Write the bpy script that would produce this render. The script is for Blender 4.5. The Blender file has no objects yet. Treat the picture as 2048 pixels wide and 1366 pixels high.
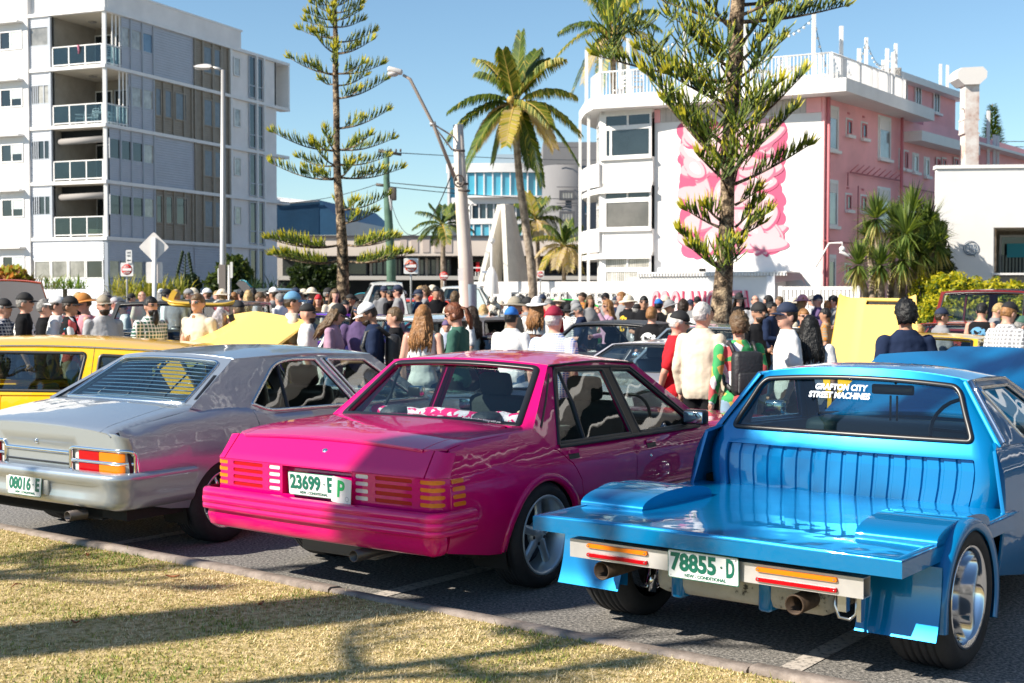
import bpy, bmesh, math, random
import numpy as np
from mathutils import Vector, Matrix, Euler, noise
from mathutils.geometry import delaunay_2d_cdt
R = math.radians
PI = math.pi
rnd = random.Random(7)
scene = bpy.context.scene
C = scene.collection
# ---------------------------------------------------------------- camera
CAMH, FOC, PITCH = 1.72, 2630.0, math.atan(91 / 2630.0)
cd = bpy.data.cameras.new('camera')
cam = bpy.data.objects.new('camera', cd)
C.objects.link(cam)
cam.location = (0, 0, CAMH)
cam.rotation_euler = (PI / 2 - PITCH, 0, 0)
cd.sensor_width = 36
cd.lens = FOC / 2048 * 36
cd.clip_start = .1
cd.clip_end = 3000
cd.dof.use_dof = True
cd.dof.focus_distance = 7.4
cd.dof.aperture_fstop = 5.6
scene.camera = cam
# ---------------------------------------------------------------- light
SUN_EL = 36
SUN_AZ = math.degrees(math.atan2(-.914, -.407)) % 360
w = bpy.data.worlds.new('World')
scene.world = w
w.use_nodes = True
nt = w.node_tree
sky = nt.nodes.new('ShaderNodeTexSky')
sky.sky_type = 'NISHITA'
sky.sun_disc = False
sky.sun_elevation = R(SUN_EL)
sky.sun_rotation = R(SUN_AZ)
sky.air_density = 1.0
sky.dust_density = 0.1
sky.ozone_density = 3.0
bg = nt.nodes['Background']
tint = nt.nodes.new('ShaderNodeMixRGB')
tint.blend_type = 'MULTIPLY'
tint.inputs[0].default_value = 1
tint.inputs[2].default_value = (.95, 1.05, 1.04, 1)
nt.links.new(sky.outputs[0], tint.inputs[1])
nt.links.new(tint.outputs[0], bg.inputs[0])
bg.inputs[1].default_value = .085
sd = bpy.data.lights.new('sun', 'SUN')
sd.energy = 5.0
sd.angle = R(.5)
sd.color = (1, .92, .79)
so = bpy.data.objects.new('sun', sd)
C.objects.link(so)
e = R(SUN_EL)
so.rotation_euler = Vector((.914 * math.cos(e), .407 * math.cos(e), -math.sin(e))).to_track_quat('-Z', 'Y').to_euler()
scene.view_settings.view_transform = 'Standard'
scene.view_settings.look = 'None'
scene.view_settings.exposure = .82
scene.view_settings.gamma = 1
scene.view_settings.use_curve_mapping = False
scene.cycles.max_bounces = 8
scene.cycles.transparent_max_bounces = 16
scene.cycles.caustics_reflective = False
scene.cycles.caustics_refractive = False
# ---------------------------------------------------------------- placing
_c, _s = math.cos(PITCH), math.sin(PITCH)
def ray(px, py):
 x = (px - 1024) / FOC
 y = -(py - 683) / FOC
 return (x, _c + _s * y, -_s + _c * y)
def G(px, py, z=0):
 d = ray(px, py)
 t = (z - CAMH) / d[2]
 return Vector((d[0] * t, d[1] * t, z))
def AT(px, py, Y):
 d = ray(px, py)
 t = Y / d[1]
 return Vector((d[0] * t, Y, CAMH + d[2] * t))
def gz(x, y):
 return max(0., (y - 18) * .007)
# ---------------------------------------------------------------- objects
def tag(o, label=None, cat=None, group=None, kind=None):
 if label: o['label'] = label
 if cat: o['category'] = cat
 if group: o['group'] = group
 if kind: o['kind'] = kind
 return o
def empty(name, loc, rz=0, label=None, cat=None, group=None):
 o = bpy.data.objects.new(name, None)
 C.objects.link(o)
 o.location = loc
 o.rotation_euler = (0, 0, rz)
 o.empty_display_size = .2
 return tag(o, label, cat, group)
def link(name, me, mats, parent=None):
 if not isinstance(mats, (list, tuple)): mats = [mats]
 for m in mats:
  me.materials.append(m)
 o = bpy.data.objects.new(name, me)
 C.objects.link(o)
 if parent: o.parent = parent
 return o
def fresh(o, parent, loc=None, rz=None, name=None):
 c = o.copy()
 C.objects.link(c)
 c.parent = parent
 if loc is not None: c.location = loc
 if rz is not None: c.rotation_euler = (0, 0, rz)
 return c
def copy_tree(o, parent=None):
 c = o.copy()
 C.objects.link(c)
 c.parent = parent
 for ch in list(o.children):
  copy_tree(ch, c)
 return c
class MB:
 """collects verts / faces (with a material slot each)"""
 def __init__(s):
  s.v, s.f, s.m, s.sm = [], [], [], []
 def add(s, vs, fs, m=0, smooth=False):
  n = len(s.v)
  s.v += [tuple(v) for v in vs]
  s.f += [tuple(i + n for i in f) for f in fs]
  s.m += [m] * len(fs)
  s.sm += [smooth] * len(fs)
  return s
 def box(s, x0, x1, y0, y1, z0, z1, m=0, M=None):
  vs = [Vector((x, y, z)) for z in (z0, z1) for y in (y0, y1) for x in (x0, x1)]
  if M: vs = [M @ v for v in vs]
  return s.add(vs, [(0, 2, 3, 1), (4, 5, 7, 6), (0, 1, 5, 4), (2, 6, 7, 3), (0, 4, 6, 2), (1, 3, 7, 5)], m)
 def bbox(s, x0, x1, y0, y1, z0, z1, b=.01, m=0, M=None):
  pts = []
  bm = bmesh.new()
  bmesh.ops.create_cube(bm, size=1)
  for v in bm.verts:
   v.co = Vector(((x0 + x1) / 2 + v.co.x * (x1 - x0), (y0 + y1) / 2 + v.co.y * (y1 - y0), (z0 + z1) / 2 + v.co.z * (z1 - z0)))
  bmesh.ops.bevel(bm, geom=list(bm.edges), offset=b, segments=2, affect='EDGES', profile=.5)
  bm.verts.ensure_lookup_table()
  vs = [(M @ v.co if M else v.co.copy()) for v in bm.verts]
  fs = [[v.index for v in f.verts] for f in bm.faces]
  bm.free()
  return s.add(vs, fs, m, True)
 def tube(s, pts, r, n=8, m=0, caps=True, smooth=True, flat=None):
  pts = [Vector(p) for p in pts]
  rs = r if isinstance(r, (list, tuple)) else [r] * len(pts)
  vs, fs = [], []
  up = None
  for i, p in enumerate(pts):
   a = pts[max(i - 1, 0)]
   b = pts[min(i + 1, len(pts) - 1)]
   t = (b - a)
   t = t.normalized() if t.length > 1e-9 else Vector((0, 0, 1))
   if up is None:
    up = Vector((0, 0, 1)) if abs(t.z) < .9 else Vector((1, 0, 0))
   sx = t.cross(up).normalized()
   up = sx.cross(t).normalized()
   k2 = flat or 1
   for k in range(n):
    an = 2 * PI * k / n
    vs.append(p + sx * math.cos(an) * rs[i] + up * math.sin(an) * rs[i] * k2)
  for i in range(len(pts) - 1):
   for k in range(n):
    a, b = i * n + k, i * n + (k + 1) % n
    fs.append((a, b, b + n, a + n))
  if caps:
   fs.append(tuple(range(n - 1, -1, -1)))
   q = (len(pts) - 1) * n
   fs.append(tuple(range(q, q + n)))
  return s.add(vs, fs, m, smooth)
 def lathe(s, prof, n=32, axis='z', o=(0, 0, 0), m=0, smooth=True, a0=0, a1=2 * PI):
  vs, fs = [], []
  full = abs(a1 - a0 - 2 * PI) < 1e-6
  nn = n if full else n + 1
  for (r, h) in prof:
   for k in range(nn):
    a = a0 + (a1 - a0) * k / n
    c, si = r * math.cos(a), r * math.sin(a)
    p = (c, si, h) if axis == 'z' else ((h, c, si) if axis == 'x' else (si, h, c))
    vs.append((p[0] + o[0], p[1] + o[1], p[2] + o[2]))
  for i in range(len(prof) - 1):
   for k in range(n):
    a = i * nn + k
    b = i * nn + (k + 1) % nn
    fs.append((a, b, b + nn, a + nn))
  return s.add(vs, fs, m, smooth)
 def grid(s, f, us, vs_, m=0, smooth=True, flip=False):
  V, F = [], []
  nu, nv = len(us), len(vs_)
  for u in us:
   for v in vs_:
    V.append(f(u, v))
  for i in range(nu - 1):
   for j in range(nv - 1):
    a = i * nv + j
    q = (a, a + nv, a + nv + 1, a + 1)
    F.append(q[::-1] if flip else q)
  return s.add(V, F, m, smooth)
 def ball(s, c, rx, ry=None, rz=None, n=12, k=8, m=0, M=None):
  ry = ry or rx
  rz = rz or rx
  vs, fs = [], []
  for i in range(k + 1):
   t = PI * i / k
   for j in range(n):
    a = 2 * PI * j / n
    p = Vector((rx * math.sin(t) * math.cos(a), ry * math.sin(t) * math.sin(a), rz * math.cos(t)))
    if M: p = M @ p
    vs.append(p + Vector(c))
  for i in range(k):
   for j in range(n):
    a, b = i * n + j, i * n + (j + 1) % n
    fs.append((a, a + n, b + n, b))
  return s.add(vs, fs, m, True)
 def mesh(s, name):
  me = bpy.data.meshes.new(name)
  me.from_pydata(s.v, [], s.f)
  me.polygons.foreach_set('material_index', s.m)
  me.polygons.foreach_set('use_smooth', s.sm)
  me.validate()
  me.update()
  return me
 def build(s, name, mats, parent=None, loc=None):
  o = link(name, s.mesh(name), mats, parent)
  if loc is not None: o.location = loc
  return o
def raw(name, V, F, mats, parent=None, smooth=False, mi=None):
 me = bpy.data.meshes.new(name)
 V = np.asarray(V, dtype=np.float32)
 F = np.asarray(F, dtype=np.int32)
 me.vertices.add(len(V))
 me.vertices.foreach_set('co', V.ravel())
 k = F.shape[1]
 me.loops.add(F.size)
 me.loops.foreach_set('vertex_index', F.ravel())
 me.polygons.add(len(F))
 me.polygons.foreach_set('loop_start', np.arange(0, F.size, k, dtype=np.int32))
 if mi is not None: me.polygons.foreach_set('material_index', np.asarray(mi, dtype=np.int32))
 me.polygons.foreach_set('use_smooth', np.full(len(F), smooth))
 me.update(calc_edges=True)
 return link(name, me, mats, parent)
# ---------------------------------------------------------------- curved sheet with holes
def _inside(P, poly):
 poly = np.asarray(poly)
 x, y = P[:, 0], P[:, 1]
 ins = np.zeros(len(P), bool)
 j = len(poly) - 1
 for i in range(len(poly)):
  xi, yi = poly[i]
  xj, yj = poly[j]
  if yi != yj:
   c = ((yi > y) != (yj > y)) & (x < (xj - xi) * (y - yi) / (yj - yi) + xi)
   ins ^= c
  j = i
 return ins
def _resample(poly, sp):
 out = []
 n = len(poly)
 for i in range(n):
  a = np.array(poly[i], float)
  b = np.array(poly[(i + 1) % n], float)
  k = max(1, int(np.ceil(np.linalg.norm((b - a) / sp))))
  for j in range(k):
   out.append(tuple(a + (b - a) * j / k))
 return out
def rpoly(pts, r, n=5):
 out = []
 N = len(pts)
 rr = r if isinstance(r, (list, tuple)) else [r] * N
 for i in range(N):
  p = Vector(pts[i]).to_2d()
  a = Vector(pts[i - 1]).to_2d()
  b = Vector(pts[(i + 1) % N]).to_2d()
  q = min(rr[i], (a - p).length * .49, (b - p).length * .49)
  if q < 1e-5:
   out.append(tuple(p))
   continue
  s0 = p + (a - p).normalized() * q
  s1 = p + (b - p).normalized() * q
  for k in range(n + 1):
   t = k / n
   v = s0.lerp(p, t).lerp(p.lerp(s1, t), t)
   out.append(tuple(v))
 return out
def circ(cx, cy, r, n=40, ry=None):
 return [(cx + r * math.cos(2 * PI * i / n), cy + (ry or r) * math.sin(2 * PI * i / n)) for i in range(n)]
def panel(name, mat, parent, outer, holes, f, sp=.06, rim=.015, flip=False, spv=None):
 S = np.array([sp, spv or sp])
 loops = [_resample(outer, S)] + [_resample(h, S) for h in holes]
 pts, edges = [], []
 for L in loops:
  n0 = len(pts)
  pts += L
  edges += [(n0 + i, n0 + (i + 1) % len(L)) for i in range(len(L))]
 A = np.array(loops[0])
 lo, hi = A.min(0), A.max(0)
 gx = np.arange(lo[0] + S[0] / 2, hi[0], S[0])
 gy = np.arange(lo[1] + S[1] / 2, hi[1], S[1])
 if len(gx) and len(gy):
  Gp = np.stack(np.meshgrid(gx, gy), -1).reshape(-1, 2)
  k = _inside(Gp, loops[0])
  for L in loops[1:]: k &= ~_inside(Gp, L)
  Gp = Gp[k]
  B = np.array(pts)
  if len(Gp):
   d = (((Gp[:, None, :] - B[None]) / S) ** 2).sum(-1).min(1)
   Gp = Gp[d > .2]
   pts = pts + [tuple(p) for p in Gp]
 res = delaunay_2d_cdt([Vector(p) for p in pts], edges, [], 0, 1e-6)
 V2 = np.array([tuple(v) for v in res[0]])
 T = []
 for t in res[2]:
  for k in range(1, len(t) - 1):
   T.append((t[0], t[k], t[k + 1]))
 T = np.array(T)
 cen = V2[T].mean(1)
 k = _inside(cen, loops[0])
 for L in loops[1:]: k &= ~_inside(cen, L)
 T = T[k]
 e1, e2 = V2[T[:, 1]] - V2[T[:, 0]], V2[T[:, 2]] - V2[T[:, 0]]
 ar = e1[:, 0] * e2[:, 1] - e1[:, 1] * e2[:, 0]
 T = T[np.abs(ar) > 1e-10]
 ar = ar[np.abs(ar) > 1e-10]
 T[ar < 0] = T[ar < 0][:, ::-1]
 h = 1e-3
 P3 = [Vector(f(*v)) for v in V2]
 N3 = []
 for (u, v), p in zip(V2, P3):
  du = Vector(f(u + h, v)) - Vector(f(u - h, v))
  dv = Vector(f(u, v + h)) - Vector(f(u, v - h))
  n = du.cross(dv)
  n = n.normalized() if n.length > 1e-12 else Vector((0, 0, 1))
  N3.append(-n if flip else n)
 faces = [tuple(int(i) for i in (t[::-1] if flip else t)) for t in T]
 used = {}
 VV, NN, FF = [], [], []
 for t in faces:
  g = []
  for i in t:
   if i not in used:
    used[i] = len(VV)
    VV.append(P3[i])
    NN.append(N3[i])
   g.append(used[i])
  FF.append(tuple(g))
 ln = [[NN[i] for i in t] for t in FF]
 if rim:
  cnt = {}
  for t in FF:
   for a, b in ((t[0], t[1]), (t[1], t[2]), (t[2], t[0])):
    cnt[(a, b)] = cnt.get((a, b), 0) + 1
  inn = {}
  for (a, b) in list(cnt):
   if (b, a) not in cnt:
    for q in (a, b):
     if q not in inn:
      inn[q] = len(VV)
      VV.append(VV[q] - NN[q] * rim)
    FF.append((b, a, inn[a], inn[b]))
    en = (VV[b] - VV[a]).cross(NN[a])
    en = en.normalized() if en.length > 1e-12 else NN[a]
    ln.append([(en + NN[b] * .5).normalized(), (en + NN[a] * .5).normalized(), en, en])
 me = bpy.data.meshes.new(name)
 me.from_pydata([tuple(v) for v in VV], [], FF)
 me.polygons.foreach_set('use_smooth', [True] * len(FF))
 me.update()
 flat = [tuple(n) for l in ln for n in l]
 if len(flat) == len(me.loops):
  me.normals_split_custom_set(flat)
 return link(name, me, mat, parent)
def bake(o):
 tmp = bpy.data.scenes.new('bench')
 tmp.collection.objects.link(o)
 vl = tmp.view_layers[0]
 vl.update()
 me = bpy.data.meshes.new_from_object(o.evaluated_get(vl.depsgraph))
 bpy.data.objects.remove(o)
 bpy.data.scenes.remove(tmp)
 return me
# ---------------------------------------------------------------- text
def text(name, body, size, mat, parent, M, extrude=.001, sx=1., bold=0., align='CENTER', spacing=1., offset=0, fit=None):
 cu = bpy.data.curves.new(name, 'FONT')
 cu.body = body
 cu.size = size
 cu.extrude = extrude
 cu.align_x = align
 cu.align_y = 'CENTER'
 cu.offset = bold
 cu.space_character = spacing
 cu.resolution_u = 3
 o = bpy.data.objects.new('t', cu)
 me = bake(o)
 me.name = name
 bpy.data.curves.remove(cu)
 if fit:
  xs = [v.co.x for v in me.vertices]
  ys = [v.co.y for v in me.vertices]
  sx = fit[0] / (max(xs) - min(xs))
  sy = fit[1] / (max(ys) - min(ys)) if len(fit) > 1 else 1
  me.transform(Matrix.Diagonal((sx, sy, 1, 1)) @ Matrix.Translation((-(max(xs) + min(xs)) / 2, -(max(ys) + min(ys)) / 2, 0)))
  sx = 1
 me.transform(M @ Matrix.Diagonal((sx, 1, 1, 1)))
 me.materials.clear()
 return link(name, me, mat, parent)
# ---------------------------------------------------------------- materials
MATS = {}
def _new(name):
 m = bpy.data.materials.new(name)
 m.use_nodes = True
 n = m.node_tree.nodes
 return m, n, m.node_tree.links, n['Principled BSDF']
def mat(name, col, rough=.6, metal=0., coat=0., var=0., vscale=8., bump=0., bscale=40., spec=.5, col2=None, emit=0, crough=.03, detail=4):
 if name in MATS: return MATS[name]
 m, n, l, b = _new(name)
 b.inputs['Base Color'].default_value = (*col, 1)
 b.inputs['Roughness'].default_value = rough
 b.inputs['Metallic'].default_value = metal
 b.inputs['Coat Weight'].default_value = coat
 b.inputs['Coat Roughness'].default_value = crough
 b.inputs['Specular IOR Level'].default_value = spec
 if emit:
  b.inputs['Emission Color'].default_value = (*col, 1)
  b.inputs['Emission Strength'].default_value = emit
 if var or bump or col2:
  tc = n.new('ShaderNodeTexCoord')
 if var or col2:
  no = n.new('ShaderNodeTexNoise')
  no.inputs['Scale'].default_value = vscale
  no.inputs['Detail'].default_value = detail
  no.inputs['Roughness'].default_value = .65
  l.new(tc.outputs['Object'], no.inputs['Vector'])
  rp = n.new('ShaderNodeValToRGB')
  c2 = col2 or tuple(c * (1 - var) for c in col)
  c1 = tuple(min(1, c * (1 + var * .6)) for c in col) if not col2 else col
  rp.color_ramp.elements[0].color = (*c2, 1)
  rp.color_ramp.elements[1].color = (*c1, 1)
  rp.color_ramp.elements[0].position = .32
  rp.color_ramp.elements[1].position = .68
  l.new(no.outputs['Fac'], rp.inputs[0])
  l.new(rp.outputs[0], b.inputs['Base Color'])
 if bump:
  nb = n.new('ShaderNodeTexNoise')
  nb.inputs['Scale'].default_value = bscale
  nb.inputs['Detail'].default_value = 5
  l.new(tc.outputs['Object'], nb.inputs['Vector'])
  bp = n.new('ShaderNodeBump')
  bp.inputs['Strength'].default_value = bump
  bp.inputs['Distance'].default_value = .02
  l.new(nb.outputs['Fac'], bp.inputs['Height'])
  l.new(bp.outputs[0], b.inputs['Normal'])
 MATS[name] = m
 return m
def paint(name, col, metal=.0, rough=.35, coat=1., wav=.0, dirt=0.):
 if name in MATS: return MATS[name]
 m, n, l, b = _new(name)
 b.inputs['Base Color'].default_value = (*col, 1)
 b.inputs['Metallic'].default_value = metal
 b.inputs['Roughness'].default_value = rough
 b.inputs['Coat Weight'].default_value = coat
 b.inputs['Coat Roughness'].default_value = .02
 b.inputs['Coat IOR'].default_value = 1.55
 b.inputs['Specular IOR Level'].default_value = .1
 tc = n.new('ShaderNodeTexCoord')
 nb = n.new('ShaderNodeTexNoise')
 nb.inputs['Scale'].default_value = 3.5
 nb.inputs['Detail'].default_value = 2
 l.new(tc.outputs['Object'], nb.inputs['Vector'])
 bp = n.new('ShaderNodeBump')
 bp.inputs['Strength'].default_value = .25
 bp.inputs['Distance'].default_value = .012 + wav
 l.new(nb.outputs['Fac'], bp.inputs['Height'])
 l.new(bp.outputs[0], b.inputs['Coat Normal'])
 nz = n.new('ShaderNodeTexNoise')
 nz.inputs['Scale'].default_value = 900
 l.new(tc.outputs['Object'], nz.inputs['Vector'])
 hs = n.new('ShaderNodeHueSaturation')
 hs.inputs['Color'].default_value = (*col, 1)
 mr = n.new('ShaderNodeMapRange')
 mr.inputs['To Min'].default_value = .82
 mr.inputs['To Max'].default_value = 1.15
 l.new(nz.outputs['Fac'], mr.inputs['Value'])
 l.new(mr.outputs[0], hs.inputs['Value'])
 l.new(hs.outputs[0], b.inputs['Base Color'])
 MATS[name] = m
 return m
def glass(name, tint=(.55, .62, .6), wav=.0, ior=1.75, rough=0.):
 if name in MATS: return MATS[name]
 m, n, l, b = _new(name)
 n.remove(b)
 out = n['Material Output']
 tr = n.new('ShaderNodeBsdfTransparent')
 tr.inputs[0].default_value = (*tint, 1)
 gl = n.new('ShaderNodeBsdfGlossy')
 gl.inputs['Roughness'].default_value = rough
 fr = n.new('ShaderNodeFresnel')
 fr.inputs[0].default_value = ior
 mx = n.new('ShaderNodeMixShader')
 geo = n.new('ShaderNodeNewGeometry')
 m1 = n.new('ShaderNodeMath'); m1.operation = 'MULTIPLY_ADD'; m1.inputs[1].default_value = -2; m1.inputs[2].default_value = 1
 m2 = n.new('ShaderNodeMath'); m2.operation = 'POWER'; m2.inputs[0].default_value = ior
 l.new(geo.outputs['Backfacing'], m1.inputs[0]); l.new(m1.outputs[0], m2.inputs[1]); l.new(m2.outputs[0], fr.inputs[0])
 l.new(fr.outputs[0], mx.inputs[0])
 l.new(tr.outputs[0], mx.inputs[1])
 l.new(gl.outputs[0], mx.inputs[2])
 if wav:
  tc = n.new('ShaderNodeTexCoord')
  nb = n.new('ShaderNodeTexNoise')
  nb.inputs['Scale'].default_value = 2.6
  nb.inputs['Detail'].default_value = 1
  l.new(tc.outputs['Object'], nb.inputs['Vector'])
  bp = n.new('ShaderNodeBump')
  bp.inputs['Strength'].default_value = 1
  bp.inputs['Distance'].default_value = wav
  l.new(nb.outputs['Fac'], bp.inputs['Height'])
  l.new(bp.outputs[0], gl.inputs['Normal'])
 l.new(mx.outputs[0], out.inputs[0])
 MATS[name] = m
 return m
def ramp_mat(name, stops, scale=5., rough=.9, bump=0., bscale=60., kind='noise', bdist=.02, detail=6, spec=.3):
 if name in MATS: return MATS[name]
 m, n, l, b = _new(name)
 tc = n.new('ShaderNodeTexCoord')
 if kind == 'voronoi':
  no = n.new('ShaderNodeTexVoronoi')
  no.inputs['Scale'].default_value = scale
  fac = no.outputs['Color']
 else:
  no = n.new('ShaderNodeTexNoise')
  no.inputs['Scale'].default_value = scale
  no.inputs['Detail'].default_value = detail
  no.inputs['Roughness'].default_value = .7
  fac = no.outputs['Fac']
 l.new(tc.outputs['Object'], no.inputs['Vector'])
 rp = n.new('ShaderNodeValToRGB')
 cr = rp.color_ramp
 while len(cr.elements) < len(stops): cr.elements.new(.5)
 for el, (p, c) in zip(cr.elements, stops):
  el.position = p
  el.color = (*c, 1)
 if kind == 'voronoi': cr.interpolation = 'CONSTANT'
 l.new(fac, rp.inputs[0])
 l.new(rp.outputs[0], b.inputs['Base Color'])
 b.inputs['Roughness'].default_value = rough
 b.inputs['Specular IOR Level'].default_value = spec
 if bump:
  nb = n.new('ShaderNodeTexNoise')
  nb.inputs['Scale'].default_value = bscale
  nb.inputs['Detail'].default_value = 6
  l.new(tc.outputs['Object'], nb.inputs['Vector'])
  bp = n.new('ShaderNodeBump')
  bp.inputs['Strength'].default_value = bump
  bp.inputs['Distance'].default_value = bdist
  l.new(nb.outputs['Fac'], bp.inputs['Height'])
  l.new(bp.outputs[0], b.inputs['Normal'])
 MATS[name] = m
 return m
RUBBER = mat('rubber', (.018, .018, .02), .75, var=.3, vscale=30)
BLACK = mat('black_trim', (.012, .012, .014), .35)
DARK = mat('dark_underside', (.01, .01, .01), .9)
CHROME = mat('chrome', (.75, .76, .78), .08, 1.)
STEEL = mat('steel', (.55, .56, .57), .3, 1.)
ALLOY = mat('alloy', (.5, .58, .62), .3, .6, coat=.5)
AMBER = mat('amber_lens', (.8, .19, .0), .3, coat=.3, crough=.1)
REDL = mat('red_lens', (.42, .0, .006), .3, coat=.25, crough=.1, spec=.2)
WHITEL = mat('clear_lens', (.75, .72, .68), .15, coat=1)
CARGLASS = glass('car_glass', (.86, .95, .96), wav=.004)
CARGLASS2 = glass('car_side_glass', (.5, .6, .56), wav=.0035, ior=2.1)
TRIMG = mat('grey_cloth_trim', (.05, .06, .065), .9, bump=.3)
# ================================================================ ground, kerb, lines
def local(px0, px1, z=0):
 pass
TH = R(37.6)
FW = Vector((math.sin(TH), math.cos(TH), 0))
RT = Vector((math.cos(TH), -math.sin(TH), 0))
kerb_a, kerb_b = G(0, 1063), G(1238, 1302.7)
KD = (kerb_b - kerb_a).normalized()
KN = Vector((-KD.y, KD.x, 0))
asph = ramp_mat('asphalt', [(.36, (.05, .05, .05)), (.5, (.19, .182, .17)), (.62, (.42, .39, .36))], scale=55, rough=.85, bump=.6, bscale=140, bdist=.008, detail=8)
nt_ = asph.node_tree
_n = nt_.nodes; _b = _n['Principled BSDF']
_tc = _n.new('ShaderNodeTexCoord'); _big = _n.new('ShaderNodeTexNoise'); _big.inputs['Scale'].default_value = .8; _big.inputs['Detail'].default_value = 8
nt_.links.new(_tc.outputs['Object'], _big.inputs['Vector'])
_mr = _n.new('ShaderNodeMapRange'); _mr.inputs['To Min'].default_value = .6; _mr.inputs['To Max'].default_value = 1.35
nt_.links.new(_big.outputs['Fac'], _mr.inputs['Value'])
_hs = _n.new('ShaderNodeHueSaturation'); nt_.links.new(_mr.outputs[0], _hs.inputs['Value'])
_rp = [x for x in _n if x.type == 'VALTORGB'][0]
nt_.links.new(_rp.outputs[0], _hs.inputs['Color']); nt_.links.new(_hs.outputs[0], _b.inputs['Base Color'])
mb = MB()
ys = [-40, 18, 40, 80, 160, 400, 1200]
for i in range(len(ys) - 1):
 a, b = ys[i], ys[i + 1]
 mb.add([(-900, a, gz(0, a)), (900, a, gz(0, a)), (900, b, gz(0, b)), (-900, b, gz(0, b))], [(0, 1, 2, 3)])
tag(mb.build('road', asph), kind='structure')
KW = .13
K0 = kerb_a - KD * 20
KL = 42
def kp(t, s, z):
 p = K0 + KD * t + KN * s
 return Vector((p.x, p.y, z))
concrete = ramp_mat('kerb_concrete', [(.3, (.13, .105, .09)), (.5, (.25, .205, .175)), (.7, (.36, .3, .26))], scale=7, rough=.9, bump=.5, bscale=90, bdist=.006)
kerb = MB().box(0, .001, 0, .001, -.2, -.199).build('kerb', concrete)
tag(kerb, kind='structure')
seg_t = 0.
rk = random.Random(3)
segs = []
while seg_t < KL:
 ln_ = rk.uniform(2.2, 2.6)
 segs.append((seg_t, min(seg_t + ln_ - .012, KL)))
 seg_t += ln_
for (a, b) in segs:
 m_ = MB()
 jz = rk.uniform(-.006, .006)
 js = rk.uniform(-.006, .006)
 n_ = 8
 prof = [(.0, -.1), (-.0, .03), (-.012, .062), (-.035, .075), (-KW + .02, .082), (-KW, .07), (-KW, -.1)]
 def fk(u, v):
  s_, z_ = prof[int(v)]
  q = noise.noise(Vector((u * 1.3, s_ * 20, z_ * 20))) * .006
  return kp(u, s_ + js + q, z_ + (jz + q if z_ > 0 else 0))
 m_.grid(fk, [a + (b - a) * i / n_ for i in range(n_ + 1)], range(len(prof)), smooth=True, flip=True)
 e0 = [fk(a, v) for v in range(len(prof))]
 e1 = [fk(b, v) for v in range(len(prof))]
 m_.add(e0, [tuple(range(len(prof)))])
 m_.add(e1, [tuple(range(len(prof) - 1, -1, -1))])
 m_.build('kerb_stone', concrete, kerb)
# lawn: a bumpy sheet
soil = ramp_mat('dry_lawn', [(.3, (.1, .085, .03)), (.45, (.36, .28, .11)), (.58, (.6, .46, .24)), (.75, (.7, .55, .34))], scale=22, rough=1, bump=.8, bscale=70, bdist=.02, detail=10, spec=.1)
def lawn_z(x, y):
 return .055 + .012 * noise.noise(Vector((x * 1.2, y * 1.2, 0))) + .006 * noise.noise(Vector((x * 6, y * 6, 3)))
m_ = MB()
m_.grid(lambda u, v: (lambda p: (p.x, p.y, lawn_z(p.x, p.y)))(kp(u, -KW + .01 - v, 0)), [i * .12 for i in range(int(KL / .12))], [0, .03, .08, .15, .25, .4, .55, .7, .9, 1.1, 1.4, 1.8, 2.3, 3, 4, 6, 9, 14, 22], smooth=True, flip=False)
lawn = tag(m_.build('lawn', soil), kind='structure')
# grass blades, dense where the camera is close
def grass_patch():
 V, F, MI = [], [], []
 r = np.random.RandomState(5)
 N = 260000
 t = r.uniform(14, 31, N)
 s = -KW - r.beta(1, 1.6, N) * 5.2 + .02
 base = np.array([K0.x, K0.y])[None] + np.outer(t, [KD.x, KD.y]) + np.outer(s, [KN.x, KN.y])
 d = base[:, 1]
 ok = (d > 4.4) & (d < 11) & (np.abs(base[:, 0]) < .42 * d + .3)
 base = base[ok]
 N = len(base)
 out_v = np.zeros((N, 3, 3), np.float32)
 mi = np.zeros(N, np.int32)
 for i in range(N):
  x, y = base[i]
  g = noise.noise(Vector((x * .9, y * .9, 7))) + .5 * noise.noise(Vector((x * 3, y * 3, 2)))
  h = .006 + .012 * r.rand() + max(0, g) * .014
  if r.rand() < .004: h *= 3.0
  a = r.rand() * 6.283
  lean = r.uniform(.2, 1.6) * h
  wd = .0022 + .0018 * r.rand()
  z = lawn_z(x, y) - .002
  ca, sa = math.cos(a), math.sin(a)
  out_v[i, 0] = (x - sa * wd, y + ca * wd, z)
  out_v[i, 1] = (x + sa * wd, y - ca * wd, z)
  out_v[i, 2] = (x + ca * lean, y + sa * lean, z + h)
  q = g + r.normal() * .28
  mi[i] = 0 if q < -.1 else (1 if q < .22 else (2 if q < .5 else 3))
 F = np.arange(N * 3).reshape(-1, 3)
 ms = [mat('straw', (.72, .57, .33), .8, spec=.2), mat('pale_blade', (.58, .47, .2), .8, spec=.2), mat('olive_blade', (.28, .29, .05), .7, spec=.2), mat('green_blade', (.12, .19, .03), .7, spec=.2)]
 o = raw('grass', out_v.reshape(-1, 3), F, ms, mi=mi)
 tag(o, 'short half-dry lawn grass along the near side of the kerb', 'grass', kind='stuff')
grass_patch()
leafm = mat('dead_leaf', (.35, .13, .05), .7, var=.4, vscale=50)
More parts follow.
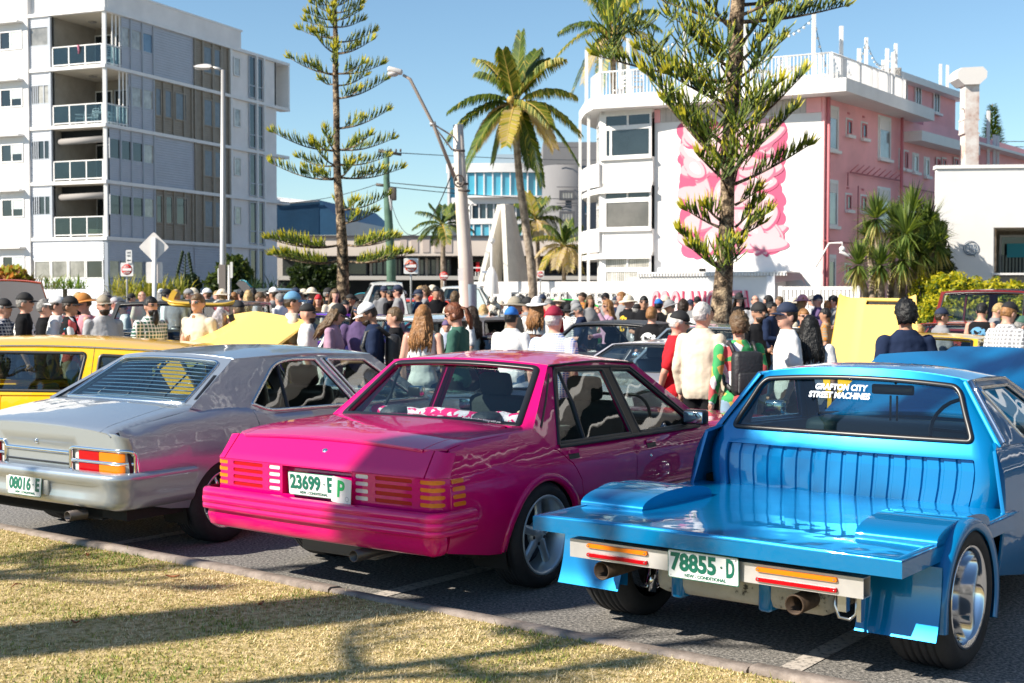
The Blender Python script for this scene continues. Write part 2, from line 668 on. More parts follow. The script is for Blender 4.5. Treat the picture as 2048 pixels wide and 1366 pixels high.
for i, (px, py, sc, lb) in enumerate([(345, 1155, 1.2, 'curled brown leaf near the far shadow on the lawn'), (522, 1210, 1, 'orange fallen leaf on pale grass below the pink car'), (150, 1247, .8, 'small orange leaf on the pale grass at the left'), (30, 1172, 1.3, 'dark twig lying at the left edge of the lawn'), (175, 1112, .8, 'small leaf beside the kerb joint at the left')]):
 p = G(px, py, .075)
 m_ = MB()
 L_, W_ = .035 * sc, .013 * sc
 if 'twig' in lb:
  m_.tube([(-.05, -.03, .0), (0, 0, .012), (.045, .05, .006)], [.004, .005, .002], 6)
 else:
  m_.grid(lambda u, v: (u * L_, v * W_ * math.sqrt(max(0.02, 1 - u * u)), .012 * u * u + .008 * abs(v)), [-1, -.7, -.3, .1, .5, .8, 1], [-1, 0, 1])
 o = m_.build('fallen_leaf' if 'twig' not in lb else 'twig', leafm)
 o.location = p
 o.rotation_euler = (0, 0, i * 1.3)
 tag(o, lb, 'leaf' if 'twig' not in lb else 'twig')
# painted bay lines
linem = ramp_mat('line_paint', [(.38, (.16, .15, .14)), (.48, (.5, .45, .4)), (.7, (.6, .54, .49))], scale=30, rough=.8, bump=.3, bscale=120, bdist=.004)
for (a, b) in [((190, 1095), (381, 1064)), ((722, 1201), (971, 1140)), ((1545, 1358.6), (1741, 1247))]:
 A, B = G(*a), G(*b)
 d = (B - A).normalized()
 d = (d + FW * 2).normalized()
 n = Vector((d.y, -d.x, 0)) * .055
 m_ = MB()
 q = [A - n - d * .0, A + n - d * .0, A + n + d * 4.8, A - n + d * 4.8]
 m_.grid(lambda u, v: tuple((q[0].lerp(q[3], u)).lerp(q[1].lerp(q[2], u), v) + Vector((0, 0, .004))), [i / 40 for i in range(41)], [0, 1], flip=True)
 o = m_.build('painted_bay_line', linem)
 tag(o, kind='structure')
# ================================================================ car kit
def interp(pts):
 xs = [p[0] for p in pts]
 ys = [p[1] for p in pts]
 n = len(xs)
 # smooth monotone-ish cubic
 m = []
 for i in range(n):
  if i == 0: m.append((ys[1] - ys[0]) / (xs[1] - xs[0]))
  elif i == n - 1: m.append((ys[-1] - ys[-2]) / (xs[-1] - xs[-2]))
  else:
   d0 = (ys[i] - ys[i - 1]) / (xs[i] - xs[i - 1])
   d1 = (ys[i + 1] - ys[i]) / (xs[i + 1] - xs[i])
   m.append(0 if d0 * d1 <= 0 else 2 * d0 * d1 / (d0 + d1))
 def f(x):
  if x <= xs[0]: return ys[0] + m[0] * (x - xs[0])
  if x >= xs[-1]: return ys[-1] + m[-1] * (x - xs[-1])
  i = 0
  while x > xs[i + 1]: i += 1
  h = xs[i + 1] - xs[i]
  t = (x - xs[i]) / h
  return (ys[i] * (1 + 2 * t) * (1 - t) ** 2 + m[i] * h * t * (1 - t) ** 2 + ys[i + 1] * t * t * (3 - 2 * t) + m[i + 1] * h * t * t * (t - 1))
 return f
def _round(t):
 t = min(max(t, 0), 1) * .92
 return 1 - math.sqrt(1 - t * t)
class Shell:
 """surfaces of one car body, all in its own frame: x right, y forward, z up, y=0 at the tail"""
 def __init__(s, L, W, belt, low=.08, zlow=.42, zsh=.62, insh=.06, tap_r=.05, tap_rl=.8, tap_f=.09, tap_fl=1.1, er=.035, bulge=None, prof=None):
  s.prof = interp(prof) if prof else None
  s.L, s.W, s.belt = L, W, belt
  s.low, s.zlow, s.zsh, s.insh = low, zlow, zsh, insh
  s.tr, s.trl, s.tf, s.tfl, s.er = tap_r, tap_rl, tap_f, tap_fl, er
  s.bulge = bulge
  s.crown = .03
  s.tl = 0
 def X0(s, y, z):
  w_ = s.W
  if y < s.trl: w_ -= s.tr * ((s.trl - y) / s.trl) ** 2
  if y > s.L - s.tfl: w_ -= s.tf * ((y - s.L + s.tfl) / s.tfl) ** 2
  if s.prof:
   return w_ - s.W + s.prof(z) + (s.bulge(y, z) if s.bulge else 0)
  if z < s.zlow: w_ -= s.low * ((s.zlow - z) / s.zlow) ** 1.6
  b = s.belt(y)
  if z > s.zsh: w_ -= s.insh * (max(0, z - s.zsh) / max(.05, b - s.zsh)) ** 1.6
  if s.bulge: w_ += s.bulge(y, z)
  return w_
 def X(s, y, z):
  b = s.belt(y)
  return s.X0(y, z) - s.er * _round((z - (b - s.er)) / s.er)
 def side(s, sg):
  return lambda y, z: (sg * s.X(y, z), y, z)
 def xt(s, y):
  return s.X(y, s.belt(y))
 def deck(s, crown=None):
  def f(u, y):
   xt = s.xt(y)
   x = u * xt
   dz = -s.er * .6 * _round((abs(x) - (xt - s.er)) / s.er) + s.er * .6 * _round(1)
   c = s.crown if crown is None else crown
   return (x, y, s.belt(y) + c * (1 - u * u) + dz)
  return f
def pts3(f, poly, off=0., sg=1):
 """poly mapped through f, pushed out along the surface normal"""
 out = []
 h = 1e-3
 for (u, v) in poly:
  p = Vector(f(u, v))
  if off:
   n = (Vector(f(u + h, v)) - Vector(f(u - h, v))).cross(Vector(f(u, v + h)) - Vector(f(u, v - h)))
   if n.length > 0: p = p + n.normalized() * off * sg
  out.append(p)
 return out
def strip(name, path, wd, th, mat_, parent, f, off=.004, sg=1, closed=True):
 """flat moulding following a 2-D path on surface f: wd half-width, th thickness"""
 P = _resample(path, np.array([.05, .05])) if closed else sum([[tuple(np.array(path[i]) + (np.array(path[i + 1]) - np.array(path[i])) * j / 6) for j in range(6)] for i in range(len(path) - 1)], []) + [tuple(path[-1])]
 h = 1e-3
 V, F = [], []
 n = len(P)
 C3 = [Vector(f(*p)) for p in P]
 for i in range(n):
  u, v = P[i]
  N = (Vector(f(u + h, v)) - Vector(f(u - h, v))).cross(Vector(f(u, v + h)) - Vector(f(u, v - h))).normalized() * sg
  a = C3[(i - 1) % n] if (closed or i > 0) else C3[i]
  b = C3[(i + 1) % n] if (closed or i < n - 1) else C3[i]
  t = (b - a).normalized()
  sd_ = t.cross(N).normalized()
  c = C3[i] + N * off
  for (aa, bb) in ((-1, -.4), (-1, .45), (-.6, 1), (.6, 1), (1, .45), (1, -.4)):
   V.append(c + sd_ * wd * aa + N * th * bb)
 m = n if closed else n - 1
 for i in range(m):
  j = (i + 1) % n
  for k in range(5):
   q = (i * 6 + k, i * 6 + k + 1, j * 6 + k + 1, j * 6 + k)
   F.append(q[::-1])
 o = MB().add(V, F, 0, True).build(name, mat_, parent)
 return o
def make_wheel(name, Rt, wd, Rr, style, parent, loc, side, rimmat=None, lip=None, tread=True):
 """tyre (the part) with rim as its child; outward is +x before turning"""
 rimmat = rimmat or ALLOY
 h = wd / 2
 m = MB()
 prof = [(Rr - .004, -h * .86), (Rr + .012, -h * .96), ((Rt + Rr) / 2, -h * 1.04), (Rt - .025, -h * .93), (Rt - .006, -h * .78), (Rt, -h * .6)]
 nt2 = 5
 for k in range(nt2):
  c = -h * .6 + (k + .5) * (1.2 * h / nt2)
  g = .006
  if k < nt2:
   prof += [(Rt, c + h * .05 - g), (Rt - .008, c + h * .05 - g + .001), (Rt - .008, c + h * .05 + g), (Rt, c + h * .05 + g + .001)]
 prof += [(Rt, h * .6), (Rt - .006, h * .78), (Rt - .025, h * .93), ((Rt + Rr) / 2, h * 1.04), (Rr + .012, h * .96), (Rr - .004, h * .86)]
 m.lathe(prof, 56, 'x')
 t = m.build('wheel', RUBBER, parent, loc)
 r = MB()
 d = .34 * wd if style != 'deep' else .9 * wd
 pr = [(Rr - .005, h * .84), (Rr + .006, h * .93), (Rr + .002, h * .97), (Rr - .012, h * .93), (Rr - .02, h * .8), (Rr - .03, h * .84 - d * .6), (Rr - .045, h * .84 - d), (Rr - .05, -h * .8)]
 r.lathe(pr, 56, 'x', m=0)
 r.lathe([(.001, -h * .3), (Rr - .04, -h * .3)], 24, 'x', m=1)
 xf = h * .84 - d * (.55 if style != 'deep' else 1.)
 if style in ('five', 'tri'):
  n = 5
  for k in range(n):
   a = 2 * PI * k / n + .25
   def P(rr, ta, xx):
    c, s_ = math.cos(a), math.sin(a)
    return (xx, rr * c - ta * s_, rr * s_ + ta * c)
   R1 = Rr - .015
   sec = [(.03, .034, .0), (Rr * .3, .03, .006), (Rr * .55, .026, .0), (Rr * .8, .03, -.006), (R1, .043, -.004)]
   V, F = [], []
   for (rr, ta, dx) in sec:
    V += [P(rr, -ta, xf + dx - .02), P(rr, -ta * .8, xf + dx), P(rr, 0, xf + dx + .006), P(rr, ta * .8, xf + dx), P(rr, ta, xf + dx - .02)]
   for i in range(len(sec) - 1):
    for j in range(4):
     q = (i * 5 + j, i * 5 + j + 1, i * 5 + j + 6, i * 5 + j + 5)
     F.append(q[::-1])
   r.add(V, F, 0, True)
  r.lathe([(.0, xf + .018), (.03, xf + .016), (.036, xf + .006), (.07, xf + .002), (.075, xf - .03)], 24, 'x')
  for k in range(5):
   a = 2 * PI * (k + .5) / 5 + .25
   r.lathe([(.0, xf + .006), (.011, xf + .006), (.013, xf - .004)], 8, 'x', o=(0, .055 * math.cos(a), .055 * math.sin(a)), m=1)
 elif style == 'wire' or style == 'deep':
  n = 10 if style == 'wire' else 5
  for k in range(n):
   a = 2 * PI * k / n
   c, s_ = math.cos(a), math.sin(a)
   r.tube([(xf + .02, .02 * c, .02 * s_), (xf + .008, Rr * .5 * c, Rr * .5 * s_), (xf - .004, (Rr - .03) * c, (Rr - .03) * s_)], [.014, .012, .016] if n == 10 else [.03, .03, .034], 8)
  r.lathe([(.0, xf + .05), (.03, xf + .047), (.042, xf + .03), (.05, xf - .01)], 20, 'x')
 else:
  r.lathe([(.0, xf + .03), (.05, xf + .03), (.06, xf + .012), (Rr * .7, xf + .02), (Rr - .03, xf - .006)], 36, 'x')
  for k in range(10):
   a = 2 * PI * k / 10
   r.ball((xf + .012, Rr * .72 * math.cos(a), Rr * .72 * math.sin(a)), .006, .018, .018, 8, 5, 1)
 rim = r.build('rim', [rimmat, BLACK], t)
 if side < 0: t.rotation_euler = (0, 0, PI)
 return t
def wheel_copies(w0, parent, places):
 """places: (x,y,z,side)"""
 for (x, y, z, sg) in places:
  c = w0.copy(); C.objects.link(c); c.parent = parent; c.location = (x, y, z)
  c.rotation_euler = (0, 0, PI if sg < 0 else 0)
  for ch in w0.children:
   d = ch.copy(); C.objects.link(d); d.parent = c
def well(parent, y, z, r, x0, x1, sg):
 m = MB()
 m.lathe([(r, x0 * sg), (r, x1 * sg)], 20, 'x', o=(0, y, z), a0=-.35, a1=PI + .35)
 m.lathe([(.01, x0 * sg), (r, x0 * sg)], 20, 'x', o=(0, y, z), a0=-.35, a1=PI + .35)
 return m.build('wheel_well', DARK, parent)
def underbody(parent, L, W, arches, z0=.2, z1=.5, x_in=.6, y0=.25, y1=None):
 m = MB()
 y1 = y1 or L - .25
 m.box(-x_in, x_in, y0, y1, z0, z1)
 ys_ = [y0]
 for (yc, zc, r) in arches: ys_ += [yc - r - .01, yc + r + .01]
 ys_.append(y1)
 for i in range(0, len(ys_), 2):
  if ys_[i + 1] > ys_[i]:
   m.box(-W + .09, W - .09, ys_[i], ys_[i + 1], z0 + .015, z1 + .015)
 return m.build('underbody', DARK, parent)
def seat(parent, x, y, z, wd, name='seat', mt=None, head=True, h=.62):
 m = MB()
 M = Matrix.Translation((x, y, z))
 m.bbox(-wd / 2, wd / 2, -.02, .5, -.02, .16, .05, M=M)
 B = M @ Matrix.Rotation(R(14), 4, 'X')
 m.bbox(-wd / 2, wd / 2, -.13, 0, .05, h, .05, M=B)
 if head: m.bbox(-.13, .13, -.12, -.02, h - .0, h + .17, .04, M=B)
 return m.build(name, mt or TRIMG, parent)
def steering(parent, x, y, z, r=.19):
 m = MB()
 ring = [(x + r * math.cos(a), y + r * math.sin(a) * .35, z + r * math.sin(a) * .93) for a in [2 * PI * i / 24 for i in range(25)]]
 m.tube(ring, .012, 6, caps=False)
 m.tube([(x - r, y, z), (x, y + .03, z - .01), (x + r, y, z)], .012, 6)
 m.tube([(x, y + .03, z), (x, y + .3, z - .12)], .02, 6)
 return m.build('steering_wheel', BLACK, parent)
PLATEW = mat('plate_white', (.72, .74, .74), .35, coat=.4)
PLATEG = mat('plate_green', (.005, .13, .085), .4)
def number_plate(parent, num, x, y, z, tilt=0, num2=None, screws=True):
 """372 x 134 mm plate facing -y"""
 pl = MB()
 W_, H_ = .186, .067
 M = Matrix.Translation((x, y, z)) @ Matrix.Rotation(R(90 + tilt), 4, 'X')
 def sheet(wx, hy, r, z0, z1, m_):
  poly = rpoly([(-wx, -hy), (wx, -hy), (wx, hy), (-wx, hy)], r, 4)
  n = len(poly)
  V = [M @ Vector((a, b, z0)) for a, b in poly] + [M @ Vector((a, b, z1)) for a, b in poly]
  F = [tuple(range(n, 2 * n)), tuple(range(n - 1, -1, -1))] + [(i, (i + 1) % n, (i + 1) % n + n, i + n) for i in range(n)]
  pl.add(V, F, m_)
 sheet(W_, H_, .012, -.003, 0, 1)
 sheet(W_ - .004, H_ - .004, .009, -.001, .0012, 0)
 if screws:
  for sx in (-1, 1):
   pl.ball(M @ Vector((sx * (W_ - .016), H_ - .016, .002)), .004, n=8, k=5, m=2)
   pl.ball(M @ Vector((sx * (W_ - .016), -H_ + .014, .001)), .0022, n=8, k=5, m=3)
 p = pl.build('number_plate', [PLATEW, PLATEG, STEEL, BLACK], parent)
 a, b = num
 text('plate_number', a, .112, PLATEG, p, M @ Matrix.Translation((-.050, .012, .0024)), .0008, 1, .0045, fit=(.24, .088))
 text('plate_number', b, .112, PLATEG, p, M @ Matrix.Translation((.143, .012, .0024)), .0008, 1, .0045, fit=(.042, .088))
 dot = MB().lathe([(.0, .003), (.0055, .003), (.0055, .001)], 10, 'z', o=(0, 0, 0)).mesh('plate_dot')
 dot.transform(M @ Matrix.Translation((.097, .012, 0)))
 link('plate_dot', dot, PLATEG, p)
 text('plate_caption', 'NSW - CONDITIONAL', .0215, PLATEG, p, M @ Matrix.Translation((.012, -.048, .0024)), .0006, 1.0, .0006)
 return p
def slot(parent, name, mt, f, x0, x1, zc, h, sg=1, off=.004, depth=.012, r=None):
 poly = rpoly([(x0, zc - h), (x1, zc - h), (x1, zc + h), (x0, zc + h)], r or h * .95, 4)
 g = lambda u, v: tuple(pts3(f, [(u, v)], off, sg)[0])
 return panel(name, mt, parent, poly, [], g, sp=.04, rim=depth, flip=sg < 0)
def cabin(car, paintm, D):
 """D: xb,zb (side sheet at its base), xt,zt (at the cant rail), outline (y,z), windows [(poly)], rear/front screens, roof"""
 k = (D['xt'] - D['xb']) / (D['zt'] - D['zb'])
 X = lambda y, z: D['xb'] + k * (z - D['zb']) + D.get('plan', lambda y: 0)(y)
 out = {}
 side = lambda sg: (lambda y, z: (sg * X(y, z), y, z))
 out['side'] = side
 ft = D.get('frame', BLACK)
 gl = D.get('glass', CARGLASS2)
 for sg in (1, -1):
  panel('cabin_side', paintm, car, D['outline'], D['windows'], side(sg), .12, .025, flip=sg < 0)
  for wi, wp in enumerate(D['windows']):
   f2 = (lambda sg: (lambda y, z: (sg * (X(y, z) - .012), y, z)))(sg)
   g = panel('side_window', gl, car, wp, [], f2, .15, 0, flip=sg < 0)
   strip('window_frame', wp, D.get('fw', .011), .008, ft, g, side(sg), .0, sg)
 def screen(name, yb, zb, yt, zt, bow_b, bow_t, crown, hole, sgn, frame=True, thick=.014, xb=None, xt=None, gmat=None, fm=None):
  Xb = xb or X((yb), zb)
  Xt = xt or X((yt), zt)
  def f(u, v):
   x = u * (Xb + (Xt - Xb) * v)
   bow = (bow_b + (bow_t - bow_b) * v) * (1 - u * u) * sgn
   return (x, yb + (yt - yb) * v + bow, zb + (zt - zb) * v + crown[0] * (1 - u * u) * (1 - v) + crown[1] * (1 - u * u) * v)
  outer = [(-1, 0), (1, 0), (1, 1), (-1, 1)]
  fl = sgn > 0
  panel(name + '_surround', paintm, car, outer, [hole], f, .1, .03, flip=fl, spv=.12)
  f2 = lambda u, v: (lambda p: (p[0], p[1] - sgn * .012, p[2] - .006))(f(u, v))
  g = panel(name, gmat or CARGLASS, car, hole, [], f2, .1, 0, flip=fl, spv=.12)
  strip(name + '_seal', hole, thick, .009, fm or D.get('seal', BLACK), g, f, .002, -1 if fl else 1)
  out[name] = f
  return f
 for nm in ('rear_window', 'windscreen'):
  if nm in D:
   screen(nm, **D[nm])
 rf, rr = D['roof_f'], D['roof_r']
 cr = D.get('roof_crown', .055)
 zs = interp([(rr[0], rr[1]), ((rr[0] + rf[0]) / 2, max(rr[1], rf[1]) + D.get('roof_mid', .008)), (rf[0], rf[1])])
 cr_r, cr_f = D.get('cr_r', cr * .45), D.get('cr_f', cr * .45)
 def roof(u, y):
  t = (y - rr[0]) / (rf[0] - rr[0])
  c = cr_r * (1 - t) ** 3 + cr * (1 - (1 - t) ** 3 - t ** 3) + cr_f * t ** 3
  z = zs(y)
  xx = X(y, z) + .004
  q = abs(u)
  drop = (1 - q ** 2.6)
  by = D.get('rear_window', {}).get('bow_t', 0) * (1 - t) * -1 * (1 - u * u) + D.get('windscreen', {}).get('bow_t', 0) * t * (1 - u * u)
  return (u * xx, y + by, z + c * drop)
 panel('roof', paintm, car, [(-1, rr[0]), (1, rr[0]), (1, rf[0]), (-1, rf[0])], D.get('roof_holes', []), roof, .1, .02, spv=.15)
 out['roof'] = roof
 for sg in (1, -1):
  if D.get('rail', True):
   pl = [Vector(roof(sg, rr[0] + (rf[0] - rr[0]) * i / 10)) + Vector((sg * .006, 0, -.004)) for i in range(11)]
   MB().tube(pl, .008, 6).build('drip_rail', D.get('railm', paintm), car)
 return out
def body_sides(car, paintm, S, parts, arches, seals=None):
 """parts: list of (name, polygon); arches cut as holes"""
 holes = [circ(yc, zc, r, 44) for (yc, zc, r) in arches]
 res = {}
 for sg in (1, -1):
  for (nm, poly) in parts:
   hs = [h for h, (yc, zc, r) in zip(holes, arches) if min(p[0] for p in poly) < yc + r and max(p[0] for p in poly) > yc - r]
   o = panel(nm, paintm, car, poly, hs, S.side(sg), .06, .02, flip=sg < 0)
   res.setdefault(sg, []).append(o)
  ya, yb_ = min(p[0] for q in parts for p in q[1]) + .15, max(p[0] for q in parts for p in q[1]) - .2
  panel('gap_shade_sheet', DARK, car, [(ya, .32), (yb_, .32), (yb_, .66), (ya, .66)], holes, (lambda sg: lambda y, z: (sg * (S.X(y, z) - .035), y, z))(sg), .3, 0, flip=sg < 0)  # black sheet added behind the panels so their gaps read as shaded
 return res
def arch_lip(car, S, a, sg, mt, wd=.02, th=.012, a0=0, a1=PI, off=.0):
 yc, zc, r = a
 path = [(yc + (r + wd) * math.cos(a0 + (a1 - a0) * i / 24), zc + (r + wd) * math.sin(a0 + (a1 - a0) * i / 24)) for i in range(25)]
 return strip('wheel_arch_lip', path, wd, th, mt, car, S.side(sg), off, sg, closed=False)
# ================================================================ pink sedan
def car_root(px, py, Y, th, label, cat='car', group=None, name='parked_car'):
 p = AT(px, py, Y)
 return empty(name, (p.x, p.y, 0), -R(th), label, cat, group)
PINK = paint('pink_paint', (.64, .0, .14), 0., .3)
def build_pink():
 car = car_root(625, 965, 7.42, 35.8, 'hot pink square-cut sedan with slatted red and amber tail lights and side P plate')
 S = Shell(4.6, .93, interp([(0, .835), (.12, .868), (.35, .905), (.8, .925), (1.1, .93), (1.25, .845), (1.4, .81), (3.0, .805), (3.3, .80), (4.3, .755), (4.6, .72)]),
   prof=[(.15, .84), (.3, .89), (.42, .918), (.52, .93), (.66, .925), (.74, .905), (.805, .882), (.93, .83)], tap_r=.045, tap_rl=1.0, tap_f=.07, er=.022)
 A = [(1.0, .29, .345), (3.79, .29, .345)]
 z0 = .22
 parts = [('rear_quarter', [(.14, .335), (.5, .27), (1.0, .22), (1.38, z0), (1.392, .5), (1.375, .6), (1.3, .7), (1.18, .79), (1.135, .81), (1.02, .93), (.8, .925), (.35, .905), (.22, .885), (.19, .82), (.142, .745)]),
   ('rear_door', [(1.388, z0), (2.02, z0), (2.02, .47), (2.06, .805), (1.143, .812), (1.187, .795), (1.307, .705), (1.383, .6), (1.4, .5)]),
   ('front_door', [(2.028, z0), (3.02, z0), (3.12, .8), (2.068, .805), (2.028, .47)]),
   ('front_wing', [(3.028, z0), (4.5, .26), (4.58, .45), (4.58, .71), (4.3, .755), (3.3, .8), (3.128, .8)])]
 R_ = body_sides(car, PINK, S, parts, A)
 DS = S.deck(.03)
 panel('boot_lid', PINK, car, [(-.86, .135), (.86, .135), (.86, .80), (.8, .96), (-.8, .96), (-.86, .80)], [], DS, .1, .02)
 for sg in (1, -1):
  panel('rear_quarter_top', PINK, car, [(sg * .87, .14), (sg * .94, .165), (sg, .215), (sg, 1.04), (sg * .87, 1.04)], [], DS, .06, .02, flip=False)
 panel('boot_edge', PINK, car, [(-.86, .96), (-.8, .967), (.8, .967), (.86, .96), (.86, 1.1), (-.86, 1.1)], [], DS, .1, .01)
 panel('bonnet', PINK, car, [(-.9, 3.2), (.9, 3.2), (.93, 4.5), (-.93, 4.5)], [], DS, .1, .02)
 for sg in (1, -1):
  panel('wing_top', PINK, car, [(sg * .91, 3.0), (sg, 3.0), (sg, 4.58), (sg * .94, 4.58)], [], DS, .08, .01)
 # rear face: upper boot panel slopes, lamp panel upright
 W = .885
 def yr(x, z):
  t = abs(x) / W
  y = .03 + .02 * t * t + (.09 * max(0, (t - .93) / .07) ** 2)
  if z > .745: y += (z - .745) * .8
  return y
 fr = lambda x, z: (x, yr(x, z), z)
 ztop = lambda x: S.deck(.03)(min(1,abs(x) / .85), .125)[2] - .001
 top = [(x * .76, ztop(x * .76)) for x in [1, .75, .5, .25, 0, -.25, -.5, -.75, -1]]
 panel('boot_rear', PINK, car, [(-.775, .745), (.775, .745)] + top, [], fr, .08, .015)
 for sg in (1, -1):
  panel('quarter_end', PINK, car, [(sg * .785, .745), (sg * .885, .745), (sg * .872, .872), (sg * .77, .885)], [], fr, .04, .012, flip=False)
 # lamp panel with slots
 slots = []
 def add_slots(x0, x1, mt, nm):
  for k in range(4):
   zc = .722 - k * .0405
   slots.append((x0, x1, zc, .0115, mt, nm))
 for sg in (1, -1):
  a = sorted([sg * .39, sg * .295]); add_slots(a[0], a[1], WHITEL, 'reversing_lamp')
  a = sorted([sg * .70, sg * .44]); add_slots(a[0], a[1], REDL, 'tail_lamp')
  a = sorted([sg * .875, sg * .75]); add_slots(a[0], a[1], AMBER, 'indicator_lamp')
 holes = [rpoly([(a, zc - h), (b, zc - h), (b, zc + h), (a, zc + h)], h * .9, 4) for (a, b, zc, h, m_, n_) in slots]
 rec = [(-.275, .575), (.275, .575), (.275, .738), (-.275, .738)]
 panel('lamp_panel', PINK, car, [(-.885, .555), (.885, .555), (.885, .742), (-.885, .742)], holes + [rec], fr, .06, .016)
 for (a, b, zc, h, m_, n_) in slots:
  g = lambda u, v: (u, yr(u, v) + .005, v)
  panel(n_, m_, car, rpoly([(a, zc - h), (b, zc - h), (b, zc + h), (a, zc + h)], h * .9, 4), [], g, .05, 0)
 g = lambda u, v: (u, yr(u, v) + .045, v)
 panel('plate_recess', PINK, car, [(-.3, .55), (.3, .55), (.3, .76), (-.3, .76)], [], g, .1, 0)
 mm = MB()
 mm.box(-.278, -.272, .03, .08, .57, .74); mm.box(.272, .278, .03, .08, .57, .74); mm.box(-.28, .28, .03, .08, .738, .744)
 mm.build('recess_edge', PINK, car)
 # amber wrap on the flank
 for sg in (1, -1):
  f = S.side(sg)
  for k in range(4):
   zc = .722 - k * .0405
   slot(car, 'indicator_lamp', AMBER, f, .155, .25, zc, .0115, sg, .005, .008)
 # bumper: ribbed wraparound, then valance
 def bump_prof(name, prof, mt, inset=0., wrap=.93):
  """prof: (out, z); plan path round the tail"""
  path = []
  for t in np.linspace(-1, 1, 41):
   x = t * .93
   y = -.05 + .03 * t * t
   path.append((x, y, 0, -1))
  corner = []
  P = [(-.925, .95), (-.932, .6), (-.935, .3), (-.93, .08)]
  P += [(-.915, .01), (-.87, -.03)]
  P += [(t * .8, -.052 + .022 * t * t) for t in np.linspace(-1, 1, 17)]
  P += [(.87, -.03), (.915, .01), (.93, .08), (.935, .3), (.932, .6), (.925, .95)]
  if wrap < .9: P = [p for p in P if p[1] < wrap]
  m = MB()
  V, F = [], []
  n = len(P); k = len(prof)
  for i, (x, y) in enumerate(P):
   a = P[max(i - 1, 0)]; b = P[min(i + 1, n - 1)]
   t = Vector((b[0] - a[0], b[1] - a[1])).normalized()
   nn = Vector((t.y, -t.x))
   for (o_, z) in prof:
    V.append((x + nn.x * (o_ - inset), y + nn.y * (o_ - inset), z))
  for i in range(n - 1):
   for j in range(k - 1):
    a = i * k + j
    F.append((a, a + k, a + k + 1, a + 1))
  m.add(V, F, 0, True)
  return m.build(name, mt, car)
 pr = [(-.03, .335 + .11), (0, .44), (.012, .447), (.015, .458), (.015, .472), (.008, .476), (.008, .48), (.017, .484), (.017, .515), (.009, .519), (.009, .523), (.015, .527), (.012, .556), (0, .566), (-.03, .57)]
 o = bump_prof('bumper', pr, PINK, wrap=.58)
 bump_prof('valance', [(-.09, .325), (-.055, .335), (-.035, .35), (-.02, .40), (-.022, .45)], PINK, wrap=.1)
 # exhaust, badge, lock
 m = MB()
 m.lathe([(.026, .5), (.034, .5), (.034, 0), (.029, 0), (.029, .12), (.001, .12)], 24, 'y', o=(.33, -.02, .285))
 o = m.build('exhaust_pipe', mat('exhaust', (.12, .1, .09), .45, .7), car)
 m = MB().lathe([(0, .0), (.016, .001), (.018, .006), (.026, .007), (.027, .025)], 20, 'y', o=(.0, .095, .822))
 m.build('boot_lock', CHROME, car)
 for (x, z) in ((-.79, .835), (.79, .84), (.845, .79)):
  pass
 P_ = number_plate(car, ('23699', 'E'), -.005, .0, .648, tilt=4)
 # P-plate hanging beside it
 M = Matrix.Translation((.235, -.012, .638)) @ Matrix.Rotation(R(6), 4, 'Y') @ Matrix.Rotation(R(93), 4, 'X')
 pp = MB()
 poly = rpoly([(-.073, -.073), (.073, -.073), (.073, .073), (-.073, .073)], .01, 4)
 n = len(poly)
 pp.add([M @ Vector((a, b, 0)) for a, b in poly] + [M @ Vector((a, b, .003)) for a, b in poly], [tuple(range(n, 2 * n)), tuple(range(n - 1, -1, -1))] + [(i, (i + 1) % n, (i + 1) % n + n, i + n) for i in range(n)])
 po = pp.build('learner_plate', PLATEW, car)
 tag(po, 'white square plate with a green letter P')
 text('plate_letter', 'P', .13, mat('p_green', (.01, .42, .12), .5), po, M @ Matrix.Translation((-.005, .004, .0036)), .0006, .85, .004)
 link('plate_seal', (lambda me: (me.transform(M @ Matrix.Translation((.045, -.04, .0034))), me)[1])(MB().lathe([(.011, 0), (.0125, .001), (.014, 0)], 20).mesh('plate_seal')), mat('grey_print', (.35, .38, .38), .6), po)
 # cabin
 wr = rpoly([(1.215, .832), (2.06, .822), (2.035, 1.238), (1.5, 1.255)], [.02, .02, .02, .03])
 wf = rpoly([(2.165, .822), (2.93, .815), (2.37, 1.222), (2.13, 1.234)], [.02, .02, .03, .02])
 D = dict(xb=.882, zb=.805, xt=.632, zt=1.285,
   outline=[(1.01, .928), (1.13, .808), (3.13, .8), (2.45, 1.268), (1.44, 1.288)], windows=[wr, wf], fw=.013,
   rear_window=dict(yb=1.02, zb=.925, yt=1.44, zt=1.288, bow_b=.1, bow_t=.05, crown=(.015, .03), hole=rpoly([(-.87, .05), (.87, .05), (.90, .93), (-.90, .93)], [.03, .03, .06, .06]), sgn=-1, thick=.02),
   windscreen=dict(yb=3.13, zb=.80, yt=2.45, zt=1.268, bow_b=.16, bow_t=.06, crown=(.02, .03), hole=rpoly([(-.93, .06), (.93, .06), (.92, .95), (-.92, .95)], .05), sgn=1),
   roof_r=(1.44, 1.288), roof_f=(2.45, 1.268), roof_crown=.062, cr_r=.03, cr_f=.03, railm=BLACK)
 O = cabin(car, PINK, D)
 for sg in (1, -1):
  f = O['side'](sg)
  g = lambda u, v: tuple(pts3(f, [(u, v)], .004, sg)[0])
  panel('door_pillar', BLACK, car, [(2.055, .815), (2.17, .815), (2.135, 1.25), (2.03, 1.25)], [], g, .1, .01, flip=sg < 0)
  f = O['side'](sg)
  strip('quarter_light_bar', [(1.50, .83), (1.545, 1.05), (1.53, 1.16), (1.53, 1.25)], .011, .01, BLACK, car, f, -.004, sg, closed=False)
  strip('waist_trim', [(1.2, .815), (2.1, .808), (2.98, .80)], .013, .009, BLACK, car, f, 0, sg, closed=False)
  strip('upper_door_frame', [(1.20, .82), (1.485, 1.265), (2.1, 1.252), (2.38, 1.238), (2.98, .802)], .011, .012, BLACK, car, f, 0, sg, closed=False)
